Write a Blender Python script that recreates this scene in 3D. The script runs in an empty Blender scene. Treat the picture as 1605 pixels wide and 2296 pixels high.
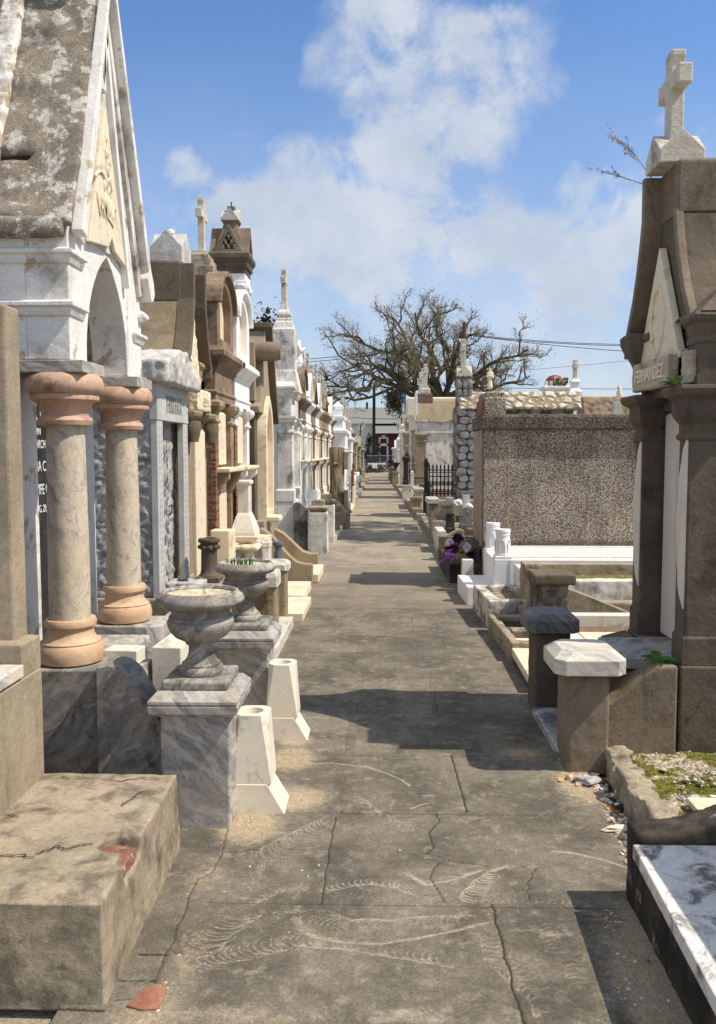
import bpy, bmesh, math, random
import numpy as np
from mathutils import Vector, Matrix, noise
S = bpy.context.scene
COL = S.collection
RND = random.Random(11)
PI = math.pi
# ------------------------------------------------------------------ camera
FPX, CX, CY, VU, VV, EYE = 1872., 802.5, 1148., 853., 1012., 1.7
_a, _b = VU-CX, CY-VV
_N = math.sqrt(_a*_a+_b*_b+FPX*FPX)
YAW = math.asin(_a/_N); TILT = math.asin(_b/_N/math.cos(YAW))
FW = Vector((-math.sin(YAW)*math.cos(TILT), math.cos(YAW)*math.cos(TILT), -math.sin(TILT)))
RT = Vector((math.cos(YAW), math.sin(YAW), 0)); UP = RT.cross(FW)
def P(u, v, y):
    """point at distance y along the alley seen at image pixel (u, v)"""
    d = FW*FPX + RT*(u-CX) - UP*(v-CY)
    s = y/d.y
    return Vector((d.x*s, y, EYE+d.z*s))
def PX(u, v, y): return P(u, v, y).x
def PZ(u, v, y): return P(u, v, y).z
def G(u, v, z=0):
    d = FW*FPX + RT*(u-CX) - UP*(v-CY)
    s = (z-EYE)/d.z
    return Vector((d.x*s, d.y*s, z))
cam = bpy.data.cameras.new('camera'); cam.sensor_fit = 'HORIZONTAL'; cam.sensor_width = 36
cam.lens = FPX/1605*36; cam.clip_start = .05; cam.clip_end = 3000
co = bpy.data.objects.new('camera', cam); COL.objects.link(co)
co.matrix_world = Matrix(((RT.x, UP.x, -FW.x, 0), (RT.y, UP.y, -FW.y, 0), (RT.z, UP.z, -FW.z, EYE), (0, 0, 0, 1)))
S.camera = co
# ------------------------------------------------------------------ objects
OFF = {}
def meta(o, label=None, cat=None, group=None, kind=None):
    if label: o['label'] = label
    if cat: o['category'] = cat
    if group: o['group'] = group
    if kind: o['kind'] = kind
    return o
def thing(name, label, cat, loc=(0, 0, 0), group=None):
    o = bpy.data.objects.new(name, None); COL.objects.link(o)
    o.location = loc; o.empty_display_size = .1; OFF[o.name] = Vector(loc)
    return meta(o, label, cat, group)
def copy_tree(o, parent=None):
    c = o.copy(); COL.objects.link(c)
    if parent: c.parent = parent
    for ch in [q for q in bpy.data.objects if q.parent == o]: copy_tree(ch, c)
    return c
def move(o, x, y, z=0, rz=0, s=1):
    o.location = (x, y, z); o.rotation_euler = (0, 0, rz)
    if s != 1: o.scale = (s, s, s) if not isinstance(s, tuple) else s
    return o
TEX = {}
def ctex(sc, depth=3):
    k = (sc, depth)
    if k not in TEX:
        t = bpy.data.textures.new('clouds', 'CLOUDS'); t.noise_scale = sc; t.noise_depth = depth; TEX[k] = t
    return TEX[k]
class MB:
    def __init__(s): s.v = []; s.f = []
    def add(s, vs, fs):
        b = len(s.v); s.v += [Vector(q) for q in vs]; s.f += [tuple(b+i for i in f) for f in fs]; return s
    def box(s, x0, x1, y0, y1, z0, z1):
        return s.mould(x0, x1, y0, y1, [(0, z0), (0, z1)])
    def mould(s, x0, x1, y0, y1, prof):
        vs = []; fs = []
        for o, z in prof:
            vs += [(x0-o, y0-o, z), (x1+o, y0-o, z), (x1+o, y1+o, z), (x0-o, y1+o, z)]
        n = len(prof)
        for k in range(n-1):
            for j in range(4):
                a = 4*k+j; b = 4*k+(j+1) % 4
                fs.append((a, b, b+4, a+4))
        fs += [(3, 2, 1, 0), (4*n-4, 4*n-3, 4*n-2, 4*n-1)]
        return s.add(vs, fs)
    def prism(s, pts, ax, a, b):
        f = {'x': lambda p, t: (t, p[0], p[1]), 'y': lambda p, t: (p[0], t, p[1]), 'z': lambda p, t: (p[0], p[1], t)}[ax]
        n = len(pts)
        vs = [f(p, a) for p in pts]+[f(p, b) for p in pts]
        fs = [tuple(range(n-1, -1, -1)), tuple(range(n, 2*n))]+[(i, (i+1) % n, n+(i+1) % n, n+i) for i in range(n)]
        return s.add(vs, fs)
    def ring(s, outer, inner, ax, a, b, open_=False):
        """frame: the space between two outlines of equal length, pushed from a to b"""
        f = {'x': lambda p, t: (t, p[0], p[1]), 'y': lambda p, t: (p[0], t, p[1]), 'z': lambda p, t: (p[0], p[1], t)}[ax]
        n = len(outer)
        vs = [f(p, t) for t in (a, b) for q in (outer, inner) for p in q]; fs = []
        for i in range(n-1 if open_ else n):
            j = (i+1) % n
            fs += [(i, j, n+j, n+i), (2*n+i, 3*n+i, 3*n+j, 2*n+j), (i, 2*n+i, 2*n+j, j), (n+i, n+j, 3*n+j, 3*n+i)]
        if open_: fs += [(0, n, 3*n, 2*n), (n-1, 2*n-1, 4*n-1, 3*n-1)]
        return s.add(vs, fs)
    def strip(s, pts, w, ax, a, b, closed=False):
        """band of width w along an open outline (inner side = left of travel)"""
        n = len(pts); q = []
        for i in range(n):
            p0 = Vector(pts[max(i-1, 0)]); p1 = Vector(pts[min(i+1, n-1)]); d = (p1-p0).normalized()
            q.append((pts[i][0]-d.y*w, pts[i][1]+d.x*w))
        return s.ring(list(pts), q, ax, a, b, True)
    def lathe(s, cx, cy, prof, n=32, sx=1, sy=1, caps=True):
        vs = []; fs = []; m = len(prof)
        for r, z in prof:
            for k in range(n):
                t = 2*PI*k/n
                vs.append((cx+r*sx*math.cos(t), cy+r*sy*math.sin(t), z))
        for i in range(m-1):
            for k in range(n):
                k2 = (k+1) % n
                fs.append((i*n+k, i*n+k2, (i+1)*n+k2, (i+1)*n+k))
        fs.append(tuple(range(n-1, -1, -1)))
        if caps: fs.append(tuple((m-1)*n+k for k in range(n)))
        return s.add(vs, fs)
    def tube(s, pts, rad, n=6):
        pts = [Vector(p) for p in pts]; m = len(pts); vs = []; fs = []
        rad = rad if isinstance(rad, (list, tuple)) else [rad]*m
        for i, p in enumerate(pts):
            d = (pts[min(i+1, m-1)]-pts[max(i-1, 0)]).normalized()
            a = d.cross(Vector((.31, .17, .93)));
            if a.length < .05: a = d.cross(Vector((1, 0, 0)))
            a.normalize(); b = d.cross(a)
            for k in range(n):
                t = 2*PI*k/n; vs.append(p+(a*math.cos(t)+b*math.sin(t))*rad[i])
        for i in range(m-1):
            for k in range(n):
                k2 = (k+1) % n; fs.append((i*n+k, i*n+k2, (i+1)*n+k2, (i+1)*n+k))
        fs += [tuple(range(n-1, -1, -1)), tuple((m-1)*n+k for k in range(n))]
        return s.add(vs, fs)
    def blob(s, c, r, sub=2, amp=.2, fr=2., seed=0, flat=None):
        bm = bmesh.new(); bmesh.ops.create_icosphere(bm, subdivisions=sub, radius=1)
        c = Vector(c); r = Vector(r) if not isinstance(r, (int, float)) else Vector((r, r, r))
        o = Vector((seed*3.17, seed*1.31, seed*.77)); vs = []
        for v in bm.verts:
            k = 1+amp*noise.noise(v.co*fr+o)
            p = Vector((v.co.x*r.x*k, v.co.y*r.y*k, v.co.z*r.z*k))
            vs.append(c+p)
        fs = [tuple(v.index for v in f.verts) for f in bm.faces]; bm.free()
        return s.add(vs, fs)
    def hull(s, pts):
        bm = bmesh.new(); [bm.verts.new(p) for p in pts]
        r = bmesh.ops.convex_hull(bm, input=bm.verts)
        bmesh.ops.delete(bm, geom=[g for g in r['geom_interior'] if isinstance(g, bmesh.types.BMVert)], context='VERTS')
        bm.verts.index_update()
        vs = [v.co.copy() for v in bm.verts]; fs = [tuple(v.index for v in f.verts) for f in bm.faces]; bm.free()
        return s.add(vs, fs)
    def xf(s, m, start=0):
        for i in range(start, len(s.v)): s.v[i] = m @ s.v[i]
        return s
    def build(s, name, mat, parent=None, bevel=0, seg=2, smooth=None, vox=0, disp=0, ds=.1, sub=0, recalc=True, label=None, tex_depth=3):
        off = Vector((0, 0, 0)); r = parent
        while r is not None:
            if r.name in OFF: off = OFF[r.name]
            r = r.parent
        me = bpy.data.meshes.new(name); me.from_pydata([v-off for v in s.v], [], s.f)
        if recalc:
            bm = bmesh.new(); bm.from_mesh(me); bmesh.ops.recalc_face_normals(bm, faces=bm.faces); bm.to_mesh(me); bm.free()
        o = bpy.data.objects.new(name, me); COL.objects.link(o)
        if mat: me.materials.append(mat)
        if parent: o.parent = parent
        if label: o['label'] = label
        if bevel:
            b = o.modifiers.new('bevel', 'BEVEL'); b.width = bevel; b.segments = seg; b.limit_method = 'ANGLE'; b.angle_limit = .6
            b.harden_normals = False
        if vox:
            m = o.modifiers.new('remesh', 'REMESH'); m.mode = 'VOXEL'; m.voxel_size = vox; m.use_smooth_shade = True
        if sub:
            m = o.modifiers.new('sub', 'SUBSURF'); m.subdivision_type = 'SIMPLE'; m.levels = m.render_levels = sub
        if disp:
            m = o.modifiers.new('disp', 'DISPLACE'); m.texture = ctex(ds, tex_depth); m.strength = disp; m.texture_coords = 'GLOBAL'; m.mid_level = .5
        if smooth is not None and not vox:
            me.shade_smooth(); me.set_sharp_from_angle(angle=smooth)
        return o
def textmesh(body, name, mat, parent, loc, size, ax, ext=.004, align='CENTER', sx=1., weight=0., arc=None):
    """raised lettering. ax: 'x+' reads on a wall facing +X, 'x-' facing -X, 'y-' facing -Y"""
    c = bpy.data.curves.new('t', 'FONT'); c.body = body; c.size = size; c.align_x = align; c.align_y = 'CENTER'
    c.extrude = ext; c.offset = weight; c.resolution_u = 3
    t = bpy.data.objects.new('t', c); COL.objects.link(t)
    dg = bpy.context.evaluated_depsgraph_get(); dg.update()
    me = bpy.data.meshes.new_from_object(t.evaluated_get(dg)); bpy.data.objects.remove(t); bpy.data.curves.remove(c)
    off = OFF.get(parent.name, Vector((0, 0, 0))) if parent else Vector((0, 0, 0))
    if parent and parent.parent: off = OFF.get(parent.parent.name, off)
    loc = Vector(loc)-off
    for v in me.vertices:
        x, y, z = v.co.x*sx, v.co.y, v.co.z
        if arc:
            x, y = (arc+y)*math.sin(x/arc), (arc+y)*math.cos(x/arc)-arc
        v.co = loc + {'x+': Vector((z, x, y)), 'x-': Vector((-z, -x, y)), 'y-': Vector((x, -z, y))}[ax]
    me.materials.clear(); me.materials.append(mat)
    o = bpy.data.objects.new(name, me); COL.objects.link(o); o.parent = parent
    return o
# ------------------------------------------------------------------ materials
class NT:
    def __init__(s, name):
        s.m = bpy.data.materials.new(name); s.m.use_nodes = True; s.t = s.m.node_tree; s.t.nodes.clear()
        s.out = s.t.nodes.new('ShaderNodeOutputMaterial'); s.pos = None
    def n(s, typ, out=0, **kw):
        nd = s.t.nodes.new('ShaderNode'+typ)
        for k, v in kw.items():
            if k[0] == '_': setattr(nd, k[1:], v); continue
            i = int(k[1:]) if k[0] == 'i' and k[1:].isdigit() else k.replace('__', ' ')
            if isinstance(v, bpy.types.NodeSocket): s.t.links.new(v, nd.inputs[i])
            else: nd.inputs[i].default_value = v
        return nd.outputs[out]
    def p(s):
        if s.pos is None: s.pos = s.n('NewGeometry')
        return s.pos
    def vmap(s, scale=(1, 1, 1), rot=(0, 0, 0), loc=(0, 0, 0), vec=None):
        v = vec or s.p()
        if any(rot): v = s.n('Mapping', Vector=v, Rotation=rot)   # turn first, then stretch
        return s.n('Mapping', Vector=v, Scale=scale, Location=loc)
    def noise(s, sc, det=4, rough=.55, vec=None, dist=0, out=0):
        return s.n('TexNoise', out, Vector=vec or s.p(), Scale=sc, Detail=det, Roughness=rough, Distortion=dist)
    def rng(s, f, a, b, lo=0., hi=1., smooth=True):
        return s.n('MapRange', 0, _interpolation_type='SMOOTHSTEP' if smooth else 'LINEAR', Value=f, i1=a, i2=b, i3=lo, i4=hi)
    def mix(s, f, a, b, mode='MIX'):
        nd = s.t.nodes.new('ShaderNodeMix'); nd.data_type = 'RGBA'; nd.blend_type = mode
        for i, v in ((0, f), (6, a), (7, b)):
            if isinstance(v, bpy.types.NodeSocket): s.t.links.new(v, nd.inputs[i])
            elif i == 0: nd.inputs[0].default_value = v
            else: nd.inputs[i].default_value = (*v[:3], 1)
        return nd.outputs[2]
    def math(s, op, a, b=0.):
        return s.n('Math', 0, _operation=op, i0=a, i1=b)
    def mul(s, col, f, amt=1.):
        if isinstance(f, float): return s.mix(amt, col, (f, f, f), 'MULTIPLY')
        """multiply a colour by a grey value"""
        return s.mix(amt, col, s.n('CombineColor', 0, Red=f, Green=f, Blue=f), 'MULTIPLY')
    def attr(s, name): return s.n('Attribute', 2, _attribute_name=name)
    def fin(s, col, rough=.85, h=None, bump=.3, dist=.01, spec=.3, metal=0, sss=0):
        b = s.t.nodes.new('ShaderNodeBsdfPrincipled')
        for k, v in (('Base Color', col), ('Roughness', rough), ('Specular IOR Level', spec), ('Metallic', metal)):
            if isinstance(v, bpy.types.NodeSocket): s.t.links.new(v, b.inputs[k])
            else: b.inputs[k].default_value = (*v[:3], 1) if k == 'Base Color' else v
        if h is not None:
            bp = s.t.nodes.new('ShaderNodeBump'); bp.inputs['Strength'].default_value = bump; bp.inputs['Distance'].default_value = dist
            s.t.links.new(h, bp.inputs['Height']); s.t.links.new(bp.outputs[0], b.inputs['Normal'])
        s.t.links.new(b.outputs[0], s.out.inputs[0]); return s.m
def stone(name, c1, c2, sc=3., dark=(.03, .026, .02), dk=.62, dsc=2.5, dmax=.85, light=None, lt=.62, lsc=5., streak=.6, gr=.25, gsc=220,
          bump=.35, bsc=90, rough=.9, crack=0., big=.01):
    t = NT(name)
    n1 = t.noise(sc, 5, .6)
    col = t.mix(t.rng(n1, .32, .68), c1, c2)
    if light:
        nl = t.noise(lsc, 9, .68); col = t.mix(t.rng(nl, lt-.03, lt+.04), col, light)
    nd = t.noise(dsc, 8, .66, vec=t.vmap((1, 1, 1)), dist=.4)
    m = t.rng(nd, dk-.1, dk+.14, 0, dmax)
    col = t.mix(m, col, dark)
    if streak < 1:
        ns = t.noise(1, 6, .65, vec=t.vmap((9, 9, .8), loc=(3, 1, 2)))
        col = t.mix(t.rng(ns, streak-.06, streak+.16, 0, dmax*.8), col, dark)
    g = t.noise(gsc, 2, .6); g2 = t.noise(gsc*.18, 4, .7)
    col = t.mul(col, t.rng(g, .25, .75, 1-gr, 1+gr, False))
    col = t.mul(col, t.rng(g2, .3, .7, 1-gr*.6, 1+gr*.6, False))
    h = t.math('ADD', t.math('MULTIPLY', t.noise(bsc, 5, .7), .5), t.math('MULTIPLY', t.noise(bsc*.12, 5, .6), 1.6))
    if crack:
        v = t.n('TexVoronoi', 0, _feature='DISTANCE_TO_EDGE', Vector=t.n('VectorMath', 0, _operation='ADD', i0=t.p(), i1=t.n('VectorMath', 0, _operation='SCALE', i0=t.noise(5, 4, .6, out=1), Scale=.25)), Scale=crack)
        km = t.rng(v, .0, .007, .75, 0)
        km = t.math('MULTIPLY', km, t.rng(t.noise(1.7, 2), .5, .58))
        col = t.mix(km, col, (.03, .025, .02)); h = t.math('SUBTRACT', h, t.math('MULTIPLY', km, .6))
    return t.fin(col, rough, h, bump, big)
def marble(name, cl, cd, rot=(.5, .6, .3), st=(1.2, 1.2, 9), sc=3., lo=.4, hi=.66, dark=None, dk=.7, rough=.45, gr=.08, bump=.06, warm=None):
    t = NT(name)
    off = t.n('VectorMath', 0, _operation='SCALE', i0=t.n('CombineXYZ', 0, X=1.3, Y=.7, Z=2.1), Scale=t.math('MULTIPLY', t.n('ObjectInfo', 'Random'), 9.))
    pv = t.n('VectorMath', 0, _operation='ADD', i0=t.p(), i1=off)
    wv = t.n('VectorMath', 0, _operation='ADD', i0=pv, i1=t.n('VectorMath', 0, _operation='SCALE', i0=t.n('VectorMath', 0, _operation='SUBTRACT', i0=t.noise(3.2, 4, .6, out=1), i1=(.5, .5, .5)), Scale=.22))
    v = t.vmap(st, rot, vec=wv)
    n = t.noise(sc, 8, .66, vec=v, dist=.9)
    col = t.mix(t.rng(n, lo, hi), cl, cd)
    n2 = t.noise(sc*2.3, 6, .6, vec=v, dist=1.4)
    col = t.mix(t.rng(n2, .52, .7, 0, .6), col, [a*.55 for a in cd])
    if warm: col = t.mix(t.rng(t.noise(3.5, 4), .45, .75, 0, .6), col, warm)
    if dark: col = t.mix(t.rng(t.noise(7, 10, .72, dist=.6), dk-.05, dk+.1, 0, .85), col, dark)
    col = t.mul(col, t.rng(t.noise(260, 2), .3, .7, 1-gr, 1+gr, False))
    return t.fin(col, rough, t.noise(150, 4, .7), bump, .004, .4)
def plain(name, c, rough=.6, metal=0, gr=.15, sc=40, spec=.4):
    t = NT(name); col = t.mul(c and t.mix(0, c, c), t.rng(t.noise(sc, 5, .6), .3, .7, 1-gr, 1+gr, False))
    return t.fin(col, rough, None, spec=spec, metal=metal)
M = {}
M['cement'] = stone('weathered_cement', (.27, .22, .155), (.36, .3, .215), dark=(.06, .052, .042), dk=.66, dmax=.75, bump=.4)
M['cement_mold'] = stone('mouldy_cement', (.3, .25, .178), (.4, .335, .245), dark=(.05, .044, .035), dk=.53, dsc=6, dmax=.7, bump=.5, streak=.6)
M['cement_dark'] = stone('blackened_cement', (.055, .047, .037), (.1, .085, .065), dark=(.012, .011, .009), dk=.5, dsc=3, light=(.34, .31, .26), lt=.61, lsc=9, streak=.5, bump=.6)
M['cement_brown'] = stone('brown_cement', (.175, .135, .095), (.25, .2, .145), dark=(.05, .038, .028), dk=.6, dmax=.7, bump=.5, crack=1.6, light=(.36, .32, .26), lt=.74)
M['cement_tan'] = stone('tan_cement', (.26, .205, .135), (.33, .265, .175), dark=(.09, .07, .05), dk=.64, dmax=.7, bump=.45, crack=1.3)
M['cement_umber'] = stone('umber_cement', (.125, .098, .068), (.17, .135, .095), dark=(.05, .04, .03), dk=.6, dmax=.6, bump=.45, crack=1.5)
M['cement_dkbrown'] = stone('dark_brown_cement', (.1, .078, .058), (.15, .118, .088), dark=(.03, .024, .018), dk=.58, dmax=.7, bump=.55, crack=1.8)
M['white'] = stone('white_paint', (.76, .76, .75), (.82, .82, .81), dark=(.3, .26, .2), dk=.66, dmax=.65, gr=.07, bump=.3, streak=.62, rough=.7)
M['white_clean'] = stone('fresh_white_paint', (.78, .78, .77), (.82, .82, .82), dark=(.6, .58, .54), dk=.75, dmax=.5, gr=.03, bump=.12, streak=1, rough=.6)
M['white_peel'] = stone('peeling_whitewash', (.7, .68, .64), (.8, .79, .77), dark=(.17, .14, .1), dk=.6, dsc=3.4, dmax=.75, light=(.46, .37, .25), lt=.59, lsc=6, gr=.12, bump=.5, streak=.64)
M['white_dirty'] = stone('dirty_whitewash', (.58, .55, .49), (.76, .74, .69), dark=(.06, .053, .045), dk=.57, dsc=3.4, dmax=.8, gr=.16, bump=.45, streak=.58)
M['roof_grey'] = stone('lichen_roof_cement', (.2, .17, .135), (.3, .255, .2), dark=(.06, .055, .05), dk=.58, dsc=3, dmax=.75, light=(.52, .49, .44), lt=.55, lsc=11, gr=.4, gsc=140, bump=.8, bsc=60)
M['rib_white'] = stone('flaking_white_rib', (.7, .68, .62), (.8, .78, .74), dark=(.2, .16, .12), dk=.56, dsc=9, dmax=.7, light=(.45, .37, .27), lt=.55, lsc=10, gr=.15, bump=.8, streak=.52)
M['jamb'] = stone('dark_dressed_granite', (.15, .15, .15), (.2, .2, .2), sc=6, dark=(.09, .09, .09), gr=.3, gsc=300, bump=.15, streak=1)
M['granite'] = stone('hewn_granite', (.3, .295, .28), (.46, .455, .44), sc=9, dark=(.07, .07, .07), dk=.6, dsc=8, dmax=.7, gr=.4, gsc=300, bump=.9, bsc=70, streak=1)
M['granite_smooth'] = stone('smooth_granite', (.42, .42, .4), (.52, .52, .5), sc=5, dark=(.3, .26, .2), dk=.66, dmax=.5, gr=.2, gsc=350, bump=.1, streak=.66)
M['granite_lt'] = stone('pale_hewn_granite', (.42, .42, .4), (.56, .55, .52), sc=6, dark=(.14, .13, .12), dk=.6, dsc=5, dmax=.7, gr=.3, gsc=260, bump=.9, bsc=60, streak=.7)
M['black_granite'] = stone('black_granite', (.022, .023, .026), (.04, .042, .047), sc=8, dark=(.01, .01, .01), dk=.6, light=(.14, .15, .17), lt=.66, lsc=60, gr=.4, bump=.05, rough=.25, streak=1)
M['bronze'] = stone('blue_bronze', (.07, .1, .14), (.12, .155, .2), sc=10, dark=(.03, .04, .05), dk=.6, light=(.3, .34, .38), lt=.68, lsc=40, bump=.15, rough=.5)
M['marble_grey'] = marble('grey_veined_marble', (.52, .49, .44), (.2, .2, .205), rot=(.5, -.62, .1), st=(1.4, 1.4, 6), lo=.34, hi=.66, dark=(.09, .08, .065), dk=.66, warm=(.42, .34, .24), bump=.2, rough=.65, gr=.14)
M['marble_shaft'] = marble('shaft_marble', (.58, .5, .385), (.26, .25, .235), rot=(.3, .55, 0), st=(7, 7, 1.4), lo=.4, hi=.74, warm=(.58, .47, .32), bump=.2, rough=.7, gr=.14)
M['marble_mid'] = marble('mid_veined_marble', (.4, .37, .32), (.15, .15, .15), rot=(.5, .6, .1), st=(1.4, 1.4, 5), lo=.3, hi=.66, dark=(.05, .045, .04), dk=.56, bump=.2, rough=.6, gr=.14, warm=(.33, .28, .2))
M['marble_dark'] = marble('dark_veined_marble', (.27, .25, .22), (.085, .083, .08), rot=(.5, .6, .1), st=(1.4, 1.4, 5), lo=.3, hi=.62, dark=(.03, .028, .025), dk=.52, bump=.2, rough=.6, gr=.14)
M['marble_white'] = marble('white_marble', (.74, .7, .61), (.58, .55, .5), lo=.5, hi=.85, st=(1.4, 1.4, 5), sc=2, rough=.5, warm=(.66, .56, .42))
M['marble_cream'] = marble('cream_marble', (.76, .67, .5), (.66, .55, .37), lo=.5, hi=.8, st=(1.3, 1.3, 2), sc=2, rough=.55, warm=(.76, .62, .4))
M['marble_blot'] = marble('blotched_marble', (.72, .7, .66), (.55, .54, .53), lo=.5, hi=.8, dark=(.06, .055, .05), dk=.535, rough=.55)
M['marble_vein'] = marble('white_grey_marble', (.64, .6, .52), (.3, .3, .31), lo=.44, hi=.7, rot=(.5, -.6, .2), st=(1.4, 1.4, 5), dark=(.16, .15, .13), dk=.64, rough=.55, warm=(.58, .5, .38))
M['rose'] = marble('pale_rose_marble', (.6, .42, .27), (.5, .31, .18), rot=(1.2, .3, 0), st=(1.5, 1.5, 6), warm=(.6, .44, .3), dark=(.2, .15, .1), dk=.64, rough=.6, bump=.2, gr=.12)
M['pink'] = marble('rose_marble', (.54, .36, .26), (.45, .27, .19), rot=(.6, .3, 0), st=(1.5, 1.5, 5), warm=(.56, .4, .28), dark=(.15, .11, .09), dk=.6, rough=.6, bump=.2, gr=.12)
M['sandstone'] = stone('brown_stucco', (.27, .19, .125), (.39, .29, .2), dark=(.09, .06, .042), dk=.58, dsc=4, dmax=.75, light=(.5, .4, .3), lt=.7, gr=.22, bump=.8, bsc=50, streak=.62, crack=3)
M['umber_stucco'] = stone('umber_stucco', (.2, .14, .095), (.31, .23, .16), dark=(.07, .045, .03), dk=.56, dsc=4, dmax=.75, gr=.22, bump=.8, bsc=50, crack=4)
M['iron'] = plain('black_iron', (.016, .016, .017), .55, .0)
M['rust'] = plain('rusted_iron', (.17, .052, .025), .8, 0, .4)
M['dark_hole'] = plain('dark_recess', (.03, .028, .025), .9)
M['moss'] = stone('moss', (.1, .105, .015), (.2, .19, .03), sc=14, dark=(.05, .05, .01), dk=.55, dsc=9, light=(.42, .36, .25), lt=.6, lsc=14, gr=.4, bump=.9, streak=1)
M['gravel'] = stone('pale_gravel', (.45, .36, .25), (.58, .48, .35), sc=20, dark=(.18, .14, .1), dk=.58, dsc=40, light=(.7, .66, .6), lt=.6, lsc=45, gr=.4, gsc=130, bump=1, streak=1)
M['gravel_white'] = stone('white_gravel', (.6, .55, .5), (.76, .72, .68), sc=40, dark=(.3, .25, .2), dk=.62, dsc=60, gr=.25, gsc=120, bump=.8, streak=1)
M['gravel_brown'] = stone('brown_gravel', (.14, .085, .05), (.3, .2, .12), sc=40, dark=(.04, .03, .02), dk=.55, dsc=50, light=(.6, .5, .4), lt=.68, lsc=60, gr=.4, gsc=120, bump=1, streak=1)
M['soil'] = stone('urn_soil', (.48, .41, .29), (.62, .54, .4), sc=25, dark=(.15, .12, .08), dk=.6, dsc=20, gr=.35, bump=.8, streak=1)
def brickmat(name, c1, c2, mort, sc=1., bump=1.):
    t = NT(name); sx = t.n('SeparateXYZ', 0, Vector=t.p()); nd = sx.node
    uv = t.n('CombineXYZ', 0, X=t.math('ADD', nd.outputs[0], nd.outputs[1]), Y=nd.outputs[2], Z=0.)
    uv = t.n('VectorMath', 0, _operation='ADD', i0=uv, i1=t.n('VectorMath', 0, _operation='SCALE', i0=t.noise(9, 3, out=1), Scale=.018))
    b = t.t.nodes.new('ShaderNodeTexBrick'); t.t.links.new(uv, b.inputs['Vector'])
    b.inputs['Color1'].default_value = (*c1, 1); b.inputs['Color2'].default_value = (*c2, 1); b.inputs['Mortar'].default_value = (*mort, 1)
    b.inputs['Scale'].default_value = sc; b.inputs['Brick Width'].default_value = .2; b.inputs['Row Height'].default_value = .085
    b.inputs['Mortar Size'].default_value = .011; b.inputs['Mortar Smooth'].default_value = .3; b.inputs['Bias'].default_value = -.1
    col = t.mul(b.outputs[0], t.rng(t.noise(26, 5, .7), .3, .7, .6, 1.35, False))
    col = t.mix(t.rng(t.noise(6, 6, .7), .6, .75, 0, .7), col, (.09, .055, .04))
    h = t.math('ADD', t.math('MULTIPLY', b.outputs[1], -1.), t.math('MULTIPLY', t.noise(35, 5), .7))
    return t.fin(col, .92, h, bump, .02)
M['brick'] = brickmat('old_soft_brick', (.33, .15, .085), (.21, .12, .075), (.15, .11, .08))
M['redbrick'] = brickmat('house_brick', (.1, .022, .016), (.13, .03, .02), (.12, .07, .06), .8, .3)
def pebblemat(name, dk=1.):
    t = NT(name); v = t.n('TexVoronoi', 0, Vector=t.p(), Scale=80.); nd = v.node
    r = t.n('SeparateColor', 0, Color=nd.outputs[1])
    col = t.mix(t.rng(r, 0, 1, 0, 1, False), [.3*dk, .26*dk, .21*dk], [.76*dk, .69*dk, .6*dk])
    col = t.mix(t.rng(r.node.outputs[1], .82, .9), col, (.36*dk, .22*dk, .1*dk))
    col = t.mix(t.rng(v, .45, .75), col, [.1*dk, .075*dk, .06*dk])
    col = t.mul(col, t.rng(t.noise(2.2, 5, .6),   .3, .7, .72, 1.2, False))
    col = t.mul(col, t.rng(t.noise(1, 6, .65, vec=t.vmap((7, 7, .7))), .35, .65, .72, 1.12, False))
    h = t.math('MULTIPLY', v, -1.)
    return t.fin(col, .8, h, 1., .02)
M['pebble'] = pebblemat('exposed_aggregate'); M['pebble_dk'] = pebblemat('sooty_aggregate', .42)
def rubblemat(name, c1, c2, mort, sc, raised=False, flatz=1.):
    t = NT(name)
    vec = t.vmap((sc, sc, sc*flatz))
    vec = t.n('VectorMath', 0, _operation='ADD', i0=vec, i1=t.n('VectorMath', 0, _operation='SCALE', i0=t.noise(6, 3, out=1), Scale=.35))
    e = t.n('TexVoronoi', 0, _feature='DISTANCE_TO_EDGE', Vector=vec, Scale=1., Randomness=.8)
    c = t.n('TexVoronoi', 1, Vector=vec, Scale=1., Randomness=.8)
    r = t.n('SeparateColor', 0, Color=c)
    col = t.mix(r, c1, c2); col = t.mul(col, t.rng(t.noise(14, 6, .7), .3, .7, .65, 1.3, False))
    m = t.rng(e, .08, .15, 1, 0)
    col = t.mix(m, col, mort)
    h = t.rng(e, .04, .3, 0, 1)
    if raised: h = t.math('ADD', h, t.math('MULTIPLY', t.rng(e, .05, .09, 1, 0), .9))
    h = t.math('ADD', h, t.math('MULTIPLY', t.noise(22, 5), .4))
    return t.fin(col, .9, h, 1., .05)
M['rubble'] = rubblemat('grey_rubble', (.26, .27, .27), (.42, .42, .4), (.13, .1, .07), 3.6)
M['rubble_roof'] = rubblemat('cream_rubble', (.52, .47, .36), (.66, .63, .55), (.33, .255, .165), 3.6, flatz=1.5)
def barkmat(name, c1, c2):
    t = NT(name); n = t.noise(1, 6, .65, vec=t.vmap((26, 26, 3.2)), dist=.4)
    col = t.mix(t.rng(n, .35, .62), c1, c2)
    return t.fin(col, .95, n, 1., .05)
M['bark_stone'] = barkmat('carved_bark_stone', (.09, .07, .045), (.38, .31, .2))
M['bark'] = barkmat('oak_bark', (.045, .038, .028), (.12, .1, .07))
def leafmat(name, c1, c2, tr=.25):
    t = NT(name); col = t.mix(t.rng(t.noise(1.1, 3), .35, .65), c1, c2); col = t.mul(col, t.rng(t.noise(9, 2), .3, .7, .7, 1.35, False))
    return t.fin(col, .6, None)
M['leaf_oak'] = leafmat('oak_spring_leaf', (.32, .26, .1), (.22, .2, .08))
M['leaf_dark'] = leafmat('evergreen_leaf', (.035, .06, .015), (.09, .1, .025))
M['leaf_fern'] = leafmat('fern_leaf', (.05, .14, .03), (.12, .22, .04))
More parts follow.
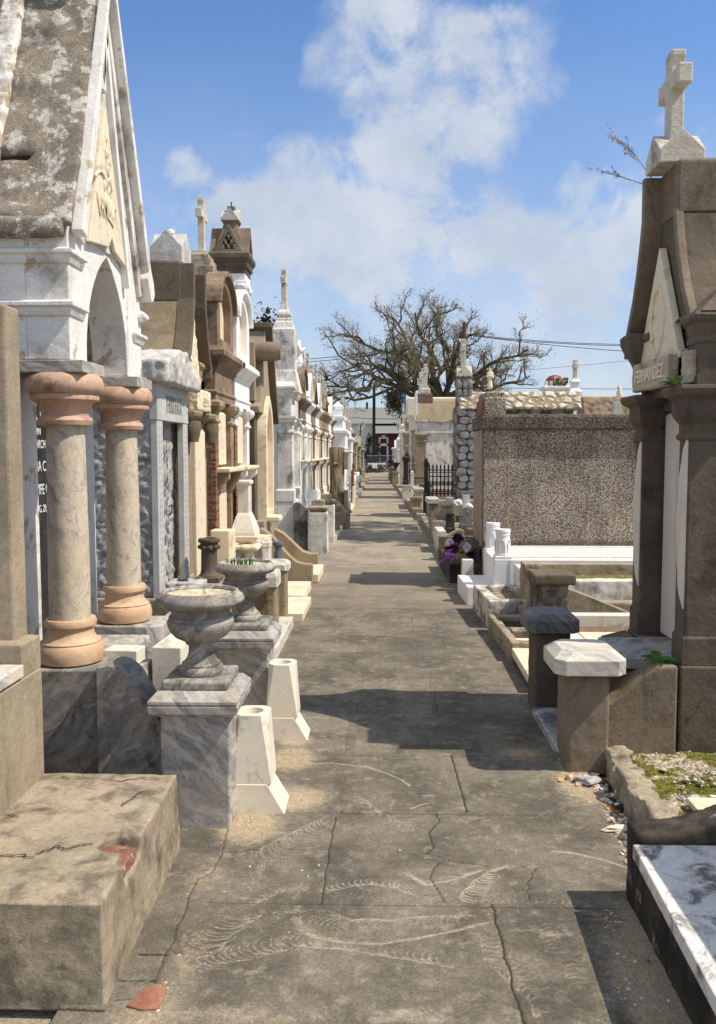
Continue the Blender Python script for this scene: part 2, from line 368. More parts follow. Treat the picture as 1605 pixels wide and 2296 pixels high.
M['twig'] = plain('dry_twig', (.34, .31, .28), .9)
M['glass'] = plain('dark_window', (.012, .014, .018), .15)
M['marble_rust'] = marble('rust_stained_marble', (.76, .68, .53), (.66, .56, .4), lo=.5, hi=.8, st=(1.3, 1.3, 2), sc=2, rough=.55, warm=(.62, .36, .14))
M['white_sooty'] = stone('sooty_plaster', (.16, .155, .145), (.3, .29, .27), dark=(.03, .03, .028), dk=.5, dsc=2.5, dmax=.85, bump=.5, streak=.55)
M['dk_letter'] = plain('letter_grey', (.2, .19, .17))  # one even dark grey for the raised name letters
M['cement_kerb'] = stone('crumbling_kerb', (.3, .25, .18), (.42, .36, .27), sc=6, dark=(.08, .065, .05), dk=.56, dsc=5, dmax=.75, light=(.5, .44, .36), lt=.62, gr=.3, bump=.8)
M['brick_dark2'] = stone('orange_brick', (.3, .125, .075), (.37, .19, .125), sc=20, dark=(.2, .08, .05), dk=.58, light=(.5, .4, .32), lt=.64, lsc=25, gr=.25, bump=.6, streak=1)
M['marble_tan'] = stone('soiled_marble', (.42, .36, .27), (.58, .51, .4), sc=6, dark=(.14, .11, .08), dk=.56, dsc=6, dmax=.8, gr=.15, bump=.4, streak=.6)
M['marble_stain'] = stone('streaked_marble', (.6, .55, .47), (.68, .62, .53), sc=3, dark=(.22, .22, .23), dk=.68, dmax=.7, gr=.06, bump=.15, streak=.57, rough=.6)
M['marble_shelf'] = marble('soiled_shelf_marble', (.42, .4, .37), (.2, .2, .2), lo=.35, hi=.65, dark=(.07, .06, .05), dk=.6, rough=.6)
M['marble_slate'] = marble('slate_marble', (.2, .195, .185), (.085, .086, .09), rot=(.4, -.8, .2), lo=.3, hi=.66, warm=(.17, .15, .11), rough=.6, gr=.12)
M['marble_slate2'] = marble('blue_veined_marble', (.52, .52, .53), (.14, .15, .17), rot=(.3, .2, .8), lo=.36, hi=.62, rough=.5)
M['white_rust'] = stone('rusty_whitewash', (.55, .52, .46), (.68, .65, .6), sc=4, dark=(.05, .045, .04), dk=.53, dsc=6, dmax=.85, light=(.4, .26, .11), lt=.58, lsc=8, gr=.15, bump=.6, streak=.56)
M['cement_dark2'] = stone('crumbling_cement', (.13, .11, .085), (.27, .23, .18), sc=9, dark=(.035, .03, .025), dk=.52, dsc=8, dmax=.8, light=(.36, .31, .25), lt=.64, gr=.3, bump=1.2, crack=7)
M['mossbed'] = stone('moss_and_gravel', (.1, .085, .02), (.24, .19, .06), sc=14, dark=(.05, .04, .02), dk=.58, dsc=9, light=(.62, .57, .5), lt=.62, lsc=26, gr=.35, bump=1, streak=1)
M['rust_marble'] = stone('red_bronze_plaque', (.16, .06, .045), (.26, .12, .09), sc=8, dark=(.06, .03, .025), dk=.6, light=(.5, .35, .28), lt=.7, gr=.2, bump=.3)
M['pink_cement'] = stone('pinkish_trim', (.27, .2, .155), (.36, .285, .225), sc=5, dark=(.12, .09, .07), dk=.62, dmax=.6, gr=.3, gsc=140, bump=.4)
M['dome_red'] = plain('red_dome_paint', (.25, .04, .03), .7)
M['fieldstone'] = stone('grey_fieldstone', (.2, .205, .2), (.34, .34, .325), sc=7, dark=(.09, .09, .085), dk=.6, dsc=9, gr=.3, gsc=160, bump=.8, streak=1)
# ------------------------------------------------------------------ world, sun
SUN = Vector((1., -.22, 1.42)).normalized()
S.view_settings.view_transform = 'Standard'; S.view_settings.look = 'None'; S.view_settings.gamma = 1; S.view_settings.exposure = .3
W = bpy.data.worlds.new('World'); S.world = W; W.use_nodes = True
wt = W.node_tree; wt.nodes.clear()
class WN(NT):
    def __init__(s): s.t = wt; s.pos = None
w = WN()
sky = w.n('TexSky', 0, _sky_type='NISHITA', _sun_disc=False, _sun_elevation=math.asin(SUN.z), _sun_rotation=math.atan2(SUN.x, SUN.y), _altitude=0., _air_density=1., _dust_density=.6, _ozone_density=2.)
d = w.n('TexCoord', 0); sep = w.n('SeparateXYZ', 0, Vector=d).node
yy = w.math('MAXIMUM', w.math('ABSOLUTE', sep.outputs[1]), .05)
ca = w.math('DIVIDE', sep.outputs[0], yy); cb = w.math('DIVIDE', sep.outputs[2], yy)
cv = w.n('CombineXYZ', 0, X=ca, Y=cb, Z=0.)
warp = w.n('VectorMath', 0, _operation='SCALE', i0=w.n('VectorMath', 0, _operation='SUBTRACT', i0=w.noise(4.5, 6, .6, vec=cv, out=1), i1=(.5, .5, .5)), Scale=.2)
cw = w.n('VectorMath', 0, _operation='ADD', i0=cv, i1=warp); cs = w.n('SeparateXYZ', 0, Vector=cw).node
# drifting cumulus: (u, v, half width, half height, density), all but density in image pixels
CL = [(775, 110, 95, 55, .75), (930, 90, 120, 80, .8), (1090, 55, 110, 35, .75), (1010, 180, 120, 60, .8), (1000, 270, 110, 70, .85), (860, 330, 170, 55, .95), (1010, 350, 80, 50, .5),
      (720, 480, 170, 70, .8), (900, 500, 190, 90, 1.), (640, 560, 180, 80, .7), (870, 610, 260, 60, .7), (1230, 220, 110, 45, .4), (1400, 270, 130, 40, .55), (1330, 430, 160, 30, .45), (1420, 560, 220, 60, .5),
      (1560, 330, 140, 60, .35), (360, 395, 70, 50, .8), (420, 470, 120, 60, .55), (480, 95, 45, 18, .25), (340, 190, 50, 18, .2), (700, 200, 40, 40, .35), (620, 370, 60, 50, .5), (1100, 690, 600, 90, .45), (1420, 620, 300, 120, .75), (1250, 520, 140, 60, .6), (520, 560, 200, 90, .55), (1180, 130, 90, 40, .45), (800, 200, 60, 50, .5), (-300, 300, 300, 90, .7), (2300, 250, 400, 100, .7)]
tot = None
for (u, v, su, sv, a) in CL:
    x0, y0 = (u-VU)/FPX, (VV-v)/FPX
    e = w.math('ADD', w.math('POWER', w.math('MULTIPLY', w.math('SUBTRACT', cs.outputs[0], x0), FPX/su), 2), w.math('POWER', w.math('MULTIPLY', w.math('SUBTRACT', cs.outputs[1], y0), FPX/sv), 2))
    g = w.math('MULTIPLY', w.math('EXPONENT', w.math('MULTIPLY', e, -.75)), a)
    tot = g if tot is None else w.math('ADD', tot, g)
nz = w.noise(9, 9, .62, vec=cv, dist=.3)
den = w.math('MULTIPLY', tot, w.rng(nz, .3, .68, .35, 1.35))
den = w.rng(den, .12, 1.15, 0, .92)
lowhaze = w.math('MULTIPLY', w.rng(cb, 0.02, .52, .95, 0.), w.rng(w.noise(5, 7, .6, vec=cv),   .3, .7, .6, 1.05))
den = w.math('MAXIMUM', den, lowhaze)
# unseen white cloud added overhead and behind, to whiten the ambient light
d3 = w.noise(2.2, 7, .6, vec=d); over = w.math('MAXIMUM', w.rng(sep.outputs[2], .52, .72), w.rng(sep.outputs[1], .55, .2))
den = w.math('MAXIMUM', den, w.math('MULTIPLY', over, w.rng(d3, .35, .6, .35, .9)))
shade = w.rng(w.noise(6, 6, .6, vec=w.n('VectorMath', 0, _operation='ADD', i0=cv, i1=(.02, -.03, 0))), .3, .7)
ccol = w.mix(shade, (3.2, 3.65, 4.4), (4.4, 4.65, 5.0))
tint = w.mix(1., sky, (.7, .885, 1.09), 'MULTIPLY')
skyc = w.mix(den, tint, ccol)
bg = wt.nodes.new('ShaderNodeBackground'); wt.links.new(skyc, bg.inputs[0]); bg.inputs[1].default_value = .135
wo = wt.nodes.new('ShaderNodeOutputWorld'); wt.links.new(bg.outputs[0], wo.inputs[0])
sl = bpy.data.lights.new('sun', 'SUN'); sl.energy = 4.3; sl.angle = math.radians(.5); sl.color = (1., .9, .76)
so = bpy.data.objects.new('sun', sl); COL.objects.link(so); so.rotation_euler = SUN.to_track_quat('Z', 'Y').to_euler()
# ------------------------------------------------------------------ ground
t = NT('ground_dirt'); gcol = t.mix(t.rng(t.noise(1.5, 6), .35, .65), (.2, .17, .125), (.3, .26, .19)); gcol = t.mul(gcol, t.rng(t.noise(60, 4), .3, .7, .7, 1.3, False))
gm = t.fin(gcol, .95, t.noise(60, 5), .6, .02)
meta(MB().add([(-400, -60, -.05), (400, -60, -.05), (400, 900, -.05), (-400, 900, -.05)], [(0, 1, 2, 3)]).build('ground', gm), kind='structure')
# near stretch of the path: a fine sheet whose stains, sand and cracks are stored per vertex
def zp(x, y, ox=700, oy=2300, sc=.68536): return G((ox+x*sc)/1.49533, (oy+y*sc)/1.49533)
rows = []; y = 2.05
while y < 9.0: rows.append(y); y += y*.0019
xs = np.arange(-.98, 1.12, .0052); ys = np.array(rows); NXp, NYp = len(xs), len(ys)
XX, YY = np.meshgrid(xs, ys)
wash = np.zeros_like(XX); sand = np.zeros_like(XX); crk = np.zeros_like(XX)
R2 = random.Random(5)
def poly(pts, n):
    pts = [(p.x, p.y) for p in pts]; L = [0]
    for a, b in zip(pts, pts[1:]): L.append(L[-1]+math.hypot(b[0]-a[0], b[1]-a[1]))
    q = np.linspace(0, L[-1], n); return np.interp(q, L, [p[0] for p in pts]), np.interp(q, L, [p[1] for p in pts]), L[-1]
def stamp(arr, px, py, wd, val):
    vals = np.broadcast_to(val, np.shape(px))
    for x, yv, val in zip(px, py, vals):
        i0 = int((x-3*wd-xs[0])/.0052); i1 = int((x+3*wd-xs[0])/.0052)+2
        j0 = np.searchsorted(ys, yv-3*wd); j1 = np.searchsorted(ys, yv+3*wd)
        i0 = max(i0, 0); i1 = min(i1, NXp)
        if i0 >= i1 or j0 >= j1: continue
        e = ((xs[None, i0:i1]-x)**2+(ys[j0:j1, None]-yv)**2)/(wd*wd)
        np.maximum(arr[j0:j1, i0:i1], val*np.exp(-e), out=arr[j0:j1, i0:i1])
def sweep(pts, r0, r1, val=.8, pitch=.03, wd=.0056, core=0.):
    val *= .85; pitch *= .8; 
    """a pressure-washer wand waved round and round while walked along a line"""
    cx, cy, L = poly(pts, 8); n = max(int(L/pitch), 1); m = n*44
    cx, cy, L = poly(pts, m); r = np.linspace(r0, r1, m); a = np.linspace(0, n*2*PI, m)
    jit = np.interp(np.linspace(0, n, m), range(n+1), [R2.uniform(.85, 1.12) for _ in range(n+1)])
    ph = R2.uniform(0, 6.28); vv = np.clip(.64+.36*np.cos(a-ph), .2, 1)   # one side of each turn bites harder
    stamp(wash, cx+r*jit*np.cos(a), cy+r*jit*np.sin(a)*.8, wd, val*vv)
    stamp(wash, cx[::12], cy[::12], (r0+r1)/2*.75, .2*val)
    if core: stamp(wash, cx[::20], cy[::20], (r0+r1)/2*.8, core)
Z = lambda l: [zp(*p) for p in l]
sweep(Z([(930, 280), (740, 380), (680, 470)]), .035, .05, .5); sweep(Z([(690, 560), (760, 630), (850, 680), (905, 700)]), .07, .1, .75, core=.12)
sweep(Z([(620, 650), (480, 740), (380, 810), (340, 840)]), .06, .125, .85, core=.15)
sweep(Z([(20, 960), (180, 985), (330, 1000), (560, 1000)]), .03, .02, .45); sweep(Z([(560, 1000), (700, 965), (820, 955), (960, 975), (1050, 1010)]), .02, .05, .75, core=.2)
sweep(Z([(-60, 1290), (20, 1220), (100, 1150), (180, 1095)]), .075, .07, .8, core=.15); sweep(Z([(190, 1070), (260, 1030), (330, 1000)]), .02, .03, .7, core=.2)
sweep(Z([(520, 1150), (620, 1180), (760, 1190), (900, 1185), (1060, 1165), (1300, 1150)]), .09, .05, .7, .024); sweep(Z([(430, 1120), (440, 1180), (520, 1220), (640, 1245), (820, 1255), (1000, 1230), (1200, 1190), (1390, 1140)]), .014, .016, .7, .014)
sweep(Z([(-60, 1350), (120, 1310), (300, 1270), (500, 1240), (700, 1260), (900, 1290), (1200, 1345)]), .06, .05, .7, core=.2)
sweep(Z([(1290, 1040), (1330, 970), (1390, 910)]), .055, .02, .95, .022, .005); sweep(Z([(1390, 905), (1470, 880)]), .012, .008, .9, .01)
sweep(Z([(970, 915), (1060, 970), (1190, 945), (1330, 895)]), .01, .014, .8, .012); sweep(Z([(470, 381), (600, 376), (780, 395), (880, 430), (950, 460), (985, 488)]), .004, .006, .95, .01)
sweep(Z([(1380, 1200), (1385, 1290), (1440, 1350), (1600, 1450)]), .03, .05, .6, core=.2); sweep(Z([(1420, 1280), (1560, 1250), (1640, 1240)]), .09, .09, .55)
sweep(Z([(100, 1390), (300, 1420), (560, 1430), (800, 1400), (1000, 1330)]), .1, .1, .35, core=.25); sweep(Z([(-100, 1600), (100, 1580), (300, 1610)]), .05, .05, .5, core=.4)
sweep(Z([(-120, 1420), (40, 1440), (200, 1480)]), .14, .12, .5); sweep(Z([(820, 1640), (960, 1610), (1100, 1640)]), .06, .06, .6, core=.5)
sweep(Z([(980, 600), (1030, 580), (1070, 572)]), .012, .006, .8, .008); sweep(Z([(640, 470), (660, 540), (600, 590)]), .05, .06, .4); sweep(Z([(1100, 420), (1160, 440)]), .07, .05, .4)
Z2 = lambda l: [zp(x, y, 1500, 2300, .56075) for x, y in l]
sweep(Z2([(610, 985), (760, 1000), (930, 1040), (1110, 1100)]), .01, .006, .8, .01); sweep(Z2([(240, 1480), (270, 1620), (380, 1720), (560, 1860), (640, 2020)]), .03, .05, .55, core=.25); sweep(Z2([(610, 1440), (640, 1590), (760, 1690), (800, 1830)]), .03, .04, .55, core=.2)
sweep(Z2([(150, 1290), (400, 1285), (700, 1290)]), .015, .02, .6); sweep(Z2([(560, 1270), (900, 1100)]), .04, .05, .3); sweep(Z2([(200, 900), (440, 940), (620, 975)]), .02, .01, .5)
for k in range(16): # small stray passes farther along
    a = Vector((R2.uniform(-.6, .85), R2.uniform(4.6, 8.8), 0)); sweep([a, a+Vector((R2.uniform(-.5, .5), R2.uniform(.1, .4), 0))], R2.uniform(.02, .06), R2.uniform(.02, .1), R2.uniform(.2, .45), core=.15)
def sandspot(u, v, rx, ry, val=1.):
    g = G(u, v); e = ((XX-g.x)/rx)**2+((YY-g.y)/ry)**2; np.maximum(sand, val*np.exp(-e), out=sand)
for q in [(560, 1850, .16, .2), (640, 1790, .22, .16), (655, 1700, .14, .2), (1300, 1755, .14, .3), (1390, 1800, .12, .25), (1420, 1880, .08, .2), (1480, 2230, .14, .45), (1440, 2100, .09, .25, .9), (420, 2150, .09, .3, .45), (330, 2296, .14, .2, .6), (460, 1960, .14, .22, .4), (540, 2296, .3, .12, .4), (1080, 1650, .3, .12, .3), (1170, 1690, .16, .12, .7), (660, 1660, .1, .12)]: sandspot(*q)
def crack(pts, wd=.004, val=1., jit=.006, n=160):
    px, py, L = poly(pts, n); s = R2.uniform(0, 50)
    for i in range(n):
        px[i] += jit*noise.noise(Vector((s, i*.23, 0)))+jit*2*noise.noise(Vector((s, i*.05, 3))); py[i] += jit*noise.noise(Vector((s+9, i*.23, 0)))
    m = int(L/.003)+2; q = np.linspace(0, n-1, m); stamp(crk, np.interp(q, range(n), px), np.interp(q, range(n), py), wd, val)
JY = [2.27, 3.027, 3.822, 4.578, 5.343, 6.199, 6.972, 7.74, 8.5]
for k, jy in enumerate(JY): crack([Vector((-.66 if k < 5 else -.85, jy, 0)), Vector((1.1, jy-.005, 0))], .0035+.0004*k, .85, .004)
crack(Z([(1385, 1065), (1440, 1290), (1540, 1660)]), .005, 1, .004); crack(Z([(620, 640), (590, 800), (550, 1065)]), .0045, .9, .003); crack(Z([(1185, 335), (1225, 480), (1262, 615)]), .0055, 1, .003); crack(Z([(692, 130), (665, 330)]), .005, .5, .003); crack(Z([(1100, 20), (1116, 125)]), .006, .8, .003)
for (xa, j) in ((-.15, 4), (.35, 4), (.1, 5), (.55, 6), (-.2, 6), (.3, 7)): crack([Vector((xa, JY[j], 0)), Vector((xa+.02, JY[j+1], 0))], .005, .6, .004)
crack(Z([(1115, 620), (1128, 660), (1085, 705), (1095, 790), (1072, 815), (1200, 855), (1370, 880)])); crack(Z([(1130, 860), (1085, 920), (1108, 985), (1156, 1058)]), .0035); crack(Z([(1597, 890), (1560, 960), (1566, 1055)]), .0032); crack(Z([(920, 850), (1000, 820), (1072, 815)]), .0025, .6)
Z3 = lambda l: [zp(x, y, 0, 2200, .62305) for x, y in l]
crack(Z3([(1222, 930), (1190, 1070), (1140, 1160), (1060, 1200), (1015, 1310), (985, 1400), (945, 1460), (935, 1530), (890, 1600), (865, 1690), (830, 1760), (760, 1830), (620, 1850)]), .0042, .8); crack(Z3([(740, 1600), (890, 1605)]), .006); crack(Z3([(610, 1740), (840, 1745)]), .004); crack(Z3([(0, 1878), (560, 1905)]), .006)
vs = np.stack([XX, YY, -.006*crk + .0015*sand], -1).reshape(-1, 3)
idx = np.arange(NXp*NYp).reshape(NYp, NXp)
fc = np.stack([idx[:-1, :-1], idx[:-1, 1:], idx[1:, 1:], idx[1:, :-1]], -1).reshape(-1, 4)
me = bpy.data.meshes.new('path'); me.vertices.add(len(vs)); me.vertices.foreach_set('co', vs.astype(np.float32).ravel())
me.loops.add(fc.size); me.loops.foreach_set('vertex_index', fc.astype(np.int32).ravel()); me.polygons.add(len(fc)); me.polygons.foreach_set('loop_start', np.arange(0, fc.size, 4, dtype=np.int32)); me.update(calc_edges=True); me.validate()
for nm, arr in (('wash', wash), ('sand', sand), ('crack', crk)):
    at = me.attributes.new(nm, 'FLOAT', 'POINT'); at.data.foreach_set('value', arr.astype(np.float32).ravel())
t = NT('path_concrete')
base = t.mix(t.rng(t.noise(2.6, 7, .62, dist=.5), .34, .66), (.098, .086, .068), (.195, .17, .132))
mott = t.noise(11, 9, .72)
base = t.mix(t.rng(mott, .5, .68, 0, .75), base, (.3, .26, .2))
base = t.mix(t.rng(t.noise(1.1, 6, .65, dist=.6), .5, .64, 0, .55), base, (.075, .066, .053))
streaky = t.noise(1, 7, .7, vec=t.vmap((9, 34, 1)))
wm = t.rng(t.math('ADD', t.math('MULTIPLY', t.attr('wash'), 1.), t.math('MULTIPLY', t.math('SUBTRACT', streaky, .5), .9)), .22, .72)
wm = t.math('MULTIPLY', wm, t.rng(t.attr('wash'), .02, .14))
col = t.mix(wm, base, (.37, .32, .245))
sm = t.rng(t.math('ADD', t.attr('sand'), t.math('MULTIPLY', t.math('SUBTRACT', t.noise(26, 9, .75), .5), 1.1)), .2, .75)
col = t.mix(sm, col, (.36, .29, .195))
gn = t.noise(330, 2, .6)
col = t.mul(col, t.rng(gn, .28, .72, .6, 1.4, False)); col = t.mul(col, t.rng(t.noise(85, 6, .8), .32, .68, .6, 1.4, False)); col = t.mul(col, t.rng(t.noise(24, 6, .75), .3, .7, .75, 1.25, False))
sp = t.n('TexVoronoi', 0, Vector=t.p(), Scale=38.); col = t.mix(t.math('MULTIPLY', t.rng(sp, .05, .09, 1, 0), t.rng(t.noise(3, 2), .52, .6)), col, (.6, .56, .48))
col = t.mix(t.rng(t.attr('crack'), .25, .8, 0, .9), col, (.03, .025, .018))
pm = t.fin(col, .92, t.math('ADD', t.noise(160, 4, .7), t.math('MULTIPLY', t.noise(30, 5), .8)), .5, .006)
me.materials.append(pm); po = bpy.data.objects.new('path', me); COL.objects.link(po); meta(po, kind='structure')
t = NT('far_path_concrete')
base = t.mix(t.rng(t.noise(1.2, 7, .62, dist=.5), .34, .66), (.21, .182, .14), (.31, .268, .205)); base = t.mix(t.rng(t.noise(5, 8, .7), .5, .66, 0, .7), base, (.4, .335, .24))
fy = t.n('SeparateXYZ', 0, Vector=t.p()).node
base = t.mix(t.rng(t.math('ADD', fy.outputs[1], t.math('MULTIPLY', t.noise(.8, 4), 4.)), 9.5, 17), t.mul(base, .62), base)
fr = t.math('FRACT', t.math('DIVIDE', t.math('ADD', fy.outputs[1], t.math('MULTIPLY', t.noise(3, 2), .05)), .84)); base = t.mix(t.rng(fr, .0, .025, .8, 0), base, (.05, .04, .03))
base = t.mul(base, t.rng(t.noise(120, 4, .7), .3, .7, .75, 1.25, False))
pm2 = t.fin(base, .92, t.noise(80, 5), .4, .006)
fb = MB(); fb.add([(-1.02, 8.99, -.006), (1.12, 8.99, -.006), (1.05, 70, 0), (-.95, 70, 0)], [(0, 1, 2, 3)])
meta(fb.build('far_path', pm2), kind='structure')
# ================================================================== LEFT SIDE, near
M['brick_dark'] = stone('broken_brick', (.2, .085, .055), (.3, .16, .11), sc=20, dark=(.06, .03, .02), dk=.58, light=(.42, .33, .27), lt=.6, lsc=25, gr=.3, bump=.8, streak=1)
# --- cracked cement step
t = thing('cement_step', 'low cracked cement step with a broken brick corner, nearest on the left', 'step', (-1.5, 2.95, 0))
b = MB(); b.add([(-2.6, 2.43, -.02), (-.84, 2.43, -.02), (-.856, 3.46, -.02), (-2.6, 3.46, -.02), (-2.6, 2.43, .325), (-.85, 2.43, .325), (-.868, 3.46, .325), (-2.6, 3.46, .325)], [(0, 1, 2, 3), (4, 5, 6, 7), (0, 1, 5, 4), (1, 2, 6, 5), (2, 3, 7, 6), (3, 0, 4, 7)])
stp = b.build('slab', M['cement_mold'], t, vox=.010, disp=.011, ds=.11)
cut = MB().prism([(-1.0, 2.80), (-.95, 2.875), (-.87, 2.885), (-.8, 2.88), (-.8, 2.68), (-.885, 2.675), (-.895, 2.76), (-.95, 2.765)], 'z', .255, .4).build('cut', None)
m = stp.modifiers.new('chip', 'BOOLEAN'); m.object = cut; m.operation = 'DIFFERENCE'; stp.modifiers.move(2, 0)
cut.hide_render = True; cut.hide_viewport = False
dgx = bpy.context.evaluated_depsgraph_get()
mm = bpy.data.meshes.new_from_object(stp.evaluated_get(dgx)); stp.modifiers.clear(); stp.data = mm
bpy.data.objects.remove(cut)
b = MB(); b.box(-1.02, -.9, 2.78, 2.87, .22, .297).box(-.94, -.868, 2.69, 2.87, .2, .293); b.build('broken_brick', M['brick_dark'], t, vox=.008, disp=.02, ds=.03)
b = MB()   # open cracks across the top
for pts, wd in (([(-1.62, 2.425), (-1.56, 2.50), (-1.51, 2.58), (-1.42, 2.63), (-1.36, 2.70), (-1.22, 2.72), (-1.16, 2.70)], .004), ([(-1.17, 2.73), (-1.12, 2.78), (-1.08, 2.76), (-1.04, 2.8), (-1.0, 2.8)], .0035), ([(-1.36, 2.7), (-1.6, 2.72), (-2.0, 2.69)], .002), ([(-1.0, 3.12), (-.98, 3.2), (-.96, 3.26)], .003), ([(-1.35, 3.4), (-1.2, 3.39), (-1.08, 3.36), (-1.0, 3.4), (-.9, 3.38)], .003), ([(-1.36, 3.02), (-1.6, 3.06), (-2.1, 3.02)], .002)):
    q = []
    for i in range(len(pts)-1):
        for k in range(6):
            f = k/6; q.append((pts[i][0]*(1-f)+pts[i+1][0]*f+RND.uniform(-.007, .007), pts[i][1]*(1-f)+pts[i+1][1]*f+RND.uniform(-.007, .007)))
    for i in range(len(q)-1):
        w_z = .3315; w0 = .9*wd*RND.uniform(.5, 1.3); w1 = .9*wd*RND.uniform(.5, 1.3); dx, dy = q[i+1][0]-q[i][0], q[i+1][1]-q[i][1]; l_ = math.hypot(dx, dy)+1e-6; nx_, ny_ = -dy/l_, dx/l_
        b.add([(q[i][0]-w0*nx_, q[i][1]-w0*ny_, w_z), (q[i][0]+w0*nx_, q[i][1]+w0*ny_, w_z), (q[i+1][0]+w1*nx_, q[i+1][1]+w1*ny_, w_z), (q[i+1][0]-w1*nx_, q[i+1][1]-w1*ny_, w_z)], [(0, 1, 2, 3)])
meta(b.build('crack_lines', M['dark_hole'], t, recalc=False), kind='stuff')
# --- grey cement tomb with the veined ledge
t = thing('cement_tomb', 'plain grey cement tomb cut off by the left edge with a thin veined marble ledge', 'tomb', (-1.8, 3., .31))
MB().mould(-2.4, -1.43, 2.2, 3.44, [(0, .31), (0, .79)]).build('base_wall', M['cement'], t, bevel=.008)
MB().box(-2.4, -1.48, 3.30, 3.43, .785, 2.28).build('pier', M['cement'], t, bevel=.012)
MB().mould(-2.4, -1.435, 3.26, 3.445, [(0, .79), (0, .925), (-.03, .935)]).build('pier_foot', M['cement'], t, bevel=.006)
MB().add([(-2.4, 2.15, .80), (-1.42, 2.15, .80), (-1.425, 3.25, .80), (-2.4, 3.25, .80), (-2.4, 2.15, .85), (-1.42, 2.15, .85), (-1.425, 3.25, .85), (-2.4, 3.25, .85)], [(0, 1, 2, 3), (4, 5, 6, 7), (0, 1, 5, 4), (1, 2, 6, 5), (2, 3, 7, 6), (3, 0, 4, 7)]).build('marble_ledge', M['marble_vein'], t, bevel=.004)
# --- white gothic tomb with two columns
YC = 4.36; t = thing('gothic_tomb', 'tall white gothic tomb with steep grey roof and two rose and grey columns', 'tomb', (-1.9, YC, 0))
GT = t
b = MB().box(-2.9, -1.78, 3.92, 5.0, .1, 2.06); b.box(-1.79, -1.72, 3.93, 4.16, .1, 2.06).box(-1.79, -1.72, 4.72, 4.99, .1, 2.06); b.build('body_wall', M['white_peel'], t, bevel=.008)
tb = MB().box(-1.785, -1.765, 4.18, 4.70, .62, 2.0).build('black_tablet', M['black_granite'], t)
for z, s, sx, yy0 in ((1.86, .085, .8, 4.29), (1.79, .05, .7, 4.24),): pass
for body, z, sz in (('A. C.', 1.89, .10), ('BORN', 1.80, .05), ('MARCH 4,', 1.735, .062), ('EBA C.', 1.62, .078), ('WIFE OF A.', 1.50, .078), ('AUG. 29,', 1.40, .055)):
    textmesh(body, 'lettering', M['white_clean'], tb, (-1.7645, 4.205 if body != 'A. C.' else 4.215, z), sz, 'x+', .001, 'LEFT', .75)
# pier walls above the columns with a pointed arch between
def arch_pts(y0, y1, zs, za, n=10):
    yc = (y0+y1)/2; hw = (y1-y0)/2; H = za-zs; r = (hw*hw+H*H)/(2*hw); L = []; Rr = []
    for k in range(n+1):
        zz = H*k/n; L.append((y0+r-math.sqrt(max(r*r-zz*zz, 0)), zs+zz))
    Rr = [(2*yc-p[0], p[1]) for p in L]
    return L, Rr
y0, y1 = 3.83, 4.98; a0, a1 = 4.05, 4.70
L, Rr = arch_pts(a0, a1, 2.16, 2.70)
apz = 3.98
wall = [(y0, 2.12), (y0, 2.72), (YC, 4.03), (y1, 2.72), (y1, 2.12), (a1, 2.12)]+Rr+L[::-1][1:]+[(a0, 2.12)]
b = MB(); b.prism(wall, 'x', -1.62, -1.42)
b.box(-2.9, -1.62, y0, y0+.14, 2.12, 2.74).box(-2.9, -1.62, y1-.14, y1, 2.12, 2.74); b.build('front_wall', M['white_peel'], t, bevel=.006)
MB().box(-1.80, -1.74, a0-.1, a1+.1, 2.0, 2.74).build('niche_wall', M['white_dirty'], t)
b = MB()
for z in (2.60, 2.365):
    b = MB(); b.mould(-2.9, -1.425, y0, y0+.15, [(0, z-.05), (.012, z-.045), (.02, z-.025), (.02, z-.012), (.034, z-.005), (.034, z+.012), (.01, z+.02), (0, z+.025)]); b.build('wall_moulding', M['white_peel'], t, bevel=.002)
b = MB(); b.mould(-2.9, -1.425, y1-.15, y1, [(0, 2.32), (.012, 2.325), (.02, 2.345), (.034, 2.365), (.034, 2.38), (0, 2.39)])
b.build('wall_moulding', M['white_peel'], t, bevel=.002)
# recessed gable panel, cream tympanum
MB().prism([(3.98, 2.72), (YC, 3.75), (4.76, 2.72)], 'x', -1.421, -1.41).build('gable_panel', M['white_dirty'], t)
ty = MB().prism([(4.03, 2.70), (4.31, 3.42), (4.60, 2.70), (4.42, 2.74), (4.37, 2.80), (4.32, 2.74)], 'x', -1.41, -1.388).build('tympanum', M['marble_cream'], t, bevel=.004)
textmesh('FAMILLE', 'lettering', M['marble_cream'], ty, (-1.386, 4.28, 2.93), .17, 'x+', .006, 'CENTER', .42, .002, arc=.3)
b = MB(); [b.blob((-1.386, 4.31+RND.uniform(-.07, .09)*(3.3-z)/.35, z), (.012, .02, .03), 1, .3, 2, i) for i, z in enumerate([3.02+.015*k for k in range(18)])]
b.tube([(-1.385, 4.12+.012*k, 3.03+.05*math.sin(k/15*PI)) for k in range(16)], .008); b.build('carved_relief', M['marble_cream'], ty, smooth=.8)
b = MB(); b.strip([(4.66, 2.60), (YC-.01, 3.78), (4.27, 3.5)], .035, 'x', -1.43, -1.38); b.build('inner_moulding', M['white'], t, bevel=.004)
b = MB(); b.strip([(5.03, 2.63), (YC+.0, 4.16), (3.83, 2.70)], .06, 'x', -1.405, -1.35); b.build('rake_coping', M['white_peel'], t, bevel=.006)
MB().prism([(4.90, 2.70), (4.97, 2.58), (5.01, 2.58), (5.05, 2.63), (5.03, 2.70), (4.95, 2.80)], 'x', -1.44, -1.352).build('rake_foot', M['white_peel'], t, bevel=.006)
b = MB(); b.mould(-1.6, -1.40, 4.93, 4.99, [(.0, 2.46), (.02, 2.48), (.02, 2.5), (.0, 2.52)]); b.build('corbel', M['white_peel'], t, bevel=.004)
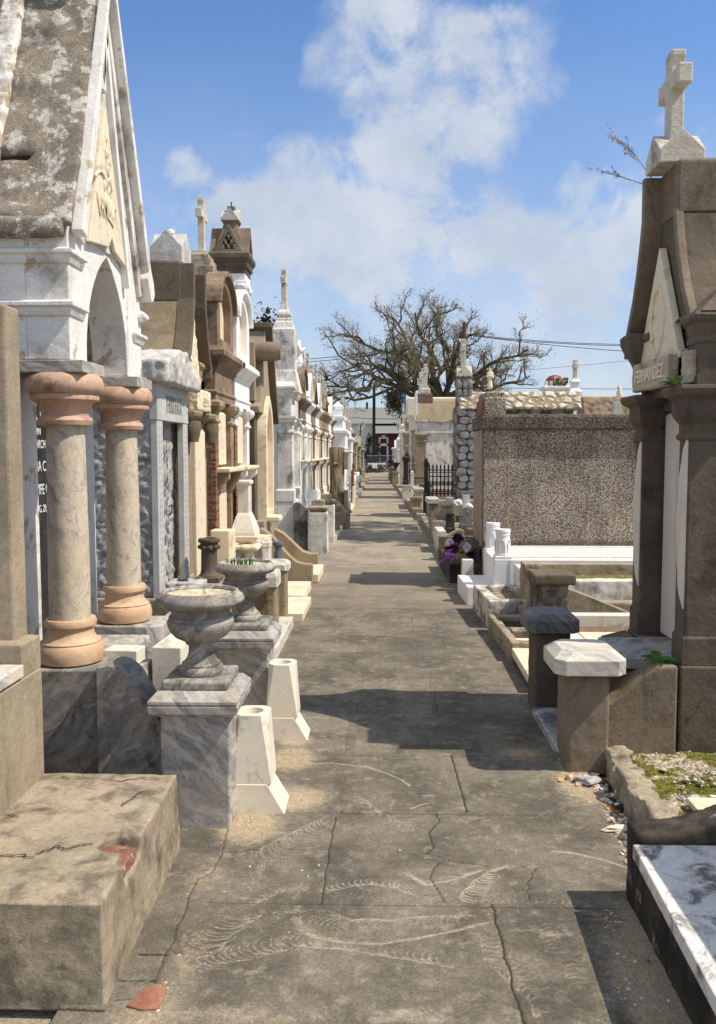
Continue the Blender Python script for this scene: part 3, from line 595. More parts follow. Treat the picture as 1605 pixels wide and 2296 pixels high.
MB().strip([(5.02, 2.65), (YC, 4.12), (3.86, 2.72)], .14, 'x', -1.6, -1.398).build('gable_band', M['white_dirty'], t)
# roof slabs, ribs, eave
def roofq(x0, x1, ya, za, yb, zb, th): return [(x0, ya, za), (x1, ya, za), (x1, yb, zb), (x0, yb, zb), (x0, ya, za-th), (x1, ya, za-th), (x1, yb, zb-th), (x0, yb, zb-th)], [(0, 1, 2, 3), (7, 6, 5, 4), (0, 4, 5, 1), (1, 5, 6, 2), (2, 6, 7, 3), (3, 7, 4, 0)]
b = MB(); sl = (4.10-2.74)/(YC-3.81)
for k in range(4):
    f0, f1 = k/4, (k+1)/4; yA, yB = 3.81+(YC-3.81)*f0, 3.81+(YC-3.81)*f1
    b.add(*roofq(-1.78, -1.60, yA-.004, 2.74+1.36*f0+.026, yB+.004, 2.74+1.36*f1+.002, .08)); b.add(*roofq(-3.2, -1.86, yA, 2.80+1.36*f0+.026, yB+.004, 2.80+1.36*f1, .1))
b.add(*roofq(-1.61, -1.395, 3.805, 2.745, YC, 4.10, .07))
b.build('roof', M['roof_grey'], t, vox=.02, disp=.024, ds=.12)
MB().add(*roofq(-3.2, -1.40, 5.02, 2.7, YC+.01, 4.10, .06)).build('far_slope', M['roof_grey'], t)
b = MB(); b.add(*roofq(-1.88, -1.77, 3.79, 2.78, YC, 4.19, .16)); b.build('roof_rib', M['rib_white'], t, vox=.014, disp=.024, ds=.06)
MB().mould(-3.2, -1.43, 3.765, 3.9, [(0, 2.665), (.0, 2.735), (-.02, 2.755)]).build('eave_slab', M['roof_grey'], t, vox=.012, disp=.012, ds=.08)
b = MB().box(-1.75, -1.5, 4.245, 4.5, 4.005, 4.3).box(-3.2, -1.89, 4.08, 4.2, 3.64, 3.70).box(-3.2, -1.9, 4.19, 4.3, 3.92, 3.99); b.build('ridge_block', M['cement_dark'], t, vox=.015, disp=.015, ds=.08)
for i, cy in enumerate((3.97, 4.83)):
    cx = -1.505; zb = .68 if i == 0 else .705
    b = MB().mould(-1.75, -1.36, cy-.15, cy+.15, [(0, 2.062), (0, 2.118)]); b.build('impost_slab', M['marble_grey'], t, bevel=.004)
    cpt = MB().lathe(cx, cy, [(.10, 1.82), (.122, 1.825), (.128, 1.845), (.120, 1.862), (.110, 1.866), (.1105, 1.885), (.118, 1.91), (.134, 1.932), (.150, 1.94), (.157, 1.942), (.159, 1.962), (.155, 1.968), (.168, 1.974), (.178, 1.992), (.181, 2.015), (.174, 2.045), (.158, 2.062)], 40).build('capital', M['pink'], t, smooth=.7)
    MB().lathe(cx, cy, [(.097, zb+.2), (.0965, 1.2), (.091, 1.6), (.088, 1.825)], 40).build('shaft', M['marble_shaft'], t, smooth=.7)
    MB().lathe(cx, cy, [(.13, zb), (.150, zb+.01), (.157, zb+.045), (.150, zb+.085), (.140, zb+.098), (.142, zb+.105), (.125, zb+.115), (.112, zb+.135), (.106, zb+.16), (.108, zb+.175), (.122, zb+.182), (.125, zb+.20), (.118, zb+.215), (.09, zb+.216)], 40).build('column_base', M['rose'], t, smooth=.7)
MB().prism([(-1.8, 3.80), (-1.305, 3.80), (-1.305, 4.14), (-1.8, 4.14)], 'z', 0, .68).build('pedestal', M['marble_mid'], t, bevel=.008)
MB().prism([(-1.8, 4.68), (-1.33, 4.66), (-1.25, 4.72), (-1.27, 4.98), (-1.8, 4.98)], 'z', 0, .705).build('pedestal', M['marble_grey'], t, bevel=.008)
MB().box(-1.8, -1.30, 4.22, 4.64, .60, .665).build('floor_slab', M['marble_grey'], t, bevel=.012)
for i, (ya, yb) in enumerate(((3.72, 3.92), (5.02, 5.22))):
    w_ = thing('curved_wing', ['dark curved marble wing between the near column pedestal and the near urn pedestal', 'short scooped marble wing behind the near urn stem'][i], 'wing wall', (-1.15, (ya+yb)/2, 0))
    if i == 0: prof = [(-1.30, 0), (-1.30, .715), (-1.24, .722), (-1.19, .712), (-1.14, .67), (-1.10, .60), (-1.06, .53), (-1.01, .47), (-.95, .42), (-.95, 0)]
    else: prof = [(-1.32, 0), (-1.32, .70), (-1.26, .56), (-1.19, .50), (-1.10, .475), (-.98, .47), (-.98, 0)]
    MB().prism(prof, 'y', ya, yb).build('wing_slab', M['marble_grey'] if i else M['marble_mid'], w_, bevel=.006)
M['marble_urn'] = marble('weathered_urn_marble', (.42, .39, .34), (.17, .165, .155), rot=(.3, .65, .5), lo=.34, hi=.62, dark=(.075, .066, .052), dk=.54, warm=(.3, .25, .18), bump=.35, rough=.8, gr=.2)
# --- urn pedestals and urns
def pedestal(x0, x1, y0, y1, s, label):
    q = thing('urn_pedestal', label, 'pedestal', ((x0+x1)/2, (y0+y1)/2, 0), 'urn pedestals')
    MB().box(x0, x1, y0, y1, -.01, .52*s).build('die', M['marble_grey'], q, bevel=.008)
    MB().mould(x0, x1, y0, y1, [(.003, .512*s), (.003, .516*s), (.022, .524*s), (.042, .538*s), (.045, .572*s), (.036, .574*s), (.036, .579*s), (.045, .581*s), (.045, .595*s), (.012, .63*s), (-.02, .632*s)]).build('cap', M['granite_lt'] if 0 else M['marble_grey'], q, bevel=.003)
    MB().box(x0+.005, x1-.005, y0+.005, y1-.005, .628*s, .675*s)  .build('plinth', M['marble_urn'], q, bevel=.006, vox=.01, disp=.006, ds=.03)
    return q
pedestal(-.985, -.675, 3.64, 3.95, 1, 'veined grey marble pedestal carrying the nearest urn, a white vase at its foot')
pedestal(-.99, -.68, 4.96, 5.26, .975, 'grey marble pedestal under the farther grass-filled urn')
def urn(x, y, z, s, label):
    q = thing('garden_urn', label, 'urn', (x, y, z), 'marble urns')
    pr = [(.08, 0), (.098, .004), (.104, .02), (.1, .036), (.089, .042), (.089, .052), (.078, .06), (.066, .075), (.057, .1), (.056, .125), (.058, .14), (.07, .143), (.073, .152), (.072, .158), (.09, .163), (.118, .178), (.14, .203), (.151, .23), (.153, .245), (.150, .255), (.143, .258), (.146, .266), (.142, .274), (.135, .278), (.134, .29), (.14, .305), (.148, .315), (.165, .318), (.188, .326), (.2, .34), (.202, .352), (.194, .368), (.18, .378), (.174, .388), (.166, .390), (.160, .386), (.154, .374)]
    MB().lathe(x, y, [(r*s, z+h*s) for r, h in pr], 56, caps=False).build('bowl', M['marble_urn'], q, smooth=.9)
    MB().lathe(x, y, [(.002, z+.335*s), (.05*s, z+.338*s), (.11*s, z+.35*s), (.157*s, z+.372*s)], 40, caps=False).build('soil', M['soil'], q, smooth=2)
    return q
urn(-.83, 3.795, .673, 1., 'nearest grey marble urn, dry and sandy inside, on the near pedestal')
urn(-.835, 5.11, .657, .93, 'second grey marble urn with green grass sprouting in it')
def grass(name, label, pts, h, n, mat, cat='plant', r=.02):
    q = MB()
    for (x, y, z) in pts:
        for k in range(n):
            a = RND.uniform(0, 2*PI); l = h*RND.uniform(.5, 1); bx = x+RND.uniform(-r, r); by = y+RND.uniform(-r, r); w0 = .0022+h*.01
            dx, dy = math.cos(a)*l*.55, math.sin(a)*l*.55; px, py = -math.sin(a)*w0, math.cos(a)*w0
            q.add([(bx-px, by-py, z), (bx+px, by+py, z), (bx+dx*.4+px, by+dy*.4+py, z+l*.65), (bx+dx*.4-px, by+dy*.4-py, z+l*.65), (bx+dx, by+dy, z+l*.85)], [(0, 1, 2, 3), (3, 2, 4)])
    return meta(q.build(name, mat, None, recalc=False), label, cat)
grass('grass_tuft', 'small green grass tuft growing in the second urn', [(-.92+.02*k, 5.06+.01*(k % 3), 1.005) for k in range(7)], .06, 9, M['leaf_fern'])
# --- tapered marble flower vases on the path
def vase(x, y, w, h, label, group='white tapered flower vases'):
    q = thing('flower_vase', label, 'vase', (x, y, 0), group)
    bx = w*.5
    MB().add([(x-bx, y-bx, -.005), (x+bx*1.35, y-bx, -.005), (x+bx*1.35, y+bx, -.005), (x-bx, y+bx, -.005), (x-bx*.96, y-bx*.96, h*.3), (x+bx*.55, y-bx*.96, h*.3), (x+bx*.55, y+bx*.96, h*.3), (x-bx*.96, y+bx*.96, h*.3)], [(3, 2, 1, 0), (4, 5, 6, 7), (0, 1, 5, 4), (1, 2, 6, 5), (2, 3, 7, 6), (3, 0, 4, 7)]).build('foot', M['marble_cream2'], q, bevel=.003)
    cx = x-bx*.18; r0, r1, z0, z1 = bx*.92, bx*.76, h*.3+.0005, h
    bt = [(cx-r0, y-r0), (cx+r0, y-r0), (cx+r0, y+r0), (cx-r0, y+r0)]
    c = r1*.42; tp = [(-r1+c, -r1), (r1-c, -r1), (r1, -r1+c), (r1, r1-c), (r1-c, r1), (-r1+c, r1), (-r1, r1-c), (-r1, -r1+c)]
    vs = [(a, b_, z0) for a, b_ in bt]+[(cx+a, y+b_, z1) for a, b_ in tp]
    fs = [(0, 1, 5, 4), (1, 6, 5), (1, 2, 7, 6), (2, 8, 7), (2, 3, 9, 8), (3, 10, 9), (3, 0, 11, 10), (0, 4, 11), (3, 2, 1, 0)]
    n = 24; hr = r1*.62; base = len(vs)
    ring = [(cx+hr*math.cos(2*PI*k/n), y+hr*math.sin(2*PI*k/n)) for k in range(n)]
    vs += [(a, b_, z1) for a, b_ in ring]+[(cx+(a-cx)*.8, y+(b_-y)*.8, z1-.1) for a, b_ in ring]
    bb = MB(); bb.add(vs, fs)
    oc = [math.atan2(b_, a) % (2*PI) for a, b_ in tp]
    fs2 = []
    for k in range(n):
        a = 2*PI*(k+.5)/n
        i = min(range(8), key=lambda j: abs((oc[j]-a+PI) % (2*PI)-PI)); a2 = 2*PI*(k+1.5)/n
        i2 = min(range(8), key=lambda j: abs((oc[j]-a2+PI) % (2*PI)-PI))
        k2 = (k+1) % n
        fs2.append((4+i, base+k2, base+k))
        if i2 != i: fs2.append((4+i, 4+i2, base+k2))
        fs2.append((base+k, base+k2, base+n+k2, base+n+k))
    fs2.append(tuple(base+n+k for k in range(n)))
    bb.f += fs2
    bb.build('shaft', M['marble_cream2'], q, bevel=.0015)
    return q
M['marble_cream2'] = marble('vase_marble', (.78, .72, .6), (.68, .61, .5), lo=.45, hi=.8, st=(1.6, 1.6, .8), sc=3, rough=.5, warm=(.72, .62, .46))
vase(-.588, 3.905, .212, .463, 'nearest white tapered marble flower vase standing on the path')
vase(-.562, 4.90, .205, .445, 'farther white tapered marble flower vase beside the second urn pedestal')
# --- loose marble pieces in the enclosure
def loose(name, label, cat, pts, z0, z1, mat, bevel=.004, group=None, rot=None, vox=0, disp=0, ds=.05, tilt=0):
    q = MB().prism(pts, 'z', z0, z1)
    if tilt: q.xf(Matrix.Translation((pts[0][0], pts[0][1], z0)) @ Matrix.Rotation(tilt, 4, 'X') @ Matrix.Translation((-pts[0][0], -pts[0][1], -z0)))
    return meta(q.build(name, M[mat], None, bevel=0 if vox else bevel, vox=vox, disp=disp, ds=ds), label, cat, group)
def rectp(x0, x1, y0, y1, rz=0):
    c = ((x0+x1)/2, (y0+y1)/2); o = []
    for px, py in ((x0, y0), (x1, y0), (x1, y1), (x0, y1)):
        dx, dy = px-c[0], py-c[1]; o.append((c[0]+dx*math.cos(rz)-dy*math.sin(rz), c[1]+dx*math.sin(rz)+dy*math.cos(rz)))
    return o
loose('marble_block', 'big white marble block leaning behind the near urn stem', 'block', rectp(-1.14, -.99, 4.10, 4.42, -.05), 0, .72, 'marble_white', .006)
loose('marble_block', 'grey streaked marble block with a white tile on it, beside the near column base', 'block', rectp(-1.36, -1.17, 4.02, 4.2, -.12), .5, .64, 'marble_grey', .006)
loose('marble_plinth', 'rough marble plinth propping the streaked block inside the wing', 'block', rectp(-1.36, -1.15, 4.0, 4.22, 0), 0, .498, 'marble_dark', .006)
loose('marble_tile', 'small white marble tile lying on the streaked marble block', 'tile', rectp(-1.37, -1.20, 4.05, 4.17, -.08), .642, .715, 'marble_white', .005)
loose('marble_block', 'grey square marble block under the rose base of the far column', 'block', rectp(-1.24, -1.08, 4.46, 4.66), 0, .585, 'marble_grey', .006)
loose('marble_threshold', 'worn marble threshold slab between the white vases and the urn pedestals', 'slab', rectp(-.98, -.66, 4.2, 4.92), -.03, .06, 'marble_grey', .012)
# ================================================================== LEFT SIDE, middle and far
def cross(b, x, y, z, h, w, th, bar=.68, flare=.2, arm=None):
    """stone cross whose arms run along y; b collects the mesh"""
    hw = th/2; aw = w/2; zb = z+h*bar; f = hw*(1+flare)
    o = [(-hw, z), (hw, z), (hw, zb-hw), (aw-.1*w, zb-hw), (aw-.05*w, zb-f), (aw, zb-f), (aw, zb+f), (aw-.05*w, zb+f), (aw-.1*w, zb+hw), (hw, zb+hw), (hw, z+h-.12*h), (f, z+h-.06*h), (f, z+h), (-f, z+h), (-f, z+h-.06*h), (-hw, z+h-.12*h), (-hw, zb+hw), (-aw+.1*w, zb+hw), (-aw+.05*w, zb+f), (-aw, zb+f), (-aw, zb-f), (-aw+.05*w, zb-f), (-aw+.1*w, zb-hw), (-hw, zb-hw)]
    return b.prism([(y+p[0], p[1]) for p in o], 'x', x-hw*.9, x+hw*.9)
def capstone(b, x0, x1, y0, y1, z0, zr, zt):
    """four-gabled stone cap"""
    cx, cy = (x0+x1)/2, (y0+y1)/2; k = .12
    for ax in 'xy':
        a0, a1, c = (y0, y1, cy) if ax == 'x' else (x0, x1, cx)
        s0, s1 = (x0, x1) if ax == 'x' else (y0, y1)
        e = .002 if ax == 'x' else 0
        if e: a0 += e; a1 -= e; z0 += e
        else: z0 -= .002
        b.prism([(a0, z0), (a1, z0), (a1, zr), (c, zt+e), (a0, zr)], ax, s0-e, s1+e)
    return b
# --- hewn granite tomb
x0 = -1.63; ya, yb = 6.08, 7.05; zb = .615
t = thing('granite_tomb', 'grey hewn granite tomb with a rough pediment and a blue bronze door', 'tomb', (-2.2, 6.55, 0))
MB().box(-3., -1.28, ya-.05, yb+.03, 0, zb).build('plinth', M['cement'], t, bevel=.01)
b = MB(); zz = zb
for i, h in enumerate((.52, .5, .52)): b.mould(-3., x0-.045, ya+.01, ya+.3, [(-.012, zz+.003), (0, zz+.018), (0, zz+h-.018), (-.012, zz+h-.003)]); zz += h
b.box(-3., x0-.1, ya+.28, yb, zb, 2.19).box(-3., x0-.05, ya+.02, yb, 1.94, 2.19).build('rough_wall', M['granite'], t, vox=.013, disp=.05, ds=.05, tex_depth=5)
for y in (ya, yb-.16): MB().box(x0-.05, x0, y, y+.16, zb, 1.93).build('pilaster', M['granite_smooth'], t, bevel=.004)
MB().box(x0-.3, x0-.13, ya+.16, yb-.16, zb, 1.93).build('door_jamb', M['jamb'], t)
dr = MB().box(x0-.14, x0-.10, ya+.19, yb-.28, zb, 1.9).build('bronze_door', M['bronze'], t); MB().tube([(x0-.095, yb-.3, 1.25), (x0-.07, yb-.3, 1.27), (x0-.07, yb-.3, 1.2), (x0-.095, yb-.3, 1.18)], .008).build('handle', M['bronze'], dr)
MB().box(x0-.055, x0+.006, ya-.006, yb+.006, 1.93, 2.2).build('lintel', M['granite_smooth'], t, bevel=.004)
textmesh('THERIDEAUX', 'lettering', M['dk_letter'] if 'dk_letter' in M else plain('letter_grey', (.2, .19, .17)), t, (x0+.0065, (ya+yb)/2, 2.05), .19, 'x+', .002, 'CENTER', .44)
b = MB()
for y in (ya+.05, ya+.11, yb-.11, yb-.05):
    for k in range(24): b.box(x0+.0005, x0+.003, y-.003, y+.003, .75+k*.048, .775+k*.048)
meta(b.build('greek_key', M['granite_lt'], t), kind='stuff')
b = MB(); b.prism([(ya-.05, 2.2), (yb+.05, 2.2), (yb+.07, 2.27), (ya+.58, 2.47), (ya+.35, 2.48), (ya-.05, 2.36)], 'x', -3., x0+.10); b.build('pediment', M['granite_lt'], t, vox=.016, disp=.045, ds=.07, tex_depth=4)
# --- steep cement tomb on each side of the alley (brown one right, tan one left share this plan)
def steep_tomb(name, label, xf, sg, ya, yb, yc, hb, zs, mats, xback, near=-.03):
    """xf front plane, sg +1 front faces +X / -1 faces -X. zs: plinth, base, cap, cornice, sign, eave, flare top, block top"""
    zp_, zc0, zc1, ze, zf, zt = zs; mw, md, mt = mats
    t = thing(name, label, 'tomb', (xf-sg*.5, yc, 0))
    X = lambda d: xf-sg*d
    def bx(b, d0, d1, y0, y1, z0, z1, prof=None):
        a, c = sorted((X(d0), X(d1)))
        return b.mould(a, c, y0, y1, prof or [(0, z0), (0, z1)])
    bx(MB(), 0, xback, ya, yb, -.02, zp_).build('plinth', mw, t, bevel=.012)
    bx(MB(), .28, xback, ya+.1, yb-.1, zp_, ze).build('body_wall', md, t, bevel=.01)
    pw = .2
    for y in (ya, yb-pw):
        p = bx(MB(), .02, .30, y+.02, y+pw-.02, zp_, zc0+.02).build('pilaster', mw, t, bevel=.01)
        bx(MB(), .01, .31, y+.012, y+pw-.012, 0, 0, [(.0, zp_), (.0, zp_+.155), (-.012, zp_+.172)]).build('pilaster_base', mw, p, bevel=.005)
        bx(MB(), .02, .3, y+.02, y+pw-.02, 0, 0, [(.004, zc0), (.016, zc0+.008), (.016, zc0+.03), (.004, zc0+.04), (.004, zc0+.09), (.03, zc0+.13), (.036, zc0+.15), (.036, zc1-.075), (.075, zc1-.05), (.085, zc1-.02), (.08, zc1)]).build('capital', mw, p, bevel=.006, seg=3)
    bx(MB(), .05, xback, ya+.02, yb-.02, zc1-.03, zc1+.06).build('architrave', mw, t, bevel=.006)
    bx(MB(), .10, .32, ya+.1, yb-.1, zc1+.05, ze-.06).build('gable_wall', mw, t)
    # corner blocks beside the gable, with an eave moulding
    for y in (ya, yb-pw):
        bx(MB(), .06, xback, y+.02, y+pw-.02, 0, 0, [(0, zc1+.05), (0, ze-.17), (.012, ze-.165), (.012, ze-.145), (.005, ze-.13), (.02, ze-.06), (.04, ze-.045), (.045, ze-.02), (.03, ze)]).build('corner_block', mw, t, bevel=.006)
    # gable body: straight ridge block above a flared skirt
    hw = hb; e = .43
    prof = [(yc-hw, zt), (yc-hw, zf), (yc-hw-.03, zf-.12), (yc-hw-.085, zf-.3), (yc-hw-.16, zf-.47), (yc-e, ze+.02), (yc-e, ze-.05), (yc+e, ze-.05), (yc+e, ze+.02), (yc+hw+.16, zf-.47), (yc+hw+.085, zf-.3), (yc+hw+.03, zf-.12), (yc+hw, zf), (yc+hw, zt)]
    a, c = sorted((X(.09), X(xback*.42+.1)))
    upper = [(yc-hw, zt), (yc-hw, zf+.003), (yc+hw, zf+.003), (yc+hw, zt)]
    MB().prism(prof[1:-1], 'x', a, c).build('gable_skirt', mw, t, bevel=.01)
    MB().mould(a-.004, c+.004, yc-hw-.004, yc+hw+.004, [(0, zf+.001), (0, zt-.02), (-.02, zt)]).build('ridge_block', md, t, bevel=.01)
    rk = lambda s: [(yc+s*(e+.05), ze-.14), (yc+s*(e+.055), ze-.03), (yc+s*(hw+.16), zf-.44), (yc+s*(hw+.085), zf-.27), (yc+s*(hw+.03), zf-.1), (yc+s*hw, zf+.02), (yc+s*hw, zt-.03)]
    for s in (-1, 1):
        pts = rk(s); a, c = sorted((X(-.03 if s > 0 else near), X(.12)))
        b = MB(); b.strip(pts if s > 0 else [(2*yc-p[0], p[1]) for p in rk(1)][::-1], .05, 'x', a, c); b.build('rake', md, t, bevel=.008)
    # hipped side roof
    a, c = sorted((X(.07), X(xback))); e2 = (yb-ya)/2+.0
    vs = [(X(.05), ya-.02, ze), (X(xback+.1), ya-.02, ze), (X(xback+.1), yb+.02, ze), (X(.05), yb+.02, ze), (X(.62), yc, ze+.5), (X(xback+.1), yc, ze+.5)]
    MB().add(vs, [(0, 1, 5, 4), (1, 2, 5), (2, 3, 4, 5), (3, 0, 4), (0, 3, 2, 1)]).build('side_roof', mw, t)
    return t, X, bx
t, X, bx = steep_tomb('steep_tomb', 'tan cement tomb with flared steep gable, dark ridge block and pale grey capstone', -1.63, 1, 7.1, 7.92, 7.5, .26, (.46, 1.85, 2.05, 2.52, 2.99, 3.34), (M['cement_tan'], M['cement_umber'], M['marble_cream']), 1.3)
capstone(MB(), -2.0, -1.72, 7.33, 7.67, 3.335, 3.47, 3.62).build('capstone', M['granite_lt'], t, bevel=.006)
MB().blob((-1.86, 7.5, 3.63), .04, 1, .3, 3, 2).build('cap_stub', M['white_dirty'], t, smooth=1)
MB().prism([(7.23, 2.30), (7.5, 3.0), (7.77, 2.30)], 'x', -1.78, -1.665).build('carved_panel', M['marble_cream'], t, bevel=.004, vox=.012, disp=.03, ds=.05)
sg = MB().box(-1.66, -1.575, 7.22, 7.78, 2.06, 2.24).build('name_panel', M['marble_cream'], t, vox=.01, disp=.02, ds=.03)
textmesh('JESSE SY', 'lettering', M['marble_cream'], sg, (-1.572, 7.5, 2.14), .12, 'x+', .008, 'CENTER', .65)
MB().mould(-1.68, -1.62, 7.30, 7.70, [(-.01, .47), (0, .48), (0, 1.86), (-.02, 1.9)]).build('marble_tablet', M['marble_cream'], t, bevel=.01)
MB().lathe(-1.62, 7.16, [(.055, 1.78), (.06, 1.8), (.075, 1.86), (.085, 1.91), (.075, 1.96)], 16).build('scroll_capital', M['cement_umber'], t, smooth=.8)
MB().lathe(-1.60, 7.84, [(.055, 1.78), (.06, 1.8), (.075, 1.86), (.085, 1.91), (.075, 1.96)], 16).build('scroll_capital', M['cement_umber'], t, smooth=.8)
# --- wall tombs: pilasters, two tablets, bracketed shelf, entablature, pediment
def wall_tomb(label, w, mats, ped='arch', crs=True, zb=.62, depth=1.2, zt=3.52, crossh=.5, brick=False, acro='cross', group=None, zped=2.74):
    mb, mp, me_, mt = mats   # body, pilasters, entablature/pediment, tablets
    t = thing('wall_tomb', label, 'tomb', (0, 0, 0), group)
    MB().box(-depth, .10, 0, w, -.02, zb).build('plinth', mp, t, bevel=.012)
    MB().box(-depth, -.10, .015, w-.015, zb, zped-.02).build('body_wall', mb, t, bevel=.006)
    pw = .2
    for y in (.0, w-pw):
        p = MB().box(-.2, 0, y+.02, y+pw-.02, zb, 2.2).build('pilaster', mb if brick and y == 0 else mp, t, bevel=.006)
        MB().mould(-.2, .0, y+.02, y+pw-.02, [(.03, zb), (.03, zb+.16), (.008, zb+.19), (.012, zb+.21), (.004, zb+.23)]).build('pilaster_base', mp, p, bevel=.003)
        MB().mould(-.2, .0, y+.02, y+pw-.02, [(.004, 1.98), (.02, 1.99), (.02, 2.01), (.004, 2.025), (.004, 2.08), (.045, 2.12), (.06, 2.15), (.06, 2.19), (.03, 2.21)]).build('capital', mp, p, bevel=.004)
    for z0, z1, nm in ((zb+.03, 1.44, 'lower_tablet'), (1.56, 2.12, 'upper_tablet')):
        MB().mould(-.12, -.04, pw+.06, w-pw-.06, [(0, z0), (0, z1-.03), (-.02, z1)]).build(nm, mt, t, bevel=.004)
    sh = MB().mould(-.1, .13, .06, w-.06, [(-.012, 1.485), (0, 1.495), (0, 1.525), (-.008, 1.53)]).build('shelf', M['marble_cream'], t, bevel=.003)
    for y in (.12, w-.2): MB().prism([(-.1, 1.16), (-.02, 1.18), (-.01, 1.24), (.03, 1.29), (.04, 1.36), (.11, 1.42), (.115, 1.484), (-.1, 1.484)], 'y', y, y+.08).build('bracket', mp, sh, bevel=.004)
    MB().mould(-depth, 0, .02, w-.02, [(0, 2.2), (.01, 2.205), (.01, 2.27), (.025, 2.28), (.025, 2.3), (.005, 2.31), (.005, 2.5), (.03, 2.53), (.03, 2.55), (.09, 2.62), (.12, 2.64), (.12, 2.69), (.06, zped)]).build('entablature', me_, t, bevel=.004)
    hw = w/2-.08; yc = w/2
    if ped == 'arch':
        zi = zt-hw*.8
        out = [(yc-hw, zped), (yc-hw, zi)]+[(yc-hw*math.cos(a), zi+(zt-zi)*math.sin(a)) for a in [PI*k/16 for k in range(1, 16)]]+[(yc+hw, zi), (yc+hw, zped)]
        hi = hw*.66; inn = [(yc-hi, zped+.1), (yc-hi, zi)]+[(yc-hi*math.cos(a), zi+(zt-zi)*.7*math.sin(a)) for a in [PI*k/16 for k in range(1, 16)]]+[(yc+hi, zi), (yc+hi, zped+.1)]
        MB().prism(out, 'x', -depth*.55, -.10).build('pediment', me_, t, bevel=.006)
        MB().ring(out, inn, 'x', -.1, .02).build('pediment_face', me_, t, bevel=.006)
        am = [(yc-hw*1.06*math.cos(a), zi+.02+(zt-zi)*1.04*math.sin(a)) for a in [PI*k/20 for k in range(21)]]
        MB().strip(am, -.05, 'x', -.12, .07).build('hood_mould', me_, t, bevel=.006)
        MB().prism(inn, 'x', -.1, -.06).build('pediment_tablet', mt, t)
    elif ped == 'gable':
        out = [(yc-hw, zped), (yc-hw, zped+.14), (yc, zt), (yc+hw, zped+.14), (yc+hw, zped)]
        hi = hw*.62; inn = [(yc-hi, zped+.09), (yc-hi, zped+.2), (yc, zt-.2), (yc+hi, zped+.2), (yc+hi, zped+.09)]
        MB().prism(out, 'x', -depth*.55, -.10).build('pediment', me_, t, bevel=.006)
        MB().ring(out, inn, 'x', -.1, .02).build('pediment_face', me_, t, bevel=.006)
        MB().strip([(yc+hw+.05, zped+.08), (yc, zt+.03), (yc-hw-.05, zped+.08)], .06, 'x', -.12, .08).build('rake', me_, t, bevel=.006)
        MB().prism(inn, 'x', -.1, -.06).build('pediment_tablet', mt, t)
    else:
        MB().mould(-depth*.6, .0, .1, w-.1, [(0, zped), (0, zt-.14), (.03, zt-.12), (.05, zt-.06), (0, zt-.04), (-.2, zt)]).build('parapet', me_, t, bevel=.006)
    xc = -.22
    if acro == 'cross':
        MB().mould(xc-.17, xc+.15, yc-.19, yc+.19, [(0, zt-.08), (0, zt+.07), (-.03, zt+.072), (-.03, zt+.15), (-.055, zt+.152), (-.055, zt+.19), (-.06, zt+.2), (-.085, zt+.22), (-.09, zt+.24)])  .build('cross_steps', M['cement_mold'], t, bevel=.004)
        cross(MB(), xc, yc, zt+.235, crossh, crossh*.5, .075).build('cross', M['stone_cross'], t, bevel=.006)
    elif acro == 'block':
        MB().mould(xc-.12, xc+.12, yc-.2, yc+.2, [(0, zt-.08), (0, zt+.04), (-.03, zt+.05), (-.03, zt+.12), (.0, zt+.13), (-.02, zt+.18), (-.08, zt+.2)]).build('acroterion', mp, t, bevel=.004)
    return t
M['stone_cross'] = stone('weathered_stone_cross', (.5, .46, .39), (.66, .62, .54), dark=(.12, .1, .08), dk=.6, dsc=6, dmax=.7, gr=.25, bump=.7, bsc=60)
A = wall_tomb('brown stuccoed brick tomb with arched pediment and stone cross, bricks showing on its near pier', 1.06, (M['brick'], M['sandstone'], M['umber_stucco'], M['marble_cream']), 'arch', brick=True, crossh=.56)
move(A, -1.64, 8.28)
A2 = wall_tomb('white painted tomb with double arched pediment, next beyond the brown brick tomb', 1.06, (M['brick'], M['white'], M['white'], M['marble_cream']), 'arch', acro='block', brick=True, zt=3.55)
move(A2, -1.64, 9.40)
# --- scroll-topped grey tomb with lancet tablet
t = thing('lancet_tomb', 'grey cement tomb with scrolled gable corner and tall cream lancet tablet', 'tomb', (-1.9, 11.2, 0))
MB().box(-3, -1.5, 10.72, 12., -.02, .80).build('plinth', M['cement_mold'], t, bevel=.01)
MB().box(-3, -1.62, 10.78, 11.95, .8, 2.2).build('body_wall', M['cement_dkbrown'], t, bevel=.01)
MB().prism([(10.72, 2.2), (10.72, 2.28), (10.86, 2.32), (11.0, 2.7), (11.36, 3.35), (11.72, 2.7), (11.9, 2.32), (12., 2.28), (12., 2.2)], 'x', -2.9, -1.55).build('gable', M['cement'], t, bevel=.01)
MB().strip([(12.06, 2.12), (11.95, 2.3), (11.36, 3.42), (11.28, 3.42)], .07, 'x', -2.0, -1.46).build('rake', M['cement_umber'], t, bevel=.008)
b = MB(); b.lathe(0, 0, [(.02, 0), (.12, .01), (.13, .05), (.12, .3), (.11, .36)], 16); b.xf(Matrix.Translation((-1.66, 10.98, 3.0)) @ Matrix.Rotation(PI/2, 4, 'Y')); b.build('scroll', M['cement_brown'], t, smooth=.9)
MB().box(-2.2, -1.62, 10.80, 10.92, 2.35, 3.1).build('corner_pier', M['cement'], t, bevel=.01)
def lancet(y0, y1, z0, zs, zt):
    L, Rr = arch_pts(y0, y1, zs, zt); return [(y0, z0)]+L+Rr[::-1][1:]+[(y1, z0)]
b = MB(); b.ring(lancet(10.98, 11.74, .82, 1.85, 2.45), lancet(11.06, 11.66, .9, 1.8, 2.32), 'x', -1.63, -1.50); b.build('tablet_frame', M['marble_cream'], t, bevel=.006)
MB().prism(lancet(11.05, 11.67, .9, 1.8, 2.33), 'x', -1.62, -1.575).build('tablet', M['marble_cream'], t)
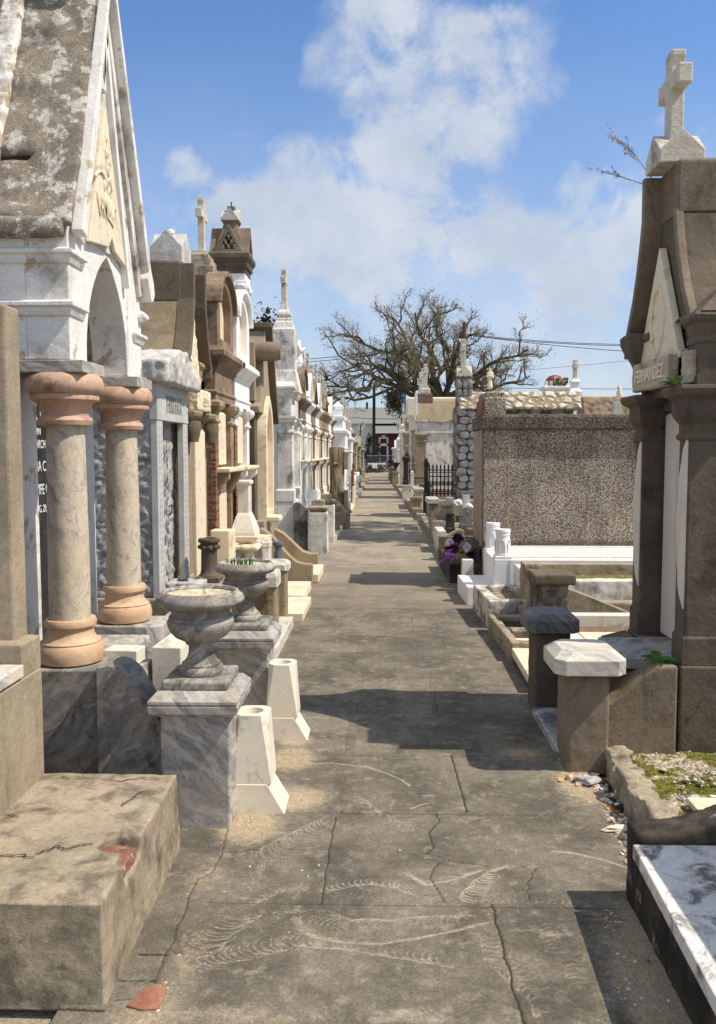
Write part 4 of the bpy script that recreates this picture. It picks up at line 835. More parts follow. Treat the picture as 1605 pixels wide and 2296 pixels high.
MB().mould(-1.62, -1.33, 10.98, 11.3, [(-.02, .765), (0, .78), (0, .83), (-.02, .845)]).build('sill_slab', M['marble_cream'], t, bevel=.008)
# --- grey-white pinnacle tomb with tall cross
t = thing('pinnacle_tomb', 'tall grey and white plastered tomb with corner pilasters, square pinnacle and stone cross', 'tomb', (-1.9, 14.8, 0))
PT = t
MB().mould(-2.9, -1.47, 14.2, 15.5, [(0, -.02), (0, .83), (-.02, .845)]).build('plinth', M['white_dirty'], t, bevel=.012)
MB().box(-2.85, -1.58, 14.27, 15.45, .84, 2.75).build('body_wall', M['white'], t, bevel=.006)
for y in (14.22, 15.22):
    p = MB().box(-1.76, -1.5, y, y+.24, .84, 2.2).build('pilaster', M['white_dirty'], t, bevel=.008)
    MB().mould(-1.76, -1.5, y, y+.24, [(.03, .845), (.03, 1.03), (.004, 1.06)]).build('pilaster_base', M['white_dirty'], p, bevel=.004)
    MB().mould(-1.76, -1.5, y, y+.24, [(.004, 2.0), (.02, 2.01), (.02, 2.04), (.004, 2.06), (.01, 2.16), (.05, 2.2), (.05, 2.24), (.07, 2.26), (.07, 2.3)]).build('capital', M['white_dirty'], p, bevel=.004)
MB().mould(-2.85, -1.52, 14.24, 15.46, [(0, 2.3), (0, 2.62), (.02, 2.63), (.05, 2.7), (.05, 2.74), (.08, 2.76), (.08, 2.8), (.0, 2.83)]).build('entablature', M['white_dirty'], t, bevel=.005)
b = MB(); b.add([(-2.9, 14.17, 2.8), (-1.45, 14.17, 2.8), (-1.45, 15.53, 2.8), (-2.9, 15.53, 2.8), (-2.9, 14.85, 3.25), (-1.75, 14.85, 3.25)], [(0, 1, 5, 4), (1, 2, 5), (2, 3, 4, 5), (3, 0, 4), (3, 2, 1, 0)]); b.build('roof', M['white_dirty'], t)
MB().mould(-1.85, -1.47, 14.35, 14.75, [(.09, 2.7), (.06, 2.85), (.02, 3.05), (0, 3.1), (0, 3.78), (-.02, 3.8), (-.04, 3.9), (-.06, 3.92), (-.06, 3.96), (-.1, 3.98), (-.07, 4.03), (-.08, 4.07), (-.12, 4.12), (-.13, 4.2)]).build('pinnacle', M['white_dirty'], t, bevel=.006)
cross(MB(), -1.66, 14.55, 4.19, .62, .34, .1).build('cross', M['stone_cross'], t, bevel=.008)
# --- wings and end posts in front of them
def wing(name, label, prof, y0, y1, mat, bev=.01, cat='wing wall', group=None):
    return meta(MB().prism(prof, 'y', y0, y1).build(name, M[mat], None, bevel=bev), label, cat, group)
pw_ = lambda l, y: [(PX(u, v, y), PZ(u, v, y)) for u, v in l]
a_ = pw_([(583, 1184), (590, 1188), (611, 1203), (634, 1231), (650, 1249), (664, 1260), (682, 1265), (700, 1266)], 10.5)
wing('curved_wing', 'near cement ramp wing sweeping down to the white step beyond the marble-capped posts', [(a_[0][0], -.02)]+a_+[(a_[-1][0], -.02)], 10.5, 10.66, 'cement_tan', group='ramp wings')
a_ = pw_([(590, 1170), (604, 1180), (634.5, 1196), (655, 1215), (678, 1236.6), (695, 1242), (712, 1242)], 11.7)
wing('curved_wing', 'far cement ramp wing, its inner face in full sun, beside the pinnacle tomb', [(a_[0][0], -.02)]+a_+[(a_[-1][0], -.02)], 11.7, 11.9, 'cement_tan', group='ramp wings')
loose('marble_step', 'white marble step between the two cement ramp wings', 'step', rectp(-1.3, -.80, 10.72, 11.68), .0, .11, 'marble_cream', .008)
a_ = [(-1.47, .83), (-1.40, .835), (-1.33, .81), (-1.27, .75), (-1.2, .64), (-1.2, -.02), (-1.47, -.02)]
wing('curved_wing', 'blackened plaster wing joining the pinnacle tomb to its near post', a_, 14.1, 14.3, 'white_sooty' if 'white_sooty' in M else 'cement_dark')
def endpost(x0, x1, y0, y1, label, h=.68):
    q = thing('end_post', label, 'post', ((x0+x1)/2, (y0+y1)/2, 0), 'dirty white end posts')
    MB().box(x0, x1, y0, y1, -.02, h).build('shaft', M['white_dirty'], q, bevel=.012)
    MB().mould(x0+.01, x1-.01, y0+.01, y1-.01, [(-.01, h-.002), (-.03, h+.03), (0, h+.04), (.015, h+.06), (.015, h+.08), (0, h+.10), (-.05, h+.105), (-.05, h+.2), (-.07, h+.21)]).build('cap', M['cement_mold'], q, bevel=.008)
endpost(-1.215, -.885, 13.88, 14.15, 'dirty white square post with moulded grey cap, nearest of the pair before the pinnacle tomb')
endpost(-1.18, -.86, 15.5, 15.75, 'dirty white square post with grey cap behind the nearer white post', .7)
# --- marble-capped cement posts and steps before the granite and tan tombs
def cappost(x0, x1, y0, y1, h, ch, over, matp, matc, label, group='marble-capped posts', cz=.035):
    q = thing('capped_post', label, 'post', ((x0+x1)/2, (y0+y1)/2, 0), group)
    MB().box(x0, x1, y0, y1, -.02, h).build('shaft', M[matp], q, bevel=.008, vox=.012, disp=.008, ds=.06)
    o = over; c = cz; X0, X1, Y0, Y1 = x0-o, x1+o, y0-o*.8, y1+o*.8; k = c
    b = MB(); oc = lambda i, z: [(X0+i+k, Y0+i, z), (X1-i-k, Y0+i, z), (X1-i, Y0+i+k, z), (X1-i, Y1-i-k, z), (X1-i-k, Y1-i, z), (X0+i+k, Y1-i, z), (X0+i, Y1-i-k, z), (X0+i, Y0+i+k, z)]
    vs = oc(0, h)+oc(0, h+ch*.66)+oc(c, h+ch); fs = [tuple(range(7, -1, -1)), tuple(range(16, 24))]
    for r in (0, 8): fs += [(r+i, r+(i+1) % 8, r+8+(i+1) % 8, r+8+i) for i in range(8)]
    b.add(vs, fs); b.build('cap', M[matc], q, bevel=.004)
    return q
cappost(-1.17, -.92, 8.0, 8.25, .545, .09, .03, 'cement_tan', 'marble_vein', 'tan cement post with wide marble cap behind the second urn, by the cream steps')
cappost(-.99, -.905, 7.12, 7.36, .53, .13, .02, 'cement_tan', 'marble_vein', 'narrow tan post with square marble cap just behind the second urn rim', cz=.012)
loose('marble_step', 'stained cream marble step, nearer of the two beside the tan posts', 'step', rectp(-1.2, -.775, 8.28, 9.25), -.02, .075, 'marble_rust', .008)
loose('marble_step', 'cream marble step with a rust blotch, farther of the two', 'step', rectp(-1.2, -.86, 9.28, 10.3), -.02, .085, 'marble_rust', .008)
loose('coping_kerb', 'low grey kerb along the path behind the second white vase', 'kerb', rectp(-1.05, -.845, 5.6, 8.0), -.02, .10, 'marble_vein', .008)
wing('curb_wall', 'low tan enclosure wall between the two capped posts', [(-1.6, -.02), (-1.6, .5), (-1.15, .5), (-.93, .42), (-.93, -.02)], 7.40, 7.55, 'cement_tan', cat='wall')
q = thing('granite_vase', 'rough grey granite flower block with a drilled hole, behind the near urn', 'vase', (-1.4, 6.1, .3))
b = MB(); b.box(-1.56, -1.34, 5.98, 6.2, .28, .745).build('block', M['granite'], q, vox=.012, disp=.035, ds=.06)
MB().box(-1.36, -1.305, 5.97, 6.21, .28, .74).build('dressed_face', M['granite_smooth'], q, bevel=.004); MB().lathe(-1.46, 6.08, [(.04, .735), (.04, .757)], 16).build('hole', M['dark_hole'], q)
loose('cement_ledge', 'cement ledge under the rough granite flower block', 'ledge', rectp(-1.9, -1.2, 5.7, 6.02), 0, .28, 'cement', .01)
q = thing('fluted_vase', 'dark weathered fluted column vase with a leaf collar', 'vase', (-1.43, 6.9, .618))
pr = [(.088, .618), (.088, .67), (.075, .68), (.07, .72), (.068, .84), (.066, .88), (.072, .89), (.075, .92), (.072, .935), (.088, .945), (.092, .96), (.086, .975), (.06, .978), (.055, .95)]
b = MB(); st = len(b.v); b.lathe(-1.43, 6.9, pr, 48)
for i in range(st, len(b.v)):
    v = b.v[i]
    if .69 < v.z < .875:
        a = math.atan2(v.y-6.9, v.x+1.43); k = 1-.09*(.5+.5*math.cos(a*16)); v.x = -1.43+(v.x+1.43)*k; v.y = 6.9+(v.y-6.9)*k
b.build('shaft', M['cement_dkbrown'], q, smooth=.8)
MB().mould(-1.53, -1.33, 6.8, 7.0, [(0, .617), (0, .655), (-.01, .665)]).build('foot', M['cement_dkbrown'], q, bevel=.006)
b = MB(); [b.blob((-1.43+.075*math.cos(k*PI/5), 6.9+.075*math.sin(k*PI/5), .905), (.026, .026, .022), 1, .4, 2, k) for k in range(10)]; b.build('leaf_collar', M['cement_dkbrown'], q, smooth=1)
loose('marble_pier', 'cream chamfered marble pier standing before the brown brick tomb', 'block', [(-1.63, 7.92), (-1.45, 7.92), (-1.42, 7.95), (-1.42, 8.12), (-1.63, 8.12)], 0, .945, 'marble_cream', .01)
q = thing('marble_bench', 'broken cream marble slab on short white legs before the brick tomb', 'bench', (-1.4, 8.3, .6))
MB().mould(-1.56, -1.22, 8.22, 8.5, [(-.03, .70), (0, .715), (0, .75), (-.015, .765)]).build('slab', M['marble_cream'], q, vox=.012, disp=.02, ds=.05); MB().box(-1.5, -1.42, 8.3, 8.4, 0, .71).build('leg', M['white'], q, bevel=.004); MB().box(-1.36, -1.28, 8.3, 8.4, 0, .71).build('leg', M['white'], q, bevel=.004)
q = thing('broken_piece', 'broken brown stone fragment lying on the marble bench', 'fragment', (-1.36, 8.35, .77)); MB().blob((-1.36, 8.36, .785), (.09, .06, .025), 2, .7, 1.5, 4).build('stone', M['sandstone'], q, smooth=.5)
meta(MB().lathe(-1.215, 8.6, [(.085, .0), (.085, .70), (.092, .72), (.094, .765), (.08, .775), (.06, .775), (.055, .72)], 8).build('octagonal_vase', M['marble_vein'], None, bevel=.004), 'pale octagonal marble vase behind the marble-capped post', 'vase')
meta(MB().lathe(-1.08, 8.75, [(.035, .0), (.045, .62), (.03, .66), (.045, .70), (.06, .72), (.055, .745), (.03, .75)], 20).build('verdigris_vase', M['bronze'], None, smooth=.8), 'small greenish vase beside the octagonal marble vase', 'vase')
q = thing('marble_pedestal', 'white marble pedestal with flared foot before the white arched tomb', 'pedestal', (-1.5, 9.25, 0)); MB().mould(-1.58, -1.46, 9.2, 9.42, [(.08, .0), (.08, .80), (.07, .84), (.02, .98), (0, 1.02), (0, 1.32), (.02, 1.34), (.02, 1.37), (0, 1.38)]).build('shaft', M['marble_white'], q, bevel=.005)
loose('marble_slab', 'cream marble slab with a jagged broken end, in front of the white arched tomb', 'slab', [(-1.6, 9.1), (-1.35, 9.08), (-1.30, 9.12), (-1.26, 9.2), (-1.22, 9.3), (-1.6, 9.5)], .68, .765, 'marble_cream', .006)
loose('cement_block', 'low cement support under the broken marble slab', 'block', rectp(-1.6, -1.32, 9.1, 9.45), 0, .678, 'cement_mold', .01)
# --- columned brown tower tomb behind the row
t = thing('tower_tomb', 'tall brown and white tower tomb with grey columns and a gabled pyramid top', 'tomb', (-2.85, 16.3, 0))
MB().box(-3.2, -2.55, 16.0, 16.65, 0, 3.4).build('base_block', M['white_dirty'], t)
for (x, y) in ((-2.63, 16.08), (-2.63, 16.57), (-3.12, 16.08), (-3.12, 16.57)):
    MB().lathe(x, y, [(.09, 3.38), (.09, 3.46), (.07, 3.5), (.065, 4.75)], 20).build('column', M['marble_grey'], t, smooth=.8)
    MB().lathe(x, y, [(.068, 4.72), (.1, 4.76), (.12, 4.8), (.12, 4.84), (.09, 4.86)], 20).build('capital', M['white'], t, smooth=.8)
MB().mould(-3.2, -2.55, 16., 16.65, [(0, 4.84), (0, 4.92), (-.02, 4.925), (-.02, 5.06)]).build('architrave', M['white'], t, bevel=.005)
MB().mould(-3.2, -2.55, 16., 16.65, [(-.01, 5.06), (-.01, 5.16), (.02, 5.17), (.03, 5.2), (.03, 5.26), (.08, 5.34), (.08, 5.42), (.03, 5.46)]).build('cornice', M['cement_dkbrown'], t, bevel=.008)
MB().mould(-3.2, -2.55, 16., 16.65, [(-.03, 5.45), (-.06, 5.52), (-.18, 5.95), (-.2, 6.02), (-.17, 6.06), (-.17, 6.09)]).build('pyramid', M['cement_brown'], t, bevel=.006)
for ax in 0, 1:
    b = MB(); g = [(-.28, 5.45), (0, 5.98), (.28, 5.45)]; gi = [(-.18, 5.5), (0, 5.83), (.18, 5.5)]
    if ax == 0: b.ring([(-2.875+p, z) for p, z in g], [(-2.875+p, z) for p, z in gi], 'y', 15.99, 16.66)
    else: b.ring([(16.325+p, z) for p, z in g], [(16.325+p, z) for p, z in gi], 'x', -3.25, -2.5)
    b.build('gablet', M['cement_brown'], t, bevel=.01)
b = MB(); [b.blob((-2.875+dx, 16.02, 5.5+dz), (.04, .04, .07), 1, .1, 2, 1) for dx, dz in ((0, .24), (-.06, .14), (.06, .14), (-.11, .05), (.11, .05), (0, .05), (-.15, 0), (.15, 0))]; b.build('carved_clover', M['cement_brown'], t, smooth=1)
capstone(MB(), -3.05, -2.7, 16.15, 16.5, 6.085, 6.12, 6.32).build('capstone', M['granite_lt'], t, bevel=.005); MB().mould(-2.93, -2.81, 16.27, 16.39, [(-.01, 6.3), (.01, 6.34), (.01, 6.37)]).build('finial_block', M['cement_brown'], t); MB().tube([(-2.87, 16.33, 6.36), (-2.87, 16.33, 6.47)], .012).build('iron_pin', M['iron'], t)
# --- the long uniform row of wall tombs
W_, Wc = M['white'], M['white']; sb, um, cr = M['sandstone'], M['umber_stucco'], M['marble_cream']
kinds = [('brown', (um, W_, um, cr), 'arch', 'block'), ('white', (W_, Wc, Wc, cr), 'gable', 'angel'), ('brown', (sb, sb, um, cr), 'gable', 'cross'), ('white', (W_, Wc, Wc, cr), 'gable', 'cross'),
         ('brown', (sb, um, sb, cr), 'flat', 'cross'), ('brown', (sb, W_, um, cr), 'gable', 'cross'), ('brown', (um, sb, sb, cr), 'flat', 'cross'), ('white', (W_, Wc, Wc, cr), 'gable', 'cross'), ('brown', (sb, sb, um, cr), 'flat', 'cross')]
lab = ['brown arched wall tomb first in the terraced row beyond the pinnacle tomb', 'white gabled wall tomb carrying a white angel statue', 'brown gabled wall tomb just beyond the angel tomb', 'white gabled wall tomb with a cross between two brown tombs', 'brown flat-topped wall tomb with a cross, middle of the terraced row', 'brown gabled wall tomb with white pilasters in the terraced row', 'dark brown flat-topped wall tomb with cross near the end of the row', 'white wall tomb with cross, second from the end of the row', 'brown wall tomb with cross, last of the terraced row']
yy = 15.8
for i, (c, m, pd, ac) in enumerate(kinds):
    q = wall_tomb(lab[i], 1.18, m, pd, acro='cross' if ac == 'cross' else 'block' if ac == 'block' else None, group='terraced wall tombs', zt=3.3 if pd != 'flat' else 3.15, crossh=.5, zb=.55)
    move(q, -1.52, yy)
    if ac == 'angel': ANG = (-1.72, yy+.59, 3.28)
    yy += 1.24
# praying angel: one sculpted body, wings as parts
def skin(name, mat, parent, J, E, sub=2):
    """one continuous figure grown round a jointed skeleton"""
    off = Vector((0, 0, 0)); r = parent
    if parent and parent.name in OFF: off = OFF[parent.name]
    me = bpy.data.meshes.new(name); me.from_pydata([Vector(j[:3])-off for j in J], E, []); o = bpy.data.objects.new(name, me); COL.objects.link(o); me.materials.append(mat)
    sk = o.modifiers.new('skin', 'SKIN'); sk.use_smooth_shade = True
    lay = me.skin_vertices[0] if me.skin_vertices else None
    if lay is None:
        bpy.context.view_layer.objects.active = o; bpy.ops.mesh.customdata_skin_add(); lay = me.skin_vertices[0]
    for i, j in enumerate(J): lay.data[i].radius = (j[3], j[3] if len(j) < 5 else j[4]); lay.data[i].use_root = (i == 0)
    s = o.modifiers.new('sub', 'SUBSURF'); s.levels = s.render_levels = sub
    if parent: o.parent = parent
    return o
ax_, ay_, az_ = ANG
q = thing('angel_statue', 'small white praying angel statue with folded wings on a white tomb', 'statue', ANG)
MB().mould(ax_-.12, ax_+.12, ay_-.12, ay_+.12, [(0, az_-.1), (0, az_+.12), (.02, az_+.14), (.02, az_+.17)]).build('base', M['white_clean'], q, bevel=.005)
z = az_+.17
skin('body', M['white_clean'], q, [(ax_, ay_, z+.3, .075), (ax_, ay_, z+.02, .13), (ax_, ay_, z+.42, .085), (ax_, ay_, z+.5, .04), (ax_+.01, ay_, z+.58, .06), (ax_+.01, ay_-.1, z+.44, .04), (ax_+.06, ay_-.1, z+.32, .035), (ax_+.13, ay_-.01, z+.42, .025), (ax_+.01, ay_+.1, z+.44, .04), (ax_+.06, ay_+.1, z+.32, .035), (ax_+.13, ay_+.01, z+.42, .025)], [(0, 1), (0, 2), (2, 3), (3, 4), (2, 5), (5, 6), (6, 7), (2, 8), (8, 9), (9, 10)])
for s in (-1, 1): MB().prism([(ax_-.05, z+.45), (ax_-.12, z+.56), (ax_-.19, z+.5), (ax_-.22, z+.3), (ax_-.18, z+.05), (ax_-.11, z+.2), (ax_-.06, z+.3)], 'y', ay_+s*.05, ay_+s*.1).build('wing', M['white_clean'], q, bevel=.01)
# --- farther white tombs on the left
def boxtomb(name, label, x0, x1, y0, y1, h, mat, top='pyramid', sg=1, mat2=None, group=None, extra=.5, zb=.3):
    t = thing(name, label, 'tomb', ((x0+x1)/2, (y0+y1)/2, 0), group); mt = mat2 or mat
    MB().mould(x0, x1, y0, y1, [(.06, -.03), (.06, zb), (0, zb+.02)]).build('plinth', M[mat], t, bevel=.008)
    MB().box(x0, x1, y0, y1, zb, h*.8).build('body_wall', M[mat], t, bevel=.008)
    MB().mould(x0, x1, y0, y1, [(.01, h*.6), (.03, h*.605), (.03, h*.625), (.01, h*.63), (.02, h*.76), (.05, h*.78), (.09, h*.8), (.09, h*.83), (.02, h*.85)]).build('cornice', M[mt], t, bevel=.005)
    fx = x1 if sg > 0 else x0; yc = (y0+y1)/2
    MB().box(fx-.03, fx+.015, yc-.25, yc+.25, zb+.15, h*.55).build('tablet', M['marble_cream'], t)
    cx = fx-sg*.3; z = h*.84
    if top in ('pyramid', 'pinnacle', 'cross', 'urncross'):
        MB().mould(x0+.05, x1-.05, y0+.05, y1-.05, [(0, z), (-.02, h*.95), (.03, h*.97), (.03, h)]).build('attic', M[mt], t, bevel=.006)
        z = h
    if top == 'pinnacle': MB().mould(cx-.16, cx+.16, yc-.16, yc+.16, [(0, z-.02), (0, z+.3), (.04, z+.32), (.04, z+.4), (-.15, z+.58)]).build('pinnacle', M[mt], t, bevel=.006)
    if top == 'gable': MB().prism([(y0-.05, z), (yc, z+.5), (y1+.05, z)], 'x', x0+.1, x1+.04 if sg > 0 else x1-.1).build('gable', M[mt], t, bevel=.008)
    if top == 'roof': MB().prism([(y0-.06, z), (yc-.1, z+extra), (yc+.1, z+extra), (y1+.06, z)], 'x', x0-.03, x1+.03).build('roof', M[mt], t, bevel=.01)
    if top in ('cross', 'urncross'):
        MB().mould(cx-.17, cx+.17, yc-.17, yc+.17, [(0, z-.01), (0, z+.1), (-.04, z+.11), (-.04, z+.2), (-.09, z+.22)]).build('cross_steps', M['stone_cross'], t, bevel=.004)
        cross(MB(), cx, yc, z+.21, extra, extra*.5, .09).build('cross', M['stone_cross'], t, bevel=.006)
    return t
boxtomb('white_tomb', 'bright white tomb with a pointed block finial, beyond the terraced row', -2.6, -1.28, 30., 32.2, 2.95, 'white_clean', 'pinnacle')
boxtomb('brown_tomb', 'small brown arched tomb behind the bright white pointed one', -2.6, -1.38, 33.2, 34.8, 2.9, 'umber_stucco', 'gable')
boxtomb('white_tomb', 'white flat-topped tomb far along the left, past the small brown tomb', -2.5, -1.3, 37, 39, 2.75, 'white', 'pyramid')
boxtomb('grey_tomb', 'grey stone tomb with spire cross far along the left side', -2.3, -1.2, 41, 42.5, 2.6, 'cement', 'cross', extra=.9)
boxtomb('grey_tomb', 'weathered grey tomb with a gabled top, far left before the house', -2.2, -1.12, 45, 46.5, 2.4, 'cement_mold', 'gable')
boxtomb('grey_tomb', 'last weathered tomb on the left at the path end', -2.1, -1.05, 51, 52.5, 2.2, 'cement_mold', 'pyramid')
for i, y in enumerate((33.9, 36., 39.6)):
    q = thing('stone_cross', ['pale stone cross over the small brown tomb', 'pale stone cross in the far left cluster, nearer the path', 'pale stone cross farthest in the left cluster'][i], 'cross', (-1.55, y, 2.6), 'crosses of the far left tombs')
    MB().mould(-1.7, -1.4, y-.15, y+.15, [(0, 2.5), (0, 3.1), (-.04, 3.12), (-.04, 3.25)]).build('base', M['stone_cross'], q); cross(MB(), -1.55, y, 3.25, .7, .4, .12).build('shaft', M['stone_cross'], q, bevel=.006)
# --- carved tree-trunk monument
q = thing('tree_trunk_monument', 'brown carved stone tree trunk monument with a scroll tablet', 'monument', (-.95, 18.6, 0))
prof = [(.30, 0), (.29, .3), (.25, .5), (.2, .72), (.165, .85), (.155, 1.2), (.16, 1.6), (.165, 1.75), (.15, 1.79), (.05, 1.80)]
b = MB(); b.lathe(-.97, 18.6, prof, 28)
for v in b.v:
    k = 1+.16*noise.noise(Vector((v.x*6, v.y*6, v.z*2.2))); v.x = -.97+(v.x+.97)*k; v.y = 18.6+(v.y-18.6)*k
b.build('trunk', M['bark_stone'], q, smooth=1)
for (dx, dy, z, r) in ((-.02, -.16, 1.42, .06), (.12, -.08, .78, .12), (-.12, -.2, .62, .14), (.18, -.14, .35, .14)):
    MB().blob((-.97+dx, 18.6+dy, z), (r, r, r*.8), 2, .5, 1.8, int(z*50)).build('knot', M['bark_stone'], q, smooth=1)
MB().prism([(-.82, 1.3), (-.72, 1.3), (-.71, 1.68), (-.82, 1.7)], 'y', 18.5, 18.75).build('scroll_tablet', M['cement_tan'], q, bevel=.015)
MB().box(-.80, -.71, 18.36, 18.5, 0, .85).build('branch_post', M['cement_tan'], q, bevel=.01); MB().blob((-.9, 18.3, .28), (.16, .12, .3), 2, .3, 2, 7).build('rock_base', M['cement_tan'], q, smooth=1)
# --- rusted iron gate, small marble things along the far left edge
q = thing('rusted_gate', 'rusted red iron gate standing open at the left path edge', 'gate', (-.85, 27, 0))
MB().box(-.93, -.87, 26.4, 26.46, 0, 1.1).build('post', M['rust'], q); MB().box(-.93, -.87, 27.5, 27.56, 0, 1.3).build('post', M['rust'], q)
for k in range(9): MB().tube([(-.90, 26.5+k*.115, .08), (-.90, 26.5+k*.115, .75+.07*(k % 2)+.04*k)], .014, 5).build('bar', M['rust'], q)
b = MB(); b.box(-.915, -.885, 26.45, 27.5, .1, .16); b.build('rail', M['rust'], q); MB().tube([(-.9, 26.45+.13*k, .62+.012*k*k*.6) for k in range(9)], .03, 5).build('scrolled_rail', M['rust'], q)
loose('marble_kerb', 'long pale marble kerb running along the left path edge past the white posts', 'kerb', [(-1.1, 15.9), (-.84, 15.9), (-.80, 26), (-1.1, 26)], -.02, .09, 'marble_cream', .008)
loose('cement_kerb', 'low cement kerb along the far left of the path', 'kerb', [(-1.15, 26.1), (-.82, 26.1), (-.7, 55), (-1.1, 55)], -.02, .10, 'cement_tan', .008)
for i, (x, y, h, l) in enumerate(((-.93, 17.2, .34, 'small grey stone block on the kerb before the tree trunk monument'), (-.95, 20.2, .3, 'dark stone stump on the kerb behind the tree trunk monument'), (-.9, 22.5, .32, 'small square stone on the kerb, nearer the rusted gate'))):
    loose('stone_block', l, 'block', rectp(x-.11, x+.09, y-.15, y+.15, .1), .085, .085+h, ['cement', 'cement_dkbrown', 'granite_lt'][i], .01)
loose('marble_post', 'slim white marble post before the rusted gate', 'post', rectp(-.86, -.78, 25.6, 25.75), .09, .62, 'marble_white', .008)
q = thing('marble_basin', 'white marble pedestal basin on the left past the rusted gate', 'basin', (-.9, 31, .1)); MB().lathe(-.9, 31, [(.2, .08), (.2, .2), (.1, .22), (.09, .55), (.2, .62), (.24, .75), (.22, .8), (.1, .78)], 20).build('bowl', M['white_clean'], q, smooth=.8)
MB().box(-1.12, -.72, 30.8, 31.2, .0, .2).build('foot', M['marble_cream'], q)
for i, y in enumerate((29.5, 34, 37.5, 43)):
    q = thing('marble_vase', ['white marble vase on the left beside the basin', 'white marble vase in front of the flat-topped white tomb', 'pale marble urn with green leaves far on the left', 'last pale urn on the left before the path end'][i], 'vase', (-1.0, y, .1), 'far left vases')
    MB().lathe(-1.0, y, [(.12, .08), (.12, .3), (.07, .34), (.06, .5), (.12, .65), (.15, .82), (.13, .86)], 16).build('body', M[['white_clean', 'white', 'cement', 'cement_tan'][i]], q, smooth=.8)
loose('headstone', 'small white headstone on the shelf before the first terraced tomb', 'headstone', rectp(-1.4, -1.22, 16.1, 16.25), .56, .95, 'white_clean', .01)
loose('bench_slab', 'grey stone bench slab before the terraced row', 'bench', rectp(-1.5, -1.05, 16.0, 17.3), .5, .56, 'granite_smooth', .01)
loose('bench_block', 'pale block supporting the grey bench slab', 'block', rectp(-1.35, -1.15, 16.3, 16.6), 0, .498, 'white_dirty', .01)
# ================================================================== RIGHT SIDE
# --- nearest black-stained coping with marble ledge
t = thing('stained_coping', 'blackened cement coping with a blotched white marble ledge, nearest on the right', 'coping', (1.3, 2.6, 0))
b = MB(); b.prism([(.945, 3.08), (.92, 2.0), (1.0, 2.0), (1.02, 3.08)], 'z', -.02, .228); b.build('base_wall', M['cement_dark'], t, vox=.012, disp=.012, ds=.07)
MB().prism([(.915, 2.955), (.87, 2.0), (1.9, 2.0), (1.9, 2.955)], 'z', .23, .282).build('marble_ledge', M['marble_blot'], t, bevel=.006)
wp = [(.94, -.02), (.935, .305), (.965, .312), (1.0, .31), (1.06, .315), (1.13, .33), (1.21, .355), (1.32, .40), (1.5, .46), (1.9, .55), (1.9, -.02)]
MB().prism(wp, 'y', 2.96, 3.10).build('curved_wing', M['cement_dark'], t, vox=.012, disp=.01, ds=.06)
# tomb standing outside the picture to the right, whose shadow crosses the path
t = thing('box_tomb', 'plain dark cement box tomb just outside the right edge', 'tomb', (2.4, 2.3, 0))
MB().mould(1.55, 3.4, 1.2, 2.80, [(0, -.02), (0, .5), (-.05, .52), (-.05, 1.02), (.03, 1.06), (.03, 1.12), (-.1, 1.18)]).build('body', M['cement_dark'], t, bevel=.01)
# --- broken kerb, gravel plot, rubble
q = MB(); n = 22
for i in range(n):
    f = i/n; x = 1.185-.03*f+RND.uniform(-.012, .012); y = 4.40-1.25*f
    q.box(x-.0, x+.11+RND.uniform(-.015, .02), y-.07, y+.005, -.03, .125+.018*math.sin(i*1.1)+RND.uniform(-.016, .016)+.03*f)
meta(q.build('broken_kerb', M['cement_kerb'] if 'cement_kerb' in M else M['cement'], None, vox=.011, disp=.05, ds=.07), 'crumbling cement kerb at the edge of the mossy gravel plot', 'kerb')
q = MB(); nx, ny = 70, 70; X0, X1, Y0, Y1 = 1.2, 3.4, 3.08, 4.70
vs = []; fs = []
for j in range(ny+1):
    for i in range(nx+1):
        x = X0+(X1-X0)*i/nx; y = Y0+(Y1-Y0)*j/ny; vs.append((x, y, .085+.018*noise.noise(Vector((x*5, y*5, 0)))+.012*noise.noise(Vector((x*22, y*22, 3)))))
for j in range(ny):
    for i in range(nx): a = j*(nx+1)+i; fs.append((a, a+1, a+nx+2, a+nx+1))
tm = NT('mossy_gravel'); mk = tm.rng(tm.math('ADD', tm.noise(3.2, 8, .68), tm.math('MULTIPLY', tm.math('SUBTRACT', tm.n('SeparateXYZ', 1, Vector=tm.p()), 4.0), -.14)), .44, .5)
vv_ = tm.n('TexVoronoi', 1, Vector=tm.p(), Scale=70.); r_ = tm.n('SeparateColor', 0, Color=vv_)
gcol = tm.mix(r_, (.25, .19, .12), (.66, .58, .46)); gcol = tm.mul(gcol, tm.rng(tm.noise(18, 5, .7), .3, .7, .65, 1.2, False))
mcol = tm.mix(tm.rng(tm.noise(30, 5, .7), .35, .65), (.05, .055, .008), (.2, .185, .03))
M['mossy_gravel'] = tm.fin(tm.mix(mk, gcol, mcol), .95, tm.math('ADD', tm.n('TexVoronoi', 0, Vector=tm.p(), Scale=60.), tm.noise(90, 4)), .9, .012)
q.add(vs, fs); meta(q.build('gravel_plot', M['mossy_gravel'], None, smooth=2), 'mossy gravel bed of the plot behind the broken kerb on the right', 'gravel bed', kind='stuff')
